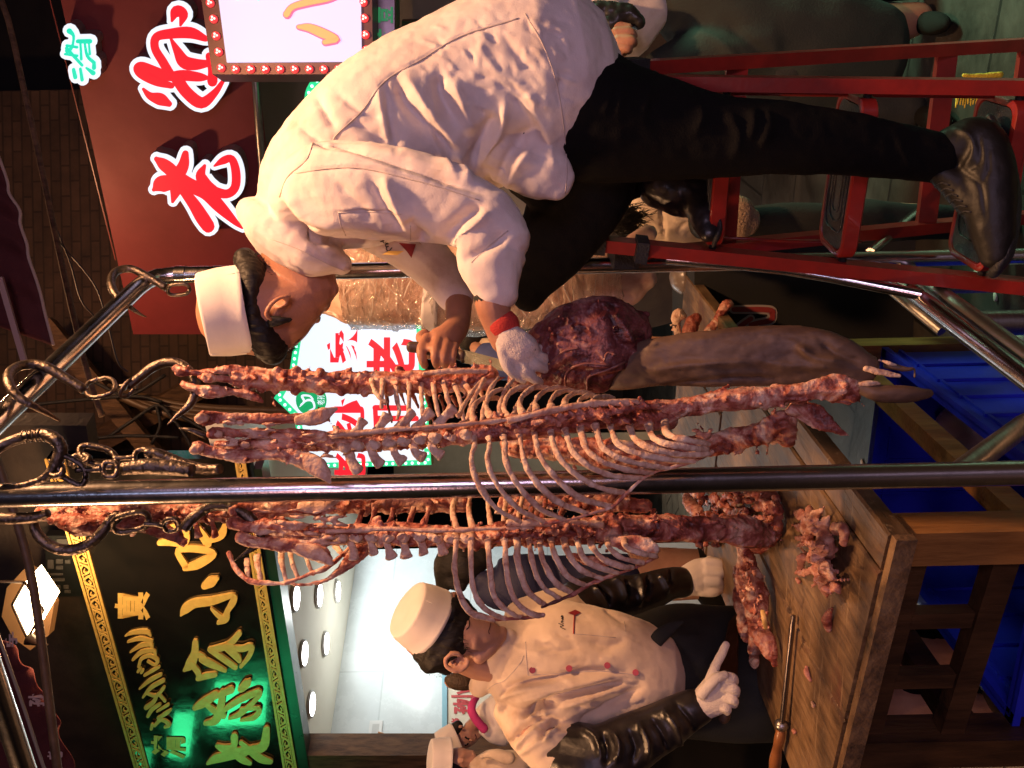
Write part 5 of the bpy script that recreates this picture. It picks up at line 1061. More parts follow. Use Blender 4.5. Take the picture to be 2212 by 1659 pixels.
j.limb([(1038, 1480, 2.52, 24, 1.2), (1056, 1445, 2.475, 26, .9), (1078, 1405, 2.46, 24, .8), (1100, 1372, 2.46, 18, .8)])
LJF = [(WC, [(870, 720), (1020, 640), (1250, 570), (1560, 520)], 43, -0.0186), (WC, [(800, 800), (1000, 720), (1300, 650), (1583, 610)], 43, 0.0155), (WC, [(1150, 1010), (1280, 930), (1450, 900), (1583, 880)], 37, -0.0310), (WC, [(1180, 1060), (1330, 1000), (1480, 970)], 31, 0.0217), (WC, [(950, 1390), (1100, 1180), (1280, 1060), (1440, 1000)], 37, -0.0279), (WC, [(1050, 1420), (1180, 1250), (1340, 1130)], 37, 0.0186),
       (WC, [(1370, 1300), (1420, 1160), (1560, 1080)], 31, -0.0248), (WC, [(1420, 1320), (1500, 1220), (1583, 1170)], 27, 0.0186), (C33, [(0, 1170), (200, 1140), (460, 1080), (740, 1100)], 24, -0.0155), (C33, [(100, 1330), (300, 1240), (560, 1180), (780, 1160)], 24, -0.0310), (C33, [(80, 1260), (320, 1190), (600, 1130)], 24, 0.0186), (C33, [(420, 1400), (600, 1300), (800, 1190)], 24, -0.0279), (C33, [(300, 1300), (520, 1230), (760, 1150)], 18, 0.0155),
       (C33, [(160, 900), (300, 960), (420, 940)], 31, -0.0093), (C33, [(480, 900), (600, 930), (700, 900)], 31, -0.0093), (C33, [(20, 1500), (160, 1420), (330, 1380)], 22, -0.0155), (C33, [(60, 1580), (200, 1500), (360, 1450)], 18, 0.0124), (C33, [(200, 1600), (300, 1540), (380, 1500)], 18, -0.0139), (C33, [(560, 690), (640, 760), (700, 800)], 18, -0.0093)]
rnd = random.Random(5)
for _ in range(50):
    x = rnd.uniform(0, 760); y = rnd.uniform(760, 1500); a_ = rnd.uniform(-.4, .5); L_ = rnd.uniform(60, 170)
    LJF.append((C33, [(x - L_ * math.cos(a_) * .5, y - L_ * math.sin(a_) * .5), (x, y + 8), (x + L_ * math.cos(a_) * .5, y + L_ * math.sin(a_) * .5)], rnd.uniform(10, 20), rnd.choice((-1, 1)) * rnd.uniform(.002, .005)))
jl = j.build('jacket', CREAMCLOTH, m2, voxel=.0052, sm=2, fold=LJF, disp=[(7, .004, 'n'), (24, .002, 'f')])
tj = bvh(jl)
BUT = mat('button_red', (.33, .025, .02), .4)
for x, y in ((145, 1078), (363, 1068), (590, 1050), (758, 1092)):
    p = hit(tj, *C33(x, y)[:2], .003)
    if p: 
        r = ray(*C33(x, y)[:2]).normalized(); bt = MB().tube([p - r * .002, p - r * .0025, p + r * .004], [.007, .0085, .0085], seg=18).build('button', BUT, jl, sharp=40)
seam(jl, 'seam', [(120, 1110), (340, 1095), (580, 1085), (780, 1110)], C33, tj, .0012, SEAMD); seam(jl, 'seam', [(105, 910), (110, 1010), (120, 1110)], C33, tj, .0010, SEAMD); seam(jl, 'seam', [(690, 690), (780, 620), (920, 560), (1100, 360), (1150, 260)], WC, tj, .0011, SEAMD)
seam(jl, 'pocket_piping', [(395, 745), (392, 800), (390, 862)], C33, tj, .0018, BUT, lift=.002); seam(jl, 'seam', [(390, 862), (500, 870), (640, 885)], C33, tj, .0010, SEAMD); seam(jl, 'seam', [(690, 790), (700, 850)], C33, tj, .0010, SEAMD)
patch(jl, 'pocket_tab', [(355, 738), (400, 718), (435, 735), (398, 752)], C33, tj, mat('tab_red', (.24, .015, .02), .7), .005, 4)
for st in ([(340, 835), (310, 820), (330, 812), (300, 800)], [(330, 800), (318, 795), (318, 787), (330, 790)], [(330, 780), (320, 780)], [(330, 774), (318, 772), (330, 766), (318, 764)], [(328, 757), (316, 760), (322, 752)]): seam(jl, 'embroidery', st, C33, tj, .0012, THR, sub=4, lift=.001)
# black undershirt at the neck
MB().limb([(1390, 900, 2.47, 26, .6), (1480, 915, 2.462, 46, .6), (1560, 960, 2.46, 60, .6), (1610, 1000, 2.46, 34, .6)], GC).build('undershirt', BLACKGAP, m2)
# apron with its bow
ap = MB().limb(AP, seg=28).build('apron', M_APRON, m2, voxel=.008, sm=2, fold=[(C33, [(900, 800), (1000, 900), (1170, 1100)], 30, -.006), (C33, [(820, 1180), (1000, 1210), (1250, 1230)], 30, -.005), (C33, [(960, 880), (1150, 880)], 24, .006)], disp=[(6, .005, 'n')])
ta = bvh(ap)
for pts in ([(850, 960, 2.48, 30, .5), (900, 880, 2.47, 44, .35), (980, 820, 2.47, 30, .3), (1040, 790, 2.47, 8, .3)], [(850, 980, 2.48, 30, .5), (820, 1050, 2.47, 44, .4), (840, 1130, 2.47, 40, .4), (850, 1210, 2.47, 18, .3)], [(830, 960, 2.465, 36, .8), (870, 975, 2.462, 38, .8)], [(870, 990, 2.48, 26, .5), (920, 1060, 2.47, 24, .4), (900, 1100, 2.47, 10, .3)]):
    MB().limb(pts, C33, seg=12).build('apron_bow', M_APRON, ap)
seam(ap, 'waist_tie', [(760, 900), (780, 1010), (800, 1150), (840, 1330)], C33, ta, .006, M_APRON); seam(ap, 'pocket_edge', [(1030, 1130), (1035, 1210), (950, 1215), (940, 1130), (1030, 1130)], C33, ta, .0016, BLACKGAP, sub=3)
# trousers under the table
t_ = MB()
for yy in (1400, 1515): t_.limb([(1790, yy, 2.70, 74), (1950, yy + 8, 2.72, 60), (2120, yy + 14, 2.74, 48), (2160, yy + 14, 2.74, 46)])
t_.build('trousers', BLACKCLOTH, m2, voxel=.01, sm=2, disp=[(9, .006, 'n')])
for yy in (1410, 1525):
    p = D(2190, yy, 2.70); p.z = .0; MB().ell(p + V((.02, -.06, .045)), V((.05, .02, 0)), V((-.05, -.14, 0)), Zv * .05, 16, 10).build('shoe', BLACKLEATHER, m2)
# black sleeve guards with gathers
for nm, q, fl in (('sleeve_guard', LF, [(C33, [(430, 1420), (520, 1480), (560, 1600)], 20, 0.0120), (C33, [(620, 1440), (660, 1520), (640, 1620)], 17, 0.0180), (C33, [(560, 1450), (590, 1560), (580, 1640)], 16, -0.0180), (C33, [(720, 1440), (760, 1540), (740, 1640)], 17, -0.0150), (C33, [(780, 1400), (830, 1500), (830, 1600)], 17, 0.0150), (C33, [(860, 1370), (920, 1460), (950, 1560)], 17, -0.0150), (C33, [(930, 1320), (1000, 1420), (1030, 1540)], 17, 0.0135), (C33, [(1000, 1280), (1090, 1390), (1120, 1480)], 16, -0.0105)]),
                  ('sleeve_guard', RF, [(NC_, [(1400, 900), (1480, 1000), (1540, 1120)], 20, 0.0180), (NC_, [(1450, 880), (1540, 960), (1560, 1100)], 17, -0.0240), (NC_, [(1560, 840), (1640, 900), (1690, 1040)], 19, 0.0210), (NC_, [(1690, 830), (1730, 880), (1740, 1000)], 16, -0.0270), (NC_, [(1780, 820), (1810, 900), (1810, 1060)], 17, 0.0240), (NC_, [(1880, 790), (1900, 880), (1890, 1000)], 16, -0.0240), (NC_, [(1960, 810), (2010, 870), (2050, 960)], 16, 0.0210), (NC_, [(2080, 740), (2090, 820), (2080, 900)], 16, -0.0150)])):
    MB().limb(q, seg=24).build(nm, BLACKLEATHER, m2, voxel=.0045, sm=2, fold=fl, disp=[(12, .004, 'n')])
WG = mat('white_knit_glove', (.78, .70, .62), .95, col2=(.70, .62, .54), nscale=12, bump=.5, bscale=420)
g = MB(); g.limb([(1090, 1330, 2.36, 75), (1160, 1280, 2.355, 92), (1240, 1220, 2.35, 112, .6), (1270, 1180, 2.35, 105, .6)], C33)
for f in ([(1200, 1160, 2.335, 41), (1230, 1060, 2.33, 30), (1265, 990, 2.33, 27), (1295, 925, 2.33, 24)], [(1270, 1120, 2.33, 34), (1330, 1125, 2.32, 32), (1345, 1150, 2.34, 29)], [(1290, 1180, 2.325, 34), (1345, 1190, 2.315, 32), (1350, 1220, 2.335, 29)], [(1290, 1240, 2.325, 32), (1340, 1255, 2.315, 30), (1340, 1285, 2.335, 25)], [(1250, 1290, 2.33, 29), (1300, 1310, 2.32, 27), (1300, 1330, 2.335, 22)], [(1150, 1220, 2.325, 37), (1230, 1130, 2.31, 30), (1290, 1105, 2.31, 25)]): g.limb(f, C33, seg=10)
g.build('glove', WG, m2, voxel=.0028, sm=1, disp=[(60, .0008, 'n')])
g = MB(); g.limb([(150, 870, 2.93, 85), (230, 810, 2.935, 130), (330, 770, 2.94, 150, .7), (400, 740, 2.94, 135, .7)], VC)
for f in ([(380, 660, 2.93, 52), (470, 665, 2.93, 46), (515, 690, 2.94, 36)], [(380, 730, 2.915, 52), (480, 740, 2.915, 46), (520, 730, 2.93, 36)], [(370, 800, 2.91, 52), (460, 810, 2.91, 46), (500, 840, 2.925, 36)], [(330, 880, 2.915, 52), (430, 890, 2.915, 46), (490, 870, 2.93, 38)], [(400, 640, 2.95, 44), (480, 650, 2.955, 34)]): g.limb(f, VC, seg=10)
gr = g.build('glove', WG, m2, voxel=.0036, sm=2); tg = bvh(gr)
for k in range(7): seam(gr, 'cuff_rib', [(130 + 14 * k, 860 + 12 * k), (160 + 12 * k, 900 + 6 * k)], VC, tg, .0016, WG, sub=3)
# big knife
kn = thing('butcher_knife', D(*VC(570, 1350)[:2], 2.34), 'wide dark butcher knife under the outstretched finger of the left butcher', 'knife')
MB().prism([D(*VC(*a)[:2], 2.36 + .25 * (1540 - a[1]) / 500) for a in ((635, 1060), (560, 1150), (530, 1300), (490, 1560), (630, 1600), (640, 1300))], V((.002, .004, 0))).build('blade', mat('dark_blade', (.10, .07, .065), .3, 1.0, col2=(.07, .05, .045), nscale=20), kn, smooth=False)
MB().limb([(1290, 1150, 2.36, 34), (1290, 1330, 2.35, 34), (1280, 1370, 2.35, 30)], C33, seg=12).build('handle', mat('knife_wood', (.06, .035, .02), .5, col2=(.09, .05, .03), nscale=30, bump=.2), kn)

# ================================================================ PEOPLE BEHIND
def person(label, skinm, bodies, base, vox=.008):
    b = MB()
    for q, C in bodies: b.limb(q, C, seg=18)
    o = b.build('person', skinm, voxel=vox, sm=2, loc=base); tag(o, label, 'person'); return o
def floorpt(x, y, d): p = D(x, y, d); return V((p.x, p.y, 0))
def cloth(nm, m, par, limbs, vox=.009, disp=None, fold=None):
    b = MB()
    for q, C in limbs: b.limb(q, C, seg=18)
    return b.build(nm, m, par, voxel=vox, sm=2, disp=disp or [(8, .008, 'n')], fold=fold)
def lower(d, y, hw, z1=1.0):
    """hidden lower body standing on the floor"""
    x1 = 1106 + (1.5 - z1) * S / d; x0 = 1106 + 1.47 * S / d
    return [(x1, y, d, hw, .6), ((x0 + x1) / 2, y, d, hw * .8, .6), (x0, y, d, hw * .6, .6)]
# man with a pink collar
P1 = person('man in a white cap and bright pink scarf looking down, behind the left butcher', SKIN2, [([(240, 1330, 4.2, 110), (330, 1300, 4.2, 135), (430, 1270, 4.2, 128), (520, 1250, 4.2, 100), (580, 1240, 4.2, 60)], WC), ([(470, 1310, 4.14, 26), (500, 1318, 4.12, 24)], WC), ([(345, 1150, 4.15, 26), (385, 1140, 4.15, 22)], WC), ([(480, 1150, 4.2, 85), (600, 1050, 4.2, 90)], WC), ([(640, 980, 4.22, 120), (900, 980, 4.25, 210)], WC), (lower(4.25, 1540, 55), DISP)], floorpt(1300, 1540, 4.25))
t1 = bvh(P1)
for pts in ([(415, 1270), (440, 1290), (470, 1300)], [(410, 1380), (440, 1370), (455, 1350)]): seam(P1, 'brow', pts, WC, t1, .004, HAIR, sub=3, lift=.001)
seam(P1, 'mouth', [(540, 1240), (555, 1270), (545, 1300)], WC, t1, .003, LIPM, sub=3, lift=.0)
cloth('hair', HAIR, P1, [([(270, 1240, 4.2, 95), (300, 1170, 4.2, 90), (330, 1120, 4.2, 60)], WC)])
cap_hat(P1, D(*WC(330, 1350)[:2], 4.19), (UP * .9 - RT * .36) * .95 - FW * .3, .098, .092, .085)
cloth('shirt', CAPCLOTH, P1, [([(560, 1010, 4.2, 90), (680, 980, 4.2, 170), (860, 970, 4.2, 250), (1300, 980, 4.25, 280, .6)], WC), ([(620, 1200, 4.15, 50), (760, 1250, 4.12, 90), (900, 1300, 4.12, 90)], WC)])
cloth('scarf', mat('magenta_cloth', (.62, .05, .24), .8, col2=(.52, .04, .20), bump=.2), P1, [([(570, 780, 4.12, 40), (510, 860, 4.08, 50), (500, 960, 4.06, 52), (570, 1080, 4.06, 58), (650, 1170, 4.07, 62)], WC)], vox=.006)
cloth('trousers', BLACKCLOTH, P1, [(lower(4.25, 1540, 75), DISP)], vox=.015)
# man nearest the left edge
P2 = person('man in a white cap and cream jacket seen from behind at the left edge', SKIN2, [([(200, 1560, 3.9, 120), (330, 1540, 3.9, 130), (430, 1520, 3.9, 110), (500, 1490, 3.9, 60)], WC), ([(330, 1570, 3.83, 44, .5), (390, 1555, 3.83, 44, .5)], WC), ([(430, 1560, 3.9, 80), (520, 1590, 3.9, 85)], WC), ([(700, 1650, 3.9, 130), (1000, 1650, 3.9, 150)], WC), (lower(3.9, 1660, 55), DISP)], floorpt(1300, 1660, 3.9))
cloth('hair', HAIR, P2, [([(200, 1600, 3.9, 105, 1.0), (290, 1580, 3.9, 110, 1.0), (330, 1620, 3.9, 95, 1.0), (390, 1650, 3.92, 70)], WC)])
cap_hat(P2, D(*WC(215, 1570)[:2], 3.9), (UP * .97 + RT * .1) * .96 - FW * .2, .098, .09, .085)
cloth('jacket', CREAMCLOTH, P2, [([(520, 1640, 3.88, 70), (640, 1600, 3.88, 120, .9), (800, 1580, 3.88, 150, .9), (1100, 1600, 3.88, 170)], WC), ([(620, 1530, 3.8, 50), (800, 1500, 3.78, 70), (960, 1540, 3.78, 80)], WC)], disp=[(14, .02, 'n')])
cloth('trousers', BLACKCLOTH, P2, [(lower(3.9, 1660, 75), DISP)], vox=.015)
# dark haired person in a navy coat seen through the ribs
NAVY = mat('navy_down', (.014, .017, .055), .6, col2=(.02, .023, .07), nscale=8, bump=.2, bscale=120, spec=.4)
P3 = person('dark haired person in a navy padded coat seen through the ribs', SKIN2, [([(160, 700, 3.5, 120), (280, 730, 3.5, 165), (380, 760, 3.5, 90)], NC_), ([(350, 830, 3.46, 40), (400, 850, 3.45, 40)], NC_), ([(600, 900, 3.5, 150), (1000, 850, 3.5, 150)], NC_), (lower(3.5, 1240, 60), DISP)], floorpt(1400, 1240, 3.5))
cloth('hair', HAIR, P3, [([(110, 880, 3.5, 70), (160, 720, 3.48, 150, .8), (290, 690, 3.48, 190, .8), (420, 640, 3.48, 130, .8)], NC_), ([(180, 850, 3.47, 80), (260, 900, 3.46, 60)], NC_)])
cloth('coat', NAVY, P3, [([(430, 850, 3.46, 90), (560, 900, 3.46, 210, .8), (760, 870, 3.46, 240, .8), (1000, 860, 3.48, 230, .8), (1300, 860, 3.5, 230, .8), (1700, 860, 3.5, 230)], NC_)], fold=[(NC_, [(540, 960), (700, 1100)], 14, -.01), (NC_, [(620, 700), (700, 1000)], 14, -.01), (NC_, [(850, 640), (960, 960)], 14, -.01), (NC_, [(1050, 640), (1150, 900)], 14, -.01)])
cloth('trousers', BLACKCLOTH, P3, [(lower(3.5, 1240, 85, .7), DISP)], vox=.015)
# head half hidden behind the left butcher
P4 = person('brown haired head half hidden behind the neck of the left butcher', SKIN2, [([(230, 570, 3.3, 90), (330, 590, 3.3, 100), (470, 600, 3.3, 90), (560, 610, 3.3, 70)], WC), ([(640, 560, 3.3, 90), (900, 540, 3.3, 160)], WC), (lower(3.3, 1465, 60), DISP)], floorpt(1400, 1465, 3.3))
cloth('hair', mat('brown_hair', (.07, .04, .02), .55, col2=(.03, .018, .01), nscale=50, bump=.8, bscale=120), P4, [([(215, 560, 3.3, 70), (280, 570, 3.29, 110, .9), (400, 580, 3.29, 115, .9), (500, 590, 3.3, 90)], WC)])
cloth('coat', BLACKCLOTH, P4, [([(620, 540, 3.32, 60), (900, 500, 3.32, 170, .7), (1500, 500, 3.32, 180, .6)], WC), (lower(3.3, 1465, 70), DISP)], vox=.012)
# vendor at the right: white coat, black cuff, hand
P5 = person('vendor in a white coat with black cuffs holding a phone', SKIN, [([(520, 140, 2.95, 60), (600, 210, 2.92, 62), (650, 250, 2.90, 82, .6), (690, 260, 2.90, 80, .6)], C31), ([(640, 190, 2.87, 32), (720, 190, 2.86, 30), (750, 215, 2.87, 24)], C31), ([(650, 240, 2.865, 32), (735, 240, 2.85, 28), (750, 265, 2.87, 22)], C31), ([(640, 285, 2.87, 32), (710, 290, 2.855, 28), (720, 305, 2.87, 22)], C31), ([(600, 310, 2.89, 34), (640, 340, 2.87, 26), (670, 352, 2.87, 20)], C31), ([(640, 150, 2.89, 30), (720, 165, 2.88, 26)], C31), ([(150, -200, 3.1, 200), (360, -160, 3.1, 260)], C31), (lower(3.1, -60, 60), DISP)], floorpt(1300, -60, 3.1), vox=.005)
cloth('coat', WHITECLOTH, P5, [([(60, -250, 3.1, 150), (260, -120, 3.1, 260, .8), (420, 40, 3.05, 250, .7), (560, 150, 3.1, 280, .7), (760, -60, 3.1, 260, .6)], C31), ([(250, 60, 3.0, 90), (400, 190, 2.97, 85), (470, 170, 2.96, 90)], C31)], disp=[(8, .012, 'n')])
cloth('cuff', BLACKLEATHER, P5, [([(460, 120, 2.96, 105), (540, 130, 2.94, 112), (630, 120, 2.92, 106), (720, 100, 2.9, 70), (770, 140, 2.9, 50)], C31)], vox=.006, disp=[(18, .014, 'n'), (40, .004, 'f')])
cloth('trousers', BLACKCLOTH, P5, [(lower(3.1, -60, 90), DISP)], vox=.015)
ph = thing('phone', D(*C31(700, 370)[:2], 2.87), 'small lit phone held by the vendor in the white coat', 'phone')
MB().box(D(*C31(715, 372)[:2], 2.86), UP * .035, RT * .006, V((.01, .05, 0))).build('case', BLACKRUB, ph, smooth=False)
for k in range(3): MB().box(D(*C31(705 + 28 * k, 372)[:2], 2.81), UP * .006, RT * .0065, FW * .004).build('screen_light', emis('phone_glow', (.6, 1, .5), 2), ph, smooth=False)
# worker in a cream coat and blue apron behind the fist
P8 = person('worker in a cream coat and blue apron half hidden behind the knife hand', SKIN2, [([(850, 700, 3.5, 90), (960, 700, 3.5, 110)], KC), ([(1010, 730, 3.46, 60), (1080, 760, 3.44, 60)], KC), ([(1100, 800, 3.5, 160), (1500, 800, 3.5, 200)], KC), (lower(3.5, 765, 40), DISP)], floorpt(1400, 765, 3.5))
cloth('hair', HAIR, P8, [([(930, 690, 3.48, 110), (1000, 640, 3.48, 100)], KC)])
cloth('coat', CREAMCLOTH, P8, [([(1120, 690, 3.46, 60), (1180, 720, 3.44, 90), (1260, 760, 3.44, 110)], KC)])
cloth('apron', mat('blue_apron', (.07, .10, .30), .7, col2=(.05, .075, .24), bump=.2), P8, [([(1040, 900, 3.45, 90), (1140, 880, 3.44, 200, .7), (1300, 880, 3.44, 230, .7), (1700, 860, 3.46, 240, .6), (2300, 860, 3.48, 240, .6)], KC)])
# walker in dark coat behind the ladder
GREENB = mat('dark_green_coat', (.009, .013, .011), .8, col2=(.016, .022, .018), nscale=6, bump=.2, bscale=150)
P6 = person('passer-by in a long dark green coat striding behind the ladder', SKIN, [([(1600, -160, 3.1, 60), (1750, -200, 3.1, 90)], C31), ([(1480, 20, 3.12, 60, .4), (1700, 90, 3.13, 66, .3), (1880, 110, 3.13, 50, .3)], DISP), ([(1900, 60, 3.1, 50), (1985, 40, 3.1, 34)], DISP), ([(1850, 200, 3.15, 46), (1970, 230, 3.15, 34)], DISP)], floorpt(1990, 100, 3.1))
cloth('coat', GREENB, P6, [([(1500, -50, 3.1, 130, .6), (1600, 60, 3.1, 130, .55), (1700, 105, 3.1, 140, .5), (1800, 120, 3.1, 140, .5), (1900, 130, 3.1, 110, .5)], DISP), ([(1390, 150, 3.1, 22), (1500, 125, 3.1, 60), (1650, 100, 3.1, 90)], DISP)], vox=.012, fold=[(C31, [(1100, 180), (1250, 240), (1400, 400)], 30, .012), (C31, [(1300, 150), (1450, 260), (1600, 420)], 30, -.014)])
cloth('trousers', BLACKGAP, P6, [([(1690, 150, 3.14, 90), (1820, 80, 3.12, 62), (1900, 55, 3.12, 48), (1945, 50, 3.12, 40)], DISP), ([(1700, 200, 3.16, 60), (1830, 225, 3.16, 55), (1960, 240, 3.15, 46)], DISP)], vox=.01)
for x, y in ((1960, 50), (1985, 250)):
    p = D(x, y, 3.1); p.z = 0; MB().ell(p + V((-.03, -.07, .045)), V((.042, 0, 0)), V((-.05, -.13, 0)), Zv * .035, 16, 10).build('shoe', BLACKCLOTH, P6)
yb = thing('fringed_cloth', D(*X8(1300, 800)[:2], 2.6), 'bright yellow fringed cloth between the ladder rails', 'cloth')
YEL = mat('yellow_cloth', (.58, .44, .04), .8, col2=(.46, .33, .03), nscale=20, bump=.4, bscale=120)
MB().limb([(1170, 705, 2.6, 16), (1300, 715, 2.6, 26), (1420, 712, 2.6, 34), (1520, 700, 2.6, 30)], X8).build('band', YEL, yb, disp=[(40, .004, 'n')])
for k in range(16):
    x = 1130 + 21 * k; MB().tube([D(*X8(x + random.uniform(-8, 8), 740 + 10 * random.random())[:2], 2.6), D(*X8(x - 14, 860)[:2], 2.59), D(*X8(x - 30 + random.uniform(-14, 14), 930 + random.uniform(-10, 80))[:2], 2.58)], [.004, .0045, .002], sub=3, seg=6).build('tassel', YEL, yb)
# seated person in a cream puffer jacket
PUF = mat('cream_nylon', (.55, .45, .34), .5, col2=(.50, .40, .30), nscale=7, bump=.3, bscale=60)
P7 = person('person in a cream puffer jacket with black fur hood sitting behind the ladder', SKIN2, [([(250, 640, 2.95, 90), (420, 620, 2.95, 120)], X7), ([(500, 600, 2.95, 120), (1000, 620, 2.95, 200)], X7), ([(1100, 640, 2.9, 150), (1150, 640, 2.6, 110)], X7), (lower(2.7, 478, 46, .45), DISP)], floorpt(1500, 480, 2.95))
cloth('jacket', PUF, P7, [([(380, 600, 2.95, 170, .8), (560, 560, 2.95, 270, .8), (760, 560, 2.95, 310, .75), (960, 590, 2.95, 310, .75), (1080, 600, 2.95, 260, .75)], X7)], vox=.007, disp=[(7, .012, 'n'), (20, .004, 'n')], fold=[(X7, [(700, 290), (715, 470), (735, 640), (755, 820)], 16, -.016), (X7, [(600, 400), (680, 470), (720, 480)], 20, -.009), (X7, [(730, 470), (860, 520), (980, 570)], 20, -.009), (X7, [(600, 610), (690, 640), (740, 720)], 20, -.009), (X7, [(960, 640), (900, 720), (880, 780)], 24, -.010), (X7, [(780, 560), (900, 640), (960, 650)], 22, .006), (X7, [(1010, 740), (950, 790)], 18, -.008)])
fu = MB()
for _ in range(600):
    a = random.gauss(0, 1); x = 330 + 70 * a; y = 640 + random.gauss(0, 70); fu.tube([D(*X7(x, y)[:2], 2.72), D(*X7(x + random.uniform(20, 90), y + random.uniform(-30, 30))[:2], 2.68), D(*X7(x + random.uniform(80, 190), y + random.uniform(-60, 60))[:2], 2.67)], [.0018, .0014, .0004], seg=4)
fu.limb([(200, 680, 2.76, 70), (330, 640, 2.76, 100, .6), (440, 620, 2.76, 70, .6)], X7); fu.build('fur_hood', HAIR, P7)
cloth('trousers', BLACKGAP, P7, [([(1100, 620, 2.9, 190, .7), (1160, 640, 2.6, 130)], X7), ([(1520, 478, 2.6, 34), (1700, 480, 2.61, 40), (1890, 480, 2.62, 46)], DISP), (lower(2.62, 480, 50, .5), DISP)], vox=.012)
FELT = mat('beige_felt', (.40, .29, .21), .95, col2=(.34, .24, .17), nscale=10, bump=.6, bscale=160)
cloth('fleece_hem', FELT, P7, [([(1250, 610, 2.52, 190, .6), (1380, 620, 2.52, 222, .6), (1500, 640, 2.52, 200, .6), (1565, 650, 2.52, 130, .6)], X7)], vox=.006, disp=[(30, .002, 'f')])
# black insulated box with a red and white emblem
bx = thing('insulated_box', floorpt(1700, 640, 3.1), 'black insulated box with a red and white zigzag emblem beyond the table', 'box')
pe = (D(1640, 690, 3.3), V((-.1, -1, 0)).normalized())
slab(MB(), [(1500, 780), (1500, 500), (2010, 470), (2010, 780)], DISP, pe, .45).build('body', mat('box_black', (.005, .005, .006), .95, col2=(.009, .009, .009), nscale=6, bump=.1), bx, smooth=False)
EMG = mat('emblem_grey', (.30, .26, .25), .6); EMR = mat('emblem_red', (.22, .02, .02), .6)
EM_ = 0
EM = [[(1340, 390, 10), (1545, 392, 12), (1568, 420, 12), (1555, 455, 12), (1480, 470, 10), (1440, 480, 8)], [(1340, 520, 8), (1390, 480, 10), (1440, 445, 10)], [(1440, 480, 10), (1500, 520, 12), (1460, 570, 10)]]
brush(bx, 'emblem_edge', EM, C32, pe, EMG, lift=.001, thick=.002, add=16); brush(bx, 'emblem', EM, C32, pe, EMR, lift=.004, thick=.002, add=4)
p = D(1465, 598, 3.5); p.z = D(1500, 640, 3.3).z + .002
tag(MB().tube([p, p + Zv * .012, p + Zv * .04, p + Zv * .052], [.07, .068, .045, .012], seg=28, sub=3).build('bowl', mat('bowl_white', (.16, .13, .12), .3)), 'pale bowl lying upside down on the black box beyond the ladder', 'bowl')
# ================================================================ CARCASSES
RND = random.Random(11)
def bits(mb, path, C, n, spread, ln, w_, dspread=.02, dirn=None):
    """ragged shreds of meat and bone spurs along a photo path"""
    q = cr([tuple(a[:3]) for a in path], 12)
    for _ in range(n):
        a = q[RND.randrange(len(q))]; x = a[0] + RND.gauss(0, spread); y = a[1] + RND.gauss(0, spread); an = RND.uniform(0, 6.3) if dirn is None else dirn + RND.gauss(0, .5); L = ln * RND.uniform(.4, 1.2)
        d = a[2] + RND.uniform(-dspread, dspread); ww = w_ * RND.uniform(.5, 1.3)
        mb.limb([(x, y, d, ww), (x + L * .5 * math.cos(an), y + L * .5 * math.sin(an), d - RND.uniform(-.008, .012), ww * .9), (x + L * math.cos(an), y + L * math.sin(an), d - RND.uniform(-.012, .016), ww * .35)], C, seg=7, sub=2)
def meatbuild(mb, name, m, par, vox=.0032, amp=1.0, sm=1, fold=None):
    return mb.build(name, m, par, voxel=vox, sm=sm, disp=[((34, 34, 11), .0050 * amp, 'f'), ((110, 110, 40), .0026 * amp, 'f'), (210, .0010 * amp, 'n')], fold=fold)
def rib(par, pts, C, w_, m=BONE, nm='rib', tip=.8):
    q = []
    n = len(pts)
    for i, p in enumerate(pts): q.append((*p, w_ * ((1.7 if n > 4 else 1.3) if i == 0 else 1.0 if i < n - 1 else tip) * RND.uniform(.86, 1.16), .6 if nm == 'rib' else .4))
    return MB().limb(q, C, seg=12, sub=7).build(nm, m, par, disp=[(60, .0016, 'f'), (190, .0006, 'n')])
def bow(pts, d0, d1, d2):
    """give flat rib points a depth: d0 at the spine, d1 at the middle, d2 at the tip"""
    n = len(pts); o = []
    for i, p in enumerate(pts):
        t = i / (n - 1); o.append((p[0], p[1], d0 * (1 - t) ** 2 + 2 * (d1 * 2 - .5 * d0 - .5 * d2) * t * (1 - t) + d2 * t * t))
    return o
def spine(par, path, C, w_, nv, vox=.0028, m=MEAT, stub=None, ridge=True):
    mb = MB(); mb.limb([(*p[:3], w_ * (p[3] if len(p) > 3 else 1), .95) for p in path], C, seg=16)
    q = cr([tuple(p[:3]) for p in path], 20)
    for k in range(nv):
        a = q[int((k + .5) / nv * (len(q) - 1))]; b_ = q[min(len(q) - 1, int((k + .5) / nv * (len(q) - 1)) + 4)]
        t = math.atan2(b_[1] - a[1], b_[0] - a[0]); nx, ny = -math.sin(t), math.cos(t); tx, ty = math.cos(t), math.sin(t)
        rk_ = RND.uniform(.55, 1.0)
        mb.limb([(a[0] - nx * w_ * rk_, a[1] - ny * w_ * rk_, a[2] - .006, w_ * .4 * rk_), (a[0], a[1], a[2] - .010, w_ * .5), (a[0] + nx * w_ * .9, a[1] + ny * w_ * .9, a[2] - .008, w_ * .45)], C, seg=8, sub=2)
        mb.limb([(a[0], a[1], a[2] - .01, w_ * .4), (a[0] + tx * w_ * .7, a[1] + ty * w_ * .7, a[2] - .026, w_ * .25)], C, seg=8, sub=2)
    bits(mb, path, C, nv * 5, w_ * .6, w_ * 1.1, w_ * .22, .012)
    return meatbuild(mb, 'spine', m, par, vox)
def strip(par, pts, C, w_, nm='fat_strip', m=FAT): return MB().limb([(*p, w_ * RND.uniform(.8, 1.2), .6) for p in pts], C, seg=10, sub=8).build(nm, m, par, disp=[(50, .002, 'f')])
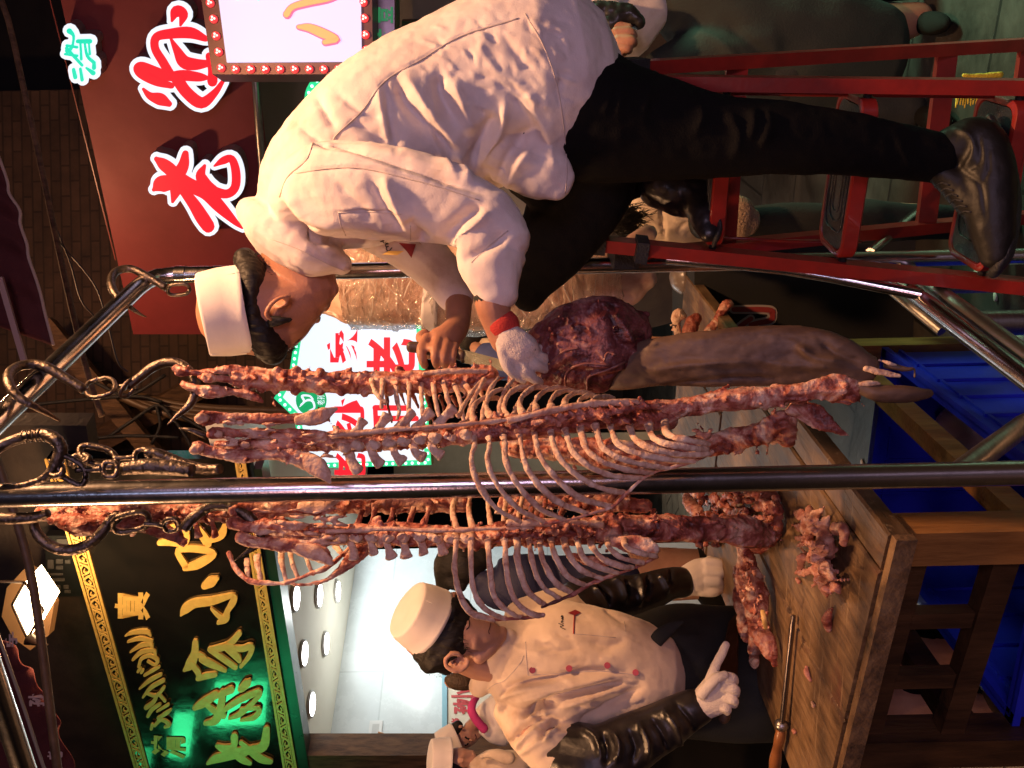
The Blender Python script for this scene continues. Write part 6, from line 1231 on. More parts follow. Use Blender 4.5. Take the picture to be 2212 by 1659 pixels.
def hipbones(par, shapes, C, nm='hip_bone', m=MEAT, vox=.003):
    for s_ in shapes:
        mb = MB(); mb.limb(s_, C, seg=14); bits(mb, s_, C, 10, s_[1][3] * .7, s_[1][3] * 1.2, s_[1][3] * .22, .01)
        meatbuild(mb, nm, m, par, vox, .8)

# ---- foremost rib cage, in front of the steel post
c2_ = thing('rib_cage', D(1150, 905, 1.36), 'foremost stripped sheep rib cage, its ribs curling in front of the steel post', 'carcass', 'stripped sheep carcasses on the hooks')
SP = [(560, 952, 1.36), (640, 955, 1.36), (730, 957, 1.36), (840, 948, 1.36), (930, 941, 1.36), (1021, 933, 1.36), (1097, 918, 1.36), (1206, 908, 1.36), (1301, 899, 1.365), (1388, 893, 1.37)]
spine(c2_, SP, DISP, 22, 18)
mb = MB(); NK = [(1370, 892, 1.37), (1461, 884, 1.37), (1570, 866, 1.36), (1690, 853, 1.35), (1790, 843, 1.34), (1835, 856, 1.34)]
mb.limb([(*p, w_, .9) for p, w_ in zip(NK, (26, 22, 21, 19, 24, 15))]); mb.limb([(1720, 855, 1.35, 20), (1780, 838, 1.34, 24), (1830, 830, 1.34, 16), (1842, 860, 1.335, 12)]); bits(mb, NK, DISP, 90, 12, 30, 5, .012, .0); meatbuild(mb, 'neck', MEAT, c2_, .003, 1.2)
mb = MB(); mb.limb([(1710, 880, 1.37, 20, .4), (1760, 900, 1.37, 26, .3), (1800, 925, 1.36, 14, .3), (1835, 942, 1.36, 4, .5)]); mb.limb([(1790, 850, 1.34, 14), (1835, 870, 1.34, 8)]); meatbuild(mb, 'neck_flap', MEATD, c2_, .003, .8)
strip(c2_, [(0, 1050, 1.325), (200, 1005, 1.325), (400, 962, 1.33), (560, 946, 1.335), (800, 940, 1.345)], C32, 19); strip(c2_, [(460, 1142, 1.33), (800, 1105, 1.33), (1050, 1088, 1.325), (1300, 1068, 1.325), (1520, 1045, 1.325)], C22, 13)
mb = MB()
for k in range(13):
    x = 60 + 60 * k; y = 1050 - .16 * x; mb.limb([(x, y + 10 - .02 * x, 1.33, 16, .7), (x + 60, y + 40, 1.325, 20, .7), (x + 150, y + 62 - .05 * x, 1.335, 10, .7)], C32, seg=10)
mb.limb([(-300, 1140, 1.35, 50), (-60, 1112, 1.35, 68), (200, 1075, 1.35, 82), (500, 1032, 1.355, 84), (800, 1030, 1.365, 80), (960, 1040, 1.37, 60)], C32); bits(mb, [(0, 1100, 1.33), (400, 1060, 1.33), (800, 1040, 1.34)], C32, 80, 22, 60, 7, .01, -.2)
meatbuild(mb, 'back_muscle', MEATD, c2_, .003, .8)
LR = [[(-198, 1190), (-218, 1290), (-168, 1440), (-68, 1570), (75, 1652)], [(-108, 1190), (-118, 1290), (-65, 1430), (60, 1570), (212, 1650)], [(-18, 1185), (-14, 1285), (50, 1420), (190, 1570), (345, 1642)], [(75, 1165), (92, 1270), (155, 1400), (295, 1530), (480, 1602)], [(165, 1150), (190, 1260), (290, 1395), (430, 1510), (612, 1560)],
      [(262, 1150), (290, 1245), (385, 1355), (540, 1445), (692, 1482)], [(352, 1140), (388, 1235), (485, 1325), (640, 1380), (800, 1388)], [(440, 1130), (472, 1225), (570, 1295), (715, 1342), (860, 1362)], [(530, 1120), (562, 1205), (660, 1272), (815, 1312), (960, 1332)], [(620, 1120), (662, 1195), (775, 1245), (920, 1275), (1110, 1290)], [(740, 1135), (800, 1192), (915, 1232), (1050, 1252), (1200, 1246)], [(855, 1140), (930, 1184), (1075, 1212), (1190, 1220)], [(950, 1130), (1060, 1162), (1200, 1190)]]
for i, r_ in enumerate(LR):
    r_ = [(r_[0][0] - 22, r_[0][1] - 85)] + r_
    rib(c2_, bow(r_, 1.36, 1.285, 1.30), C32, 19 if i > 5 else 17.5)
strip(c2_, [(200, 1660, 1.30), (360, 1640, 1.295), (500, 1600, 1.295), (620, 1560, 1.295), (710, 1475, 1.295), (830, 1375, 1.30), (960, 1332, 1.30), (1110, 1288, 1.305), (1215, 1235, 1.32)], C32, 11, 'breast_cartilage', MEAT)
for r_ in ([(1010, 1580), (998, 1420), (1080, 1310), (1240, 1290), (1330, 1330)], [(1200, 1500), (1150, 1400), (1180, 1270), (1300, 1200), (1430, 1210)], [(1380, 1510), (1340, 1400), (1380, 1270), (1500, 1180), (1680, 1170)], [(1540, 1460), (1510, 1350), (1570, 1240), (1700, 1170), (1860, 1190)], [(1690, 1430), (1680, 1330), (1760, 1230), (1900, 1180), (2050, 1200)], [(1850, 1400), (1850, 1320), (1920, 1240), (2040, 1210), (2180, 1230)], [(2000, 1380), (2010, 1310), (2090, 1250), (2212, 1230), (2320, 1262)], [(2150, 1350), (2180, 1300), (2270, 1268), (2400, 1285)], [(2300, 1330), (2350, 1290), (2440, 1282), (2540, 1300)]):
    rib(c2_, bow(r_, 1.37, 1.47, 1.53), KC, 28)
for r_ in ([(840, 1490), (930, 1330), (1030, 1190), (1120, 1090)], [(950, 1520), (990, 1350), (1080, 1180), (1130, 1080)], [(1100, 1560), (1120, 1380), (1200, 1180), (1280, 1070)], [(1280, 1480), (1310, 1310), (1370, 1180), (1440, 1090)], [(1440, 1500), (1480, 1390), (1510, 1310)], [(1610, 1450), (1650, 1370), (1690, 1310)]):
    rib(c2_, bow(r_, 1.42, 1.50, 1.56), KC, 24)
# lumbar spurs on both sides
for k, (x, y) in enumerate(((600, 1110), (740, 1080), (880, 1060), (980, 1060), (1110, 1040))):
    rib(c2_, [(x - 20, y + 40, 1.35), (x + 20, y - 10, 1.35), (x + 50 + 6 * k, y - 60, 1.35)], C22, 24, nm='spur', tip=1.45)
for k, (x, y) in enumerate(((560, 1240), (690, 1210), (820, 1200), (940, 1185), (1050, 1180))):
    rib(c2_, [(x, y - 20, 1.345), (x + 20, y + 50, 1.335), (x + 62, y + 110 - 8 * k, 1.33)], C22, 25, nm='spur', tip=1.45)
hipbones(c2_, [[(440, 905, 1.335, 19), (470, 902, 1.34, 14), (540, 905, 1.345, 12), (620, 905, 1.345, 13), (690, 900, 1.34, 15), (725, 888, 1.34, 5)], [(462, 937, 1.33, 17), (505, 935, 1.34, 12), (620, 938, 1.345, 14), (700, 945, 1.345, 12)], [(428, 968, 1.33, 17), (455, 975, 1.335, 13), (520, 985, 1.33, 13), (600, 980, 1.33, 14), (660, 995, 1.325, 22, .5), (700, 1020, 1.32, 14, .4), (712, 1038, 1.315, 5, .4)], [(470, 960, 1.345, 10), (540, 963, 1.345, 14), (640, 965, 1.345, 15)]], DISP)

for pts in ([(640, 908, 1.335, 9), (672, 902, 1.33, 16), (700, 895, 1.325, 14), (728, 882, 1.325, 4)], [(648, 990, 1.32, 12), (676, 1004, 1.315, 22), (700, 1022, 1.31, 16), (715, 1044, 1.308, 4)]):
    MB().limb([(*p, .3) for p in pts], seg=14).build('pelvis_blade', FAT, c2_, disp=[(40, .003, 'f')])
for x, y, r_ in ((437, 903, 15), (470, 935, 12), (426, 968, 15), (500, 905, 9), (530, 960, 10)):
    MB().limb([(x - r_ * .4, y, 1.325, r_ * .8), (x + r_ * .4, y + 2, 1.325, r_ * .7)], seg=14).build('knuckle', FAT, c2_, disp=[(45, .004, 'f')])
mb = MB()
for k in range(26):
    x = 470 + RND.uniform(0, 250); y = RND.choice((912, 940, 962, 985)) + RND.gauss(0, 6); mb.limb([(x, y, 1.33, 2.5), (x + 16, y + RND.uniform(-4, 4), 1.325, 4.5), (x + 46, y + RND.uniform(-8, 8), 1.33, 1.5)], seg=8)
meatbuild(mb, 'membrane', FAT, c2_, .0026, .6)
for k in range(9):
    x = 740 + 33 * k; y = 960 - .1 * (x - 740); MB().limb([(x - 9, y + 4, 1.333, 9, .4), (x + 5, y + 8, 1.33, 11, .4), (x + 14, y + 4, 1.334, 6, .4)], seg=12).build('vertebra', BONE, c2_, disp=[(45, .004, 'f')])
# ---- slender rear rib cage near the bent butcher
c1_ = thing('rib_cage', D(800, 825, 1.62), 'stripped sheep rib cage on the sloping rail beside the fist of the bent butcher', 'carcass', 'stripped sheep carcasses on the hooks')
SP = [(520, 815, 1.62), (620, 822, 1.62), (767, 828, 1.62), (912, 825, 1.62), (1021, 819, 1.62), (1055, 812, 1.62)]
spine(c1_, SP, DISP, 24, 15)
strip(c1_, [(1010, 770, 1.59), (1200, 755, 1.59), (1380, 760, 1.60)], C22, 15)
for r_ in ([(600, 1050), (610, 1160), (700, 1260), (790, 1330)],): pass
for i, r_ in enumerate(([(-100, 1050), (-90, 1160), (-30, 1270), (60, 1340)], [(20, 1040), (15, 1200), (10, 1400)], [(175, 1040), (165, 1240), (195, 1420), (180, 1520)], [(310, 1050), (305, 1300), (295, 1600)], [(445, 1050), (440, 1250), (455, 1430), (465, 1600)], [(560, 1060), (588, 1300), (640, 1510)], [(655, 1050), (715, 1250), (772, 1500)], [(775, 1080), (850, 1280), (905, 1550)], [(885, 1080), (965, 1220), (1010, 1340)], [(1005, 1100), (1080, 1220), (1120, 1300)])):
    rib(c1_, bow(r_, 1.62, 1.57, 1.56), KC, 25)
for r_ in ([(60, 1240), (80, 1400), (120, 1560)], [(215, 1235), (265, 1370)], [(340, 1240), (410, 1400)], [(490, 1250), (540, 1420), (580, 1580)], [(640, 1270), (690, 1430), (710, 1600)], [(770, 1270), (830, 1380)], [(1110, 1150), (1200, 1260), (1300, 1330)]):
    rib(c1_, [(p[0], p[1], 1.68 + .02 * i) for i, p in enumerate(r_)], KC, 17, MEATD)
for x, y in ((180, 760), (290, 765), (385, 770), (490, 775)): rib(c1_, [(x, y + 40, 1.61), (x + 5, y + 10, 1.6), (x - 4 + 12, y - 8, 1.6)], C22, 15, MEATD, 'spur', 1.2)
hipbones(c1_, [[(1035, 745, 1.615, 22), (1070, 760, 1.615, 32), (1150, 770, 1.61, 22), (1260, 755, 1.61, 20), (1400, 745, 1.61, 30), (1520, 770, 1.615, 20), (1580, 750, 1.615, 8)], [(1080, 830, 1.615, 25), (1150, 860, 1.61, 28), (1260, 880, 1.61, 38), (1370, 880, 1.61, 26), (1480, 900, 1.61, 36), (1560, 940, 1.61, 12)], [(1180, 790, 1.61, 18), (1240, 800, 1.60, 30), (1300, 800, 1.61, 20), (1420, 820, 1.62, 24), (1640, 830, 1.62, 40)]], C12)
# meat and hide still hanging below it
hl = thing('sheep_side', D(1300, 760, 1.67), 'dark red shoulder of meat with a hanging brown hide under the gloved hand', 'meat')
mb = MB(); mb.limb([(1120, 820, 1.69, 26), (1165, 790, 1.68, 62, .7), (1220, 762, 1.67, 92, .7), (1290, 745, 1.67, 108, .7), (1345, 752, 1.67, 92, .7), (1378, 775, 1.67, 48, .7)], seg=24)
mb.limb([(1310, 690, 1.67, 22), (1360, 680, 1.67, 16), (1398, 680, 1.66, 10)]); mb.limb([(1330, 720, 1.66, 20), (1370, 705, 1.66, 14), (1390, 712, 1.66, 9)])
bits(mb, [(1150, 780, 1.62), (1250, 690, 1.62), (1330, 690, 1.62)], DISP, 70, 18, 26, 3, .02)
sd = meatbuild(mb, 'shoulder_meat', MEATV, hl, .0040, .85, fold=[(C32, [(180, 780), (300, 700), (420, 640)], 26, .008), (C32, [(300, 880), (360, 730), (560, 720), (700, 700)], 14, .009), (C32, [(470, 860), (490, 770), (620, 740), (740, 700)], 14, .008), (C32, [(620, 420), (640, 560), (720, 620)], 22, -.008), (C32, [(560, 660), (580, 690), (640, 650)], 12, .006), (C32, [(680, 480), (750, 620), (740, 780)], 16, .008)])
tsd = bvh(sd)
for pts in ([(340, 880), (350, 760), (450, 715), (600, 720)], [(470, 870), (480, 790), (590, 750), (700, 700)], [(570, 700), (590, 650), (640, 660)], [(260, 700), (330, 640), (420, 620)]): seam(hl, 'tendon', pts, C32, tsd, .0024, mat('tendon', (.22, .085, .07), .4, bump=.2), lift=.0004)
mb = MB(); mb.limb([(1290, 800, 1.68, 44, .5), (1360, 792, 1.645, 50, .42), (1420, 782, 1.62, 54, .4), (1520, 775, 1.60, 62, .36), (1640, 768, 1.59, 66, .34), (1745, 772, 1.58, 66, .36), (1825, 785, 1.57, 54, .45), (1880, 795, 1.565, 30, .6)], seg=24)
mb.limb([(1855, 838, 1.56, 14), (1900, 850, 1.555, 20), (1960, 852, 1.55, 19), (2008, 850, 1.55, 12)])
meatbuild(mb, 'hide', HIDE, hl, .0042, .35, sm=3, fold=[(C32, [(800, 760), (1100, 720), (1500, 700)], 18, .005), (C32, [(900, 850), (1300, 800), (1600, 800)], 16, -.005), (C42, [(300, 600), (420, 680), (600, 700)], 26, .008), (C42, [(450, 580), (560, 660), (700, 700)], 20, -.006), (C42, [(100, 700), (300, 730), (560, 740)], 24, .005)])
for pts in ([(720, 740, 1.55, 18), (800, 760, 1.545, 22), (915, 785, 1.54, 14)], [(800, 690, 1.56, 10), (860, 710, 1.55, 12), (900, 720, 1.55, 5)], [(640, 840, 1.555, 10), (720, 830, 1.55, 16), (800, 830, 1.55, 10)], [(840, 720, 1.56, 20), (960, 745, 1.55, 16), (1005, 745, 1.55, 6), (1010, 790, 1.55, 3)]):
    MB().limb(pts, C42, seg=12).build('shank_bone', BONE if pts[0][3] < 19 else HIDE, hl, disp=[(60, .002, 'f')])

# ---- rib cage left of the post
c3_ = thing('rib_cage', D(950, 1157, 1.5), 'stripped sheep rib cage left of the steel post in front of the left butcher', 'carcass', 'stripped sheep carcasses on the hooks')
SP = [(570, 1140, 1.5), (640, 1148, 1.5), (705, 1154, 1.5), (840, 1154, 1.5), (949, 1158, 1.5), (1021, 1160, 1.5), (1094, 1155, 1.5), (1206, 1148, 1.5), (1315, 1142, 1.51)]
spine(c3_, SP, DISP, 23, 18)
mb = MB(); NK = [(1300, 1142, 1.51), (1425, 1143, 1.53), (1534, 1143, 1.56), (1606, 1147, 1.60), (1650, 1160, 1.63)]
mb.limb([(*p, w_, .9) for p, w_ in zip(NK, (28, 28, 27, 36, 26))]); bits(mb, NK, DISP, 90, 16, 30, 5, .015, .0); meatbuild(mb, 'neck', MEATD, c3_, .0032, 1.2)
mb = MB(); mb.limb([(-60, 240, 1.49, 44), (150, 250, 1.49, 66), (400, 255, 1.495, 66), (640, 250, 1.50, 64)], C33); bits(mb, [(0, 250, 1.47), (300, 250, 1.47), (640, 240, 1.48)], C33, 110, 28, 60, 7, .012, .05); meatbuild(mb, 'back_muscle', MEATD, c3_, .003, .9)
strip(c3_, [(430, 255, 1.475), (800, 240, 1.47), (1100, 250, 1.465), (1400, 240, 1.465), (1660, 235, 1.465)], C23, 15); strip(c3_, [(0, 205, 1.465), (150, 205, 1.465), (330, 200, 1.47), (560, 215, 1.48)], C33, 22)
L3 = [(C23, [(1200, 320), (1192, 470), (1220, 620), (1290, 735), (1425, 778)]), (C23, [(1290, 320), (1290, 490), (1318, 640), (1400, 735), (1500, 775)]), (C23, [(1392, 330), (1402, 480), (1430, 645), (1525, 740), (1600, 765)]), (C23, [(1490, 330), (1502, 500), (1545, 655), (1650, 745), (1720, 750)]), (C33, [(55, 325), (62, 450), (120, 610), (225, 695)]), (C33, [(130, 335), (150, 450), (205, 580), (310, 655)]), (C33, [(192, 345), (212, 440), (285, 560), (385, 622)]), (C33, [(262, 335), (292, 425), (365, 530), (465, 575)]), (C33, [(340, 335), (382, 425), (455, 495), (560, 532)]), (C33, [(420, 335), (462, 425), (560, 475), (655, 502)]), (C33, [(500, 345), (572, 422), (680, 462), (745, 470)]), (C33, [(600, 345), (682, 412), (805, 442)]), (C33, [(700, 340), (780, 382), (885, 402)])]
for C, r_ in L3:
    r_ = [(r_[0][0] - 8, r_[0][1] - 70)] + r_
    rib(c3_, bow(r_, 1.5, 1.43, 1.44), C, 18)
strip(c3_, [(1400, 775, 1.44), (1530, 772, 1.437), (1650, 762, 1.436), (1725, 745, 1.436)], C23, 11, 'breast_cartilage', MEATD); strip(c3_, [(200, 705, 1.437), (320, 655, 1.437), (400, 622, 1.437), (480, 572, 1.44), (570, 532, 1.44), (660, 502, 1.443), (760, 468, 1.447), (890, 402, 1.455)], C33, 11, 'breast_cartilage', MEATD)
mb = MB(); mb.limb([(600, 310, 1.48, 30, .5), (720, 330, 1.475, 55, .3), (850, 345, 1.47, 45, .3), (890, 380, 1.47, 22, .4)], C33); mb.limb([(380, 400, 1.50, 24, .4), (500, 430, 1.49, 36, .3), (600, 430, 1.48, 30, .3)], C33); meatbuild(mb, 'flank', MEAT, c3_, .0034, .8)
for r_ in ([(1200, 235), (1180, 120), (1215, 20), (1240, -50)], [(1300, 235), (1272, 110), (1300, 10), (1320, -50)], [(1410, 230), (1395, 140), (1390, 40), (1400, -40)], [(1480, 225), (1490, 130), (1500, 30)], [(1560, 220), (1580, 120), (1600, 30)]): rib(c3_, bow(r_, 1.5, 1.58, 1.62), C23, 15)
for r_ in ([(40, 200), (60, 110), (70, 20)], [(130, 200), (140, 120), (150, 40)], [(200, 195), (215, 120), (225, 60)], [(300, 190), (330, 120), (340, 60)]): rib(c3_, bow(r_, 1.52, 1.6, 1.66), C33, 15, MEATD)
for k, (x, y) in enumerate(((580, 340), (690, 310), (790, 330), (890, 330), (990, 310), (1100, 310))): rib(c3_, [(x - 10, y - 40, 1.49), (x + 8, y + 20, 1.48), (x + 16 + 5 * (k % 3), y + 76, 1.475)], C23, 23, BONE, 'spur', 1.45)
for k, (x, y) in enumerate(((620, 200), (700, 190), (810, 190), (930, 180), (1020, 180))): rib(c3_, [(x - 10, y + 30, 1.52), (x + 6, y - 20, 1.53), (x + 20, y - 70, 1.54)], C23, 15, MEATD, 'spur', 1.3)
hipbones(c3_, [[(505, 1100, 1.48, 16), (560, 1092, 1.49, 16), (640, 1095, 1.48, 16), (700, 1098, 1.475, 15, .6), (730, 1080, 1.47, 6)], [(500, 1130, 1.485, 14), (560, 1138, 1.48, 16), (640, 1142, 1.485, 15), (720, 1150, 1.49, 14)], [(520, 1162, 1.47, 15), (560, 1172, 1.47, 13), (630, 1180, 1.465, 14), (690, 1195, 1.46, 20, .5), (712, 1215, 1.455, 8, .4)]], DISP)
mb = MB(); mb.limb([(700, 110, 1.56, 24, .3), (850, 70, 1.57, 60, .15), (1000, 90, 1.57, 56, .15), (1090, 130, 1.57, 20, .3)], C23); meatbuild(mb, 'flank', MEATP, c3_, .0034, .5)

for pts in ([(645, 1094, 1.47, 8), (680, 1096, 1.465, 14), (710, 1090, 1.46, 10), (734, 1078, 1.46, 4)], [(640, 1184, 1.455, 9), (672, 1192, 1.45, 17), (700, 1204, 1.445, 12), (716, 1220, 1.445, 4)]):
    MB().limb([(*p, .3) for p in pts], seg=14).build('pelvis_blade', FAT, c3_, disp=[(40, .003, 'f')])
mb = MB()
for k in range(30):
    x = 520 + RND.uniform(0, 200); y = RND.choice((1105, 1132, 1150, 1170)) + RND.gauss(0, 6); mb.limb([(x, y, 1.47, 2.5), (x + 16, y + RND.uniform(-4, 4), 1.462, 4.5), (x + 46, y + RND.uniform(-8, 8), 1.47, 1.5)], seg=8)
meatbuild(mb, 'membrane', FAT, c3_, .0026, .6)
for k in range(10):
    x = 700 + 34 * k; MB().limb([(x - 9, 1160, 1.476, 8, .4), (x + 5, 1164, 1.472, 10, .4), (x + 14, 1160, 1.476, 5, .4)], seg=12).build('vertebra', BONE, c3_, disp=[(45, .004, 'f')])
# ---- carcass hung highest, mostly behind the post
c4_ = thing('rib_cage', D(600, 1100, 1.72), 'stripped sheep carcass hung highest, mostly hidden behind the steel post', 'carcass', 'stripped sheep carcasses on the hooks')
SP = [(100, 1105, 1.66), (200, 1112, 1.67), (320, 1108, 1.68), (450, 1106, 1.70), (560, 1098, 1.72), (700, 1090, 1.74), (860, 1084, 1.76), (1000, 1085, 1.78)]
spine(c4_, SP, DISP, 21, 22)
mb = MB(); mb.limb([(110, 1120, 1.64, 10), (150, 1130, 1.63, 22), (180, 1135, 1.63, 24), (250, 1132, 1.64, 14), (330, 1140, 1.64, 13)]); mb.limb([(300, 1135, 1.64, 13), (360, 1150, 1.63, 16, .5), (400, 1172, 1.63, 10, .5)]); bits(mb, [(130, 1110, 1.64), (300, 1112, 1.64), (480, 1108, 1.66)], DISP, 90, 10, 22, 4, .015, 0); meatbuild(mb, 'hip_bone', MEATD, c4_, .003, .9)
for x in (920, 1040, 1150, 1250): rib(c4_, [(x, 170, 1.66), (x + 15, 220, 1.65), (x + 30, 285, 1.645)], C13, 15, MEAT, 'spur', 1.4)
for r_ in ([(160, 350), (165, 440), (190, 545)], [(215, 340), (225, 430), (262, 530)], [(290, 330), (315, 420), (352, 512)], [(480, 340), (520, 380), (560, 420)], [(20, 400), (25, 470), (40, 540)], [(-40, 420), (-40, 480), (-30, 545)]): rib(c4_, bow(r_, 1.66, 1.62, 1.61), C23, 15)
strip(c4_, [(-150, 380, 1.62), (-110, 470, 1.61), (-30, 545, 1.60), (80, 560, 1.60), (200, 558, 1.60), (320, 510, 1.60), (430, 470, 1.60), (520, 400, 1.61), (580, 340, 1.62)], C23, 14, 'breast_cartilage', MEAT)
mb = MB(); mb.limb([(200, 560, 1.60, 14, .5), (290, 570, 1.60, 12, .5), (420, 545, 1.60, 14), (520, 480, 1.605, 34, .3), (620, 380, 1.61, 60, .25), (720, 330, 1.62, 30, .3)], C23); meatbuild(mb, 'shoulder_blade', MEAT, c4_, .0032, .6)
mb = MB(); Q = [(1100, 958, 1.76), (1250, 975, 1.76), (1400, 985, 1.75), (1540, 960, 1.74), (1620, 940, 1.72), (1690, 925, 1.72)]
mb.limb([(*p, w_, .8) for p, w_ in zip(Q, (22, 30, 34, 26, 24, 30))]); mb.limb([(1640, 935, 1.71, 24), (1690, 915, 1.70, 28), (1700, 945, 1.70, 22)]); bits(mb, Q, DISP, 120, 18, 30, 5, .03); meatbuild(mb, 'hanging_neck', MEAT, c4_, .0036, 1.3)
mb = MB(); Q = [(1080, 1085, 1.84), (1200, 1080, 1.84), (1330, 1085, 1.84), (1400, 1095, 1.84)]; mb.limb([(*p, w_, .5) for p, w_ in zip(Q, (14, 18, 20, 12))]); bits(mb, Q, DISP, 60, 12, 26, 5, .02); meatbuild(mb, 'breast_meat', MEAT, c4_, .0036, 1.2)
for k in range(5): rib(c4_, [(1110 + 50 * k, 1110, 1.84), (1120 + 50 * k, 1080, 1.80), (1150 + 50 * k, 1050, 1.80)], DISP, 5.5, MEATD)

# ---- whole carcass wrapped in film behind the bent butcher
wc = thing('wrapped_carcass', D(1050, 620, 2.45), 'whole pale carcass wrapped in clear film hanging behind the bent butcher', 'carcass')
WQ = [(690, 640, 2.45, 40), (740, 628, 2.45, 78), (830, 612, 2.45, 92), (930, 622, 2.45, 84), (1030, 632, 2.45, 86), (1150, 622, 2.45, 86), (1260, 608, 2.44, 80), (1340, 600, 2.43, 70), (1392, 588, 2.42, 42)]
mb = MB(); mb.limb([(*q, .75) for q in WQ], seg=28); mb.limb([(1330, 555, 2.40, 26), (1385, 520, 2.38, 22), (1405, 505, 2.37, 17)]); mb.limb([(830, 545, 2.38, 30), (900, 555, 2.37, 34), (1000, 560, 2.38, 30)])
mb.build('meat', FATTY, wc, voxel=.006, sm=2, disp=[(6, .014, 'n'), (16, .004, 'f')])
def filmmat(name, fac, sc, dist):
    m = bpy.data.materials.new(name); m.use_nodes = True; t = m.node_tree; t.nodes.clear(); MATS[name] = m
    o = t.nodes.new('ShaderNodeOutputMaterial'); mx = t.nodes.new('ShaderNodeMixShader'); tr = t.nodes.new('ShaderNodeBsdfTransparent'); gl = t.nodes.new('ShaderNodeBsdfGlossy'); gl.inputs['Roughness'].default_value = .16
    tr.inputs[0].default_value = (.94, .92, .92, 1); tc = t.nodes.new('ShaderNodeTexCoord'); mp = t.nodes.new('ShaderNodeMapping'); mp.inputs['Scale'].default_value = (1, 1, 3.2); n = t.nodes.new('ShaderNodeTexNoise'); n.inputs['Scale'].default_value = sc; n.inputs['Detail'].default_value = 5; n.inputs['Distortion'].default_value = 1.5
    bp = t.nodes.new('ShaderNodeBump'); bp.inputs['Distance'].default_value = dist; lw_ = t.nodes.new('ShaderNodeLayerWeight'); lw_.inputs[0].default_value = .35; mr = t.nodes.new('ShaderNodeMapRange'); mr.inputs[3].default_value = fac; mr.inputs[4].default_value = .75
    t.links.new(tc.outputs['Object'], mp.inputs[0]); t.links.new(mp.outputs[0], n.inputs['Vector']); t.links.new(n.outputs['Fac'], bp.inputs['Height']); t.links.new(bp.outputs[0], gl.inputs['Normal']); t.links.new(bp.outputs[0], lw_.inputs['Normal']); t.links.new(lw_.outputs['Facing'], mr.inputs[0]); t.links.new(mr.outputs[0], mx.inputs[0]); t.links.new(tr.outputs[0], mx.inputs[1]); t.links.new(gl.outputs[0], mx.inputs[2]); t.links.new(mx.outputs[0], o.inputs[0]); return m
FILM2 = filmmat('cling_film_wrap', .16, 14, .03)
mb = MB(); mb.limb([(q[0], q[1], q[2], q[3] + 7, .84) for q in WQ[1:-1]], seg=130, sub=44, cap=False)
FF = []
for _ in range(130): x = RND.uniform(700, 1370); y = RND.uniform(540, 705); L_ = RND.uniform(25, 75); sl = RND.gauss(0, .5); FF.append((DISP, [(x - sl * L_, y - L_), (x, y), (x + sl * L_ + RND.gauss(0, 8), y + L_)], RND.uniform(2.0, 4.0), RND.uniform(.004, .010)))
fo = mb.build('film', FILM2, wc, disp=[((16, 16, 9), .008, 'r')], fold=FF)
tf = bvh(fo); mb = MB()
for _ in range(70):
    x = RND.uniform(705, 1385); y = RND.uniform(545, 712); L_ = RND.uniform(14, 60); sl = RND.gauss(.15, .6); cv = RND.gauss(0, 6); P = []
    for u in (-1, -.5, 0, .5, 1):
        h_ = hit(tf, x + sl * L_ * u + cv * (1 - u * u), y + L_ * u, .0012)
        if h_ is not None: P.append(h_)
    if len(P) >= 3 and all((P[i] - P[i + 1]).length < .06 for i in range(len(P) - 1)): mb.tube(P, [.0002] + [RND.uniform(.0005, .0013)] * (len(P) - 2) + [.0002], seg=5, sub=4)
mb.build('crease_glints', mat('crease_glint', (.85, .80, .77), .2, alpha=.7), fo)  # pale strands imitate light caught along the film's creases
MB().limb([(922, 622, 2.44, 92, .80), (955, 626, 2.44, 92, .80)], seg=28, cap=False).build('paper_band', mat('paper_white', (.66, .62, .62), .7), wc)
tb_ = bvh(bpy.data.objects['paper_band']); patch(wc, 'band_print', [(928, 616), (938, 616), (938, 600), (928, 600)], DISP, tb_, mat('print_blue', (.05, .08, .28), .6), .003, 3); patch(wc, 'band_print', [(948, 684), (953, 684), (953, 672), (948, 672)], DISP, tb_, mat('print_pale_blue', (.3, .4, .5), .6), .003, 3)
MB().tube([D(690, 625, 2.45), D(600, 612, 2.42), D(520, 600, 2.38), D(330, 592, 2.2)], .006, sub=4).build('hanging_cord', DSTEEL, wc)

# ================================================================ MEAT ON THE TABLE
def tl(C, pts, m=None):
    """photo points lying on the table top at a height h"""
    o = []
    for x, y, h, w_, *r in pts:
        X, Y, sc = C(x, y); p = onz(X, Y, TH + h); o.append((x, y, p.y, w_, *(r or (.7,))))
    return o
mt = thing('meat_joint', onz(1600, 1300, TH), 'long shank of raw mutton lying along the far side of the table', 'meat')
mb = MB(); mb.limb(tl(VC, [(680, 520, .05, 60), (700, 640, .05, 75), (720, 780, .05, 110), (760, 900, .05, 112), (780, 1020, .05, 100), (800, 1150, .045, 90), (850, 1280, .04, 85), (900, 1380, .03, 60), (935, 1490, .02, 22)]), VC); mb.limb(tl(VC, [(620, 700, .04, 30), (640, 850, .04, 52), (660, 1010, .04, 60), (690, 1160, .04, 60), (720, 1280, .03, 48)]), VC); mb.limb(tl(VC, [(770, 1180, .03, 60), (780, 1330, .03, 56), (765, 1440, .03, 40), (765, 1490, .025, 38)]), VC)
bits(mb, [(a[0], a[1], a[2]) for a in tl(VC, [(680, 600, .09, 0), (760, 850, .10, 0), (820, 1200, .08, 0)])], VC, 70, 40, 70, 12, .02, 1.5); meatbuild(mb, 'meat', MEAT, mt, .004, 1.2)
MB().limb(tl(VC, [(835, 1050, .10, 18), (850, 1120, .10, 22), (860, 1190, .09, 16)]), VC).build('tendon', mat('yellow_fat', (.62, .40, .14), .4, bump=.2), mt)
MB().limb(tl(VC, [(745, 1450, .05, 26), (770, 1490, .05, 30), (780, 1450, .05, 24)]), VC).build('knuckle', BONE, mt, disp=[(50, .003, 'f')])
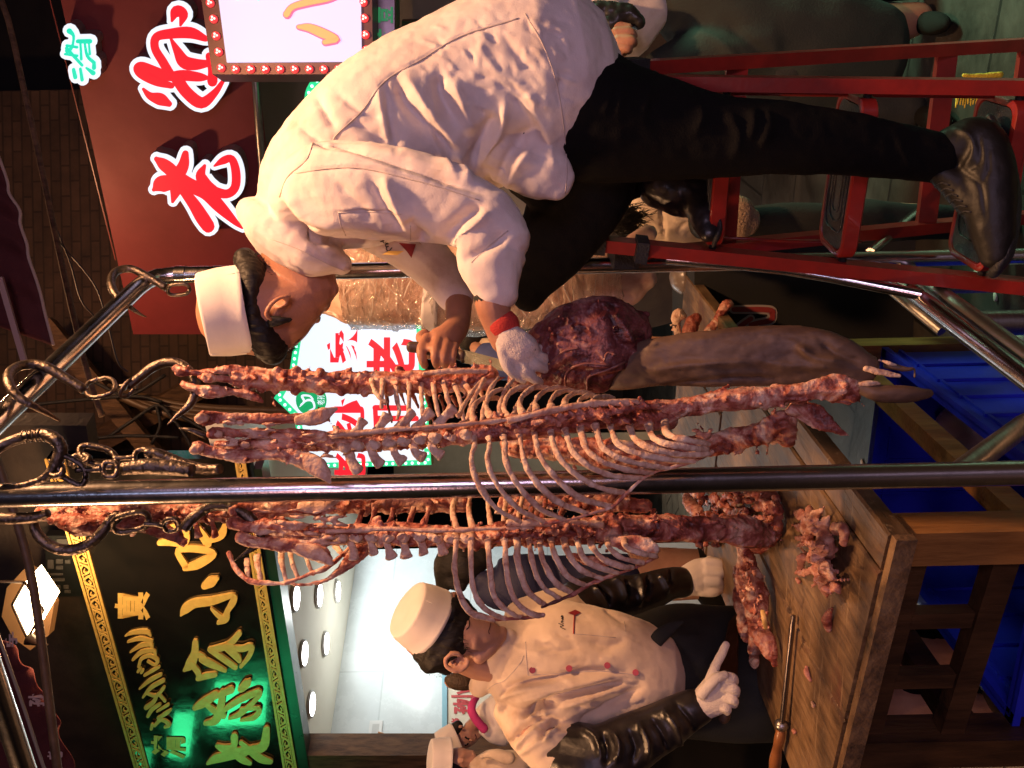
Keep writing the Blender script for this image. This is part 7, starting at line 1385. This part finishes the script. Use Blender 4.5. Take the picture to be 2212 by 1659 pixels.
mt = thing('meat_heap', onz(1640, 1130, TH), 'heap of dark mutton trimmings on the table behind the steel post', 'meat')
mb = MB()
for _ in range(70):
    x = RND.uniform(330, 960); y = RND.uniform(70, 430); a = RND.uniform(0, 6.3); L = RND.uniform(60, 150); h0 = RND.uniform(.01, .085)
    tt_ = RND.uniform(.18, .5); b_ = a + RND.gauss(0, .7)
    mb.limb(tl(VC, [(x, y, h0, RND.uniform(14, 30), tt_), (x + L * .45 * math.cos(a), y + L * .45 * math.sin(a), h0 + RND.uniform(.004, .024), RND.uniform(24, 54), tt_), (x + L * math.cos(b_), y + L * math.sin(b_), h0 - .006, RND.uniform(5, 20), tt_)]), VC, seg=10, sub=4)
mb.limb(tl(VC, [(860, 100, .03, 90), (920, 240, .03, 85), (900, 400, .03, 80), (780, 500, .03, 90)]), VC); mb.limb(tl(VC, [(600, 380, .04, 60), (760, 420, .04, 90), (700, 540, .03, 70)]), VC); mb.limb(tl(VC, [(390, 460, .01, 30), (440, 480, .02, 34), (470, 520, .01, 18)]), VC)
meatbuild(mb, 'meat', MEATD, mt, .004, 1.2)
mb = MB(); mb.limb(tl(VC, [(235, 100, .05, 46), (245, 180, .06, 56), (310, 240, .05, 50)]), VC); meatbuild(mb, 'pale_meat', MEATP, mt, .004, 1)
mt = thing('meat_scraps', onz(1780, 1200, TH), 'pile of pink mutton scraps near the corner of the table', 'meat')
mb = MB()
for _ in range(62):
    t = RND.random(); x = 380 + 120 * t + RND.gauss(0, 30); y = 190 + 400 * t + RND.gauss(0, 30); x = min(max(x, 350), 590); a = RND.uniform(0, 6.3); L = RND.uniform(50, 130); h0 = RND.uniform(.008, .045)
    tt_ = RND.uniform(.16, .45); b_ = a + RND.gauss(0, .7)
    mb.limb(tl(C43, [(x, y, h0, RND.uniform(10, 22), tt_), (x + L * .45 * math.cos(a), y + L * .45 * math.sin(a), h0 + RND.uniform(.004, .022), RND.uniform(18, 40), tt_), (x + L * math.cos(b_), y + L * math.sin(b_), h0 - .004, RND.uniform(3, 14), tt_)]), C43, seg=10, sub=4)
mb.limb(tl(C43, [(385, 110, .02, 16), (385, 180, .03, 44), (370, 230, .02, 40), (390, 290, .02, 30)]), C43); mb.limb(tl(C43, [(505, 160, .02, 8), (470, 230, .03, 36), (480, 320, .04, 52), (500, 390, .03, 30)]), C43); mb.limb(tl(C43, [(540, 240, .02, 40), (590, 240, .02, 30), (585, 330, .02, 30)]), C43)
meatbuild(mb, 'meat', MEATP, mt, .0028, .7)
for pts, lab, m in (([(520, 710, .008, 12), (490, 770, .012, 30), (500, 840, .006, 16)], 'small dark scrap of meat alone on the table below the pink pile', MEATD), ([(368, 1060, .006, 12), (368, 1090, .008, 18), (392, 1140, .003, 8)], 'pale teardrop scrap of fat on the table beside the sharpening steel', MEATP), ([(400, 1270, .004, 10), (410, 1290, .005, 12)], 'tiny white crumb of fat on the bluish patch of table', BONE), ([(290, 1435, .005, 10), (300, 1450, .005, 12)], 'tiny pink crumb of fat beside the steel guard', MEATP), ([(310, 535, .006, 10), (322, 555, .006, 12)], 'tiny pale scrap of fat between the shank and the pink pile', MEATP)):
    o = MB().limb(tl(C43, pts), C43, seg=12).build('meat_scrap', m, disp=[(40, .003, 'f')]); tag(o, lab, 'meat scrap')
mt = thing('bone_cluster', onz(1545, 720, TH), 'cut leg bones with rags of meat standing on the far board', 'bones')
for s_, m in (([(1040, 640, 2.95, 30), (1010, 540, 2.95, 22), (1000, 460, 2.95, 26), (1010, 415, 2.95, 34), (1040, 430, 2.95, 28)], BONE), ([(1080, 640, 2.94, 60), (1080, 560, 2.94, 50), (1090, 480, 2.94, 46), (1120, 440, 2.94, 36)], MEATD), ([(1170, 620, 2.92, 44), (1190, 540, 2.92, 38), (1240, 450, 2.92, 24), (1290, 370, 2.92, 34), (1320, 355, 2.92, 26)], MEAT), ([(850, 670, 2.95, 10), (950, 630, 2.95, 20), (1020, 640, 2.95, 16)], MEAT)):
    mb = MB(); mb.limb(s_, C32, seg=14); bits(mb, s_, C32, 14, 14, 30, 6, .02); meatbuild(mb, 'bone', m, mt, .0045, .8)
ss = thing('sharpening_steel', onz(1700, 1500, TH), 'ribbed sharpening steel with a brown wooden handle lying across the table', 'sharpening steel')
def tp(x, y, h): return onz(*C43(x, y)[:2], TH + h)
MB().tube([tp(292, 752, .012), tp(285, 800, .014), tp(222, 1400, .020)], [.005, .0062, .0068], seg=16).build('rod', mat('rod_steel', (.22, .19, .19), .32, 1.0, stretch=(30, 30, 1), col2=(.15, .13, .13), nscale=20), ss, sharp=40)
MB().tube([tp(224, 1385, .02), tp(220, 1400, .02), tp(216, 1425, .02)], [.010, .018, .012], seg=18).build('guard', GREYSTEEL, ss)
MB().tube([tp(216, 1425, .02), tp(208, 1480, .022), tp(195, 1540, .022), tp(182, 1620, .021), tp(172, 1720, .02)], [.010, .0135, .012, .0155, .011], seg=18, sub=4).build('handle', mat('handle_brown', (.30, .12, .04), .35, col2=(.20, .075, .025), nscale=9, stretch=(2, 2, 1)), ss)
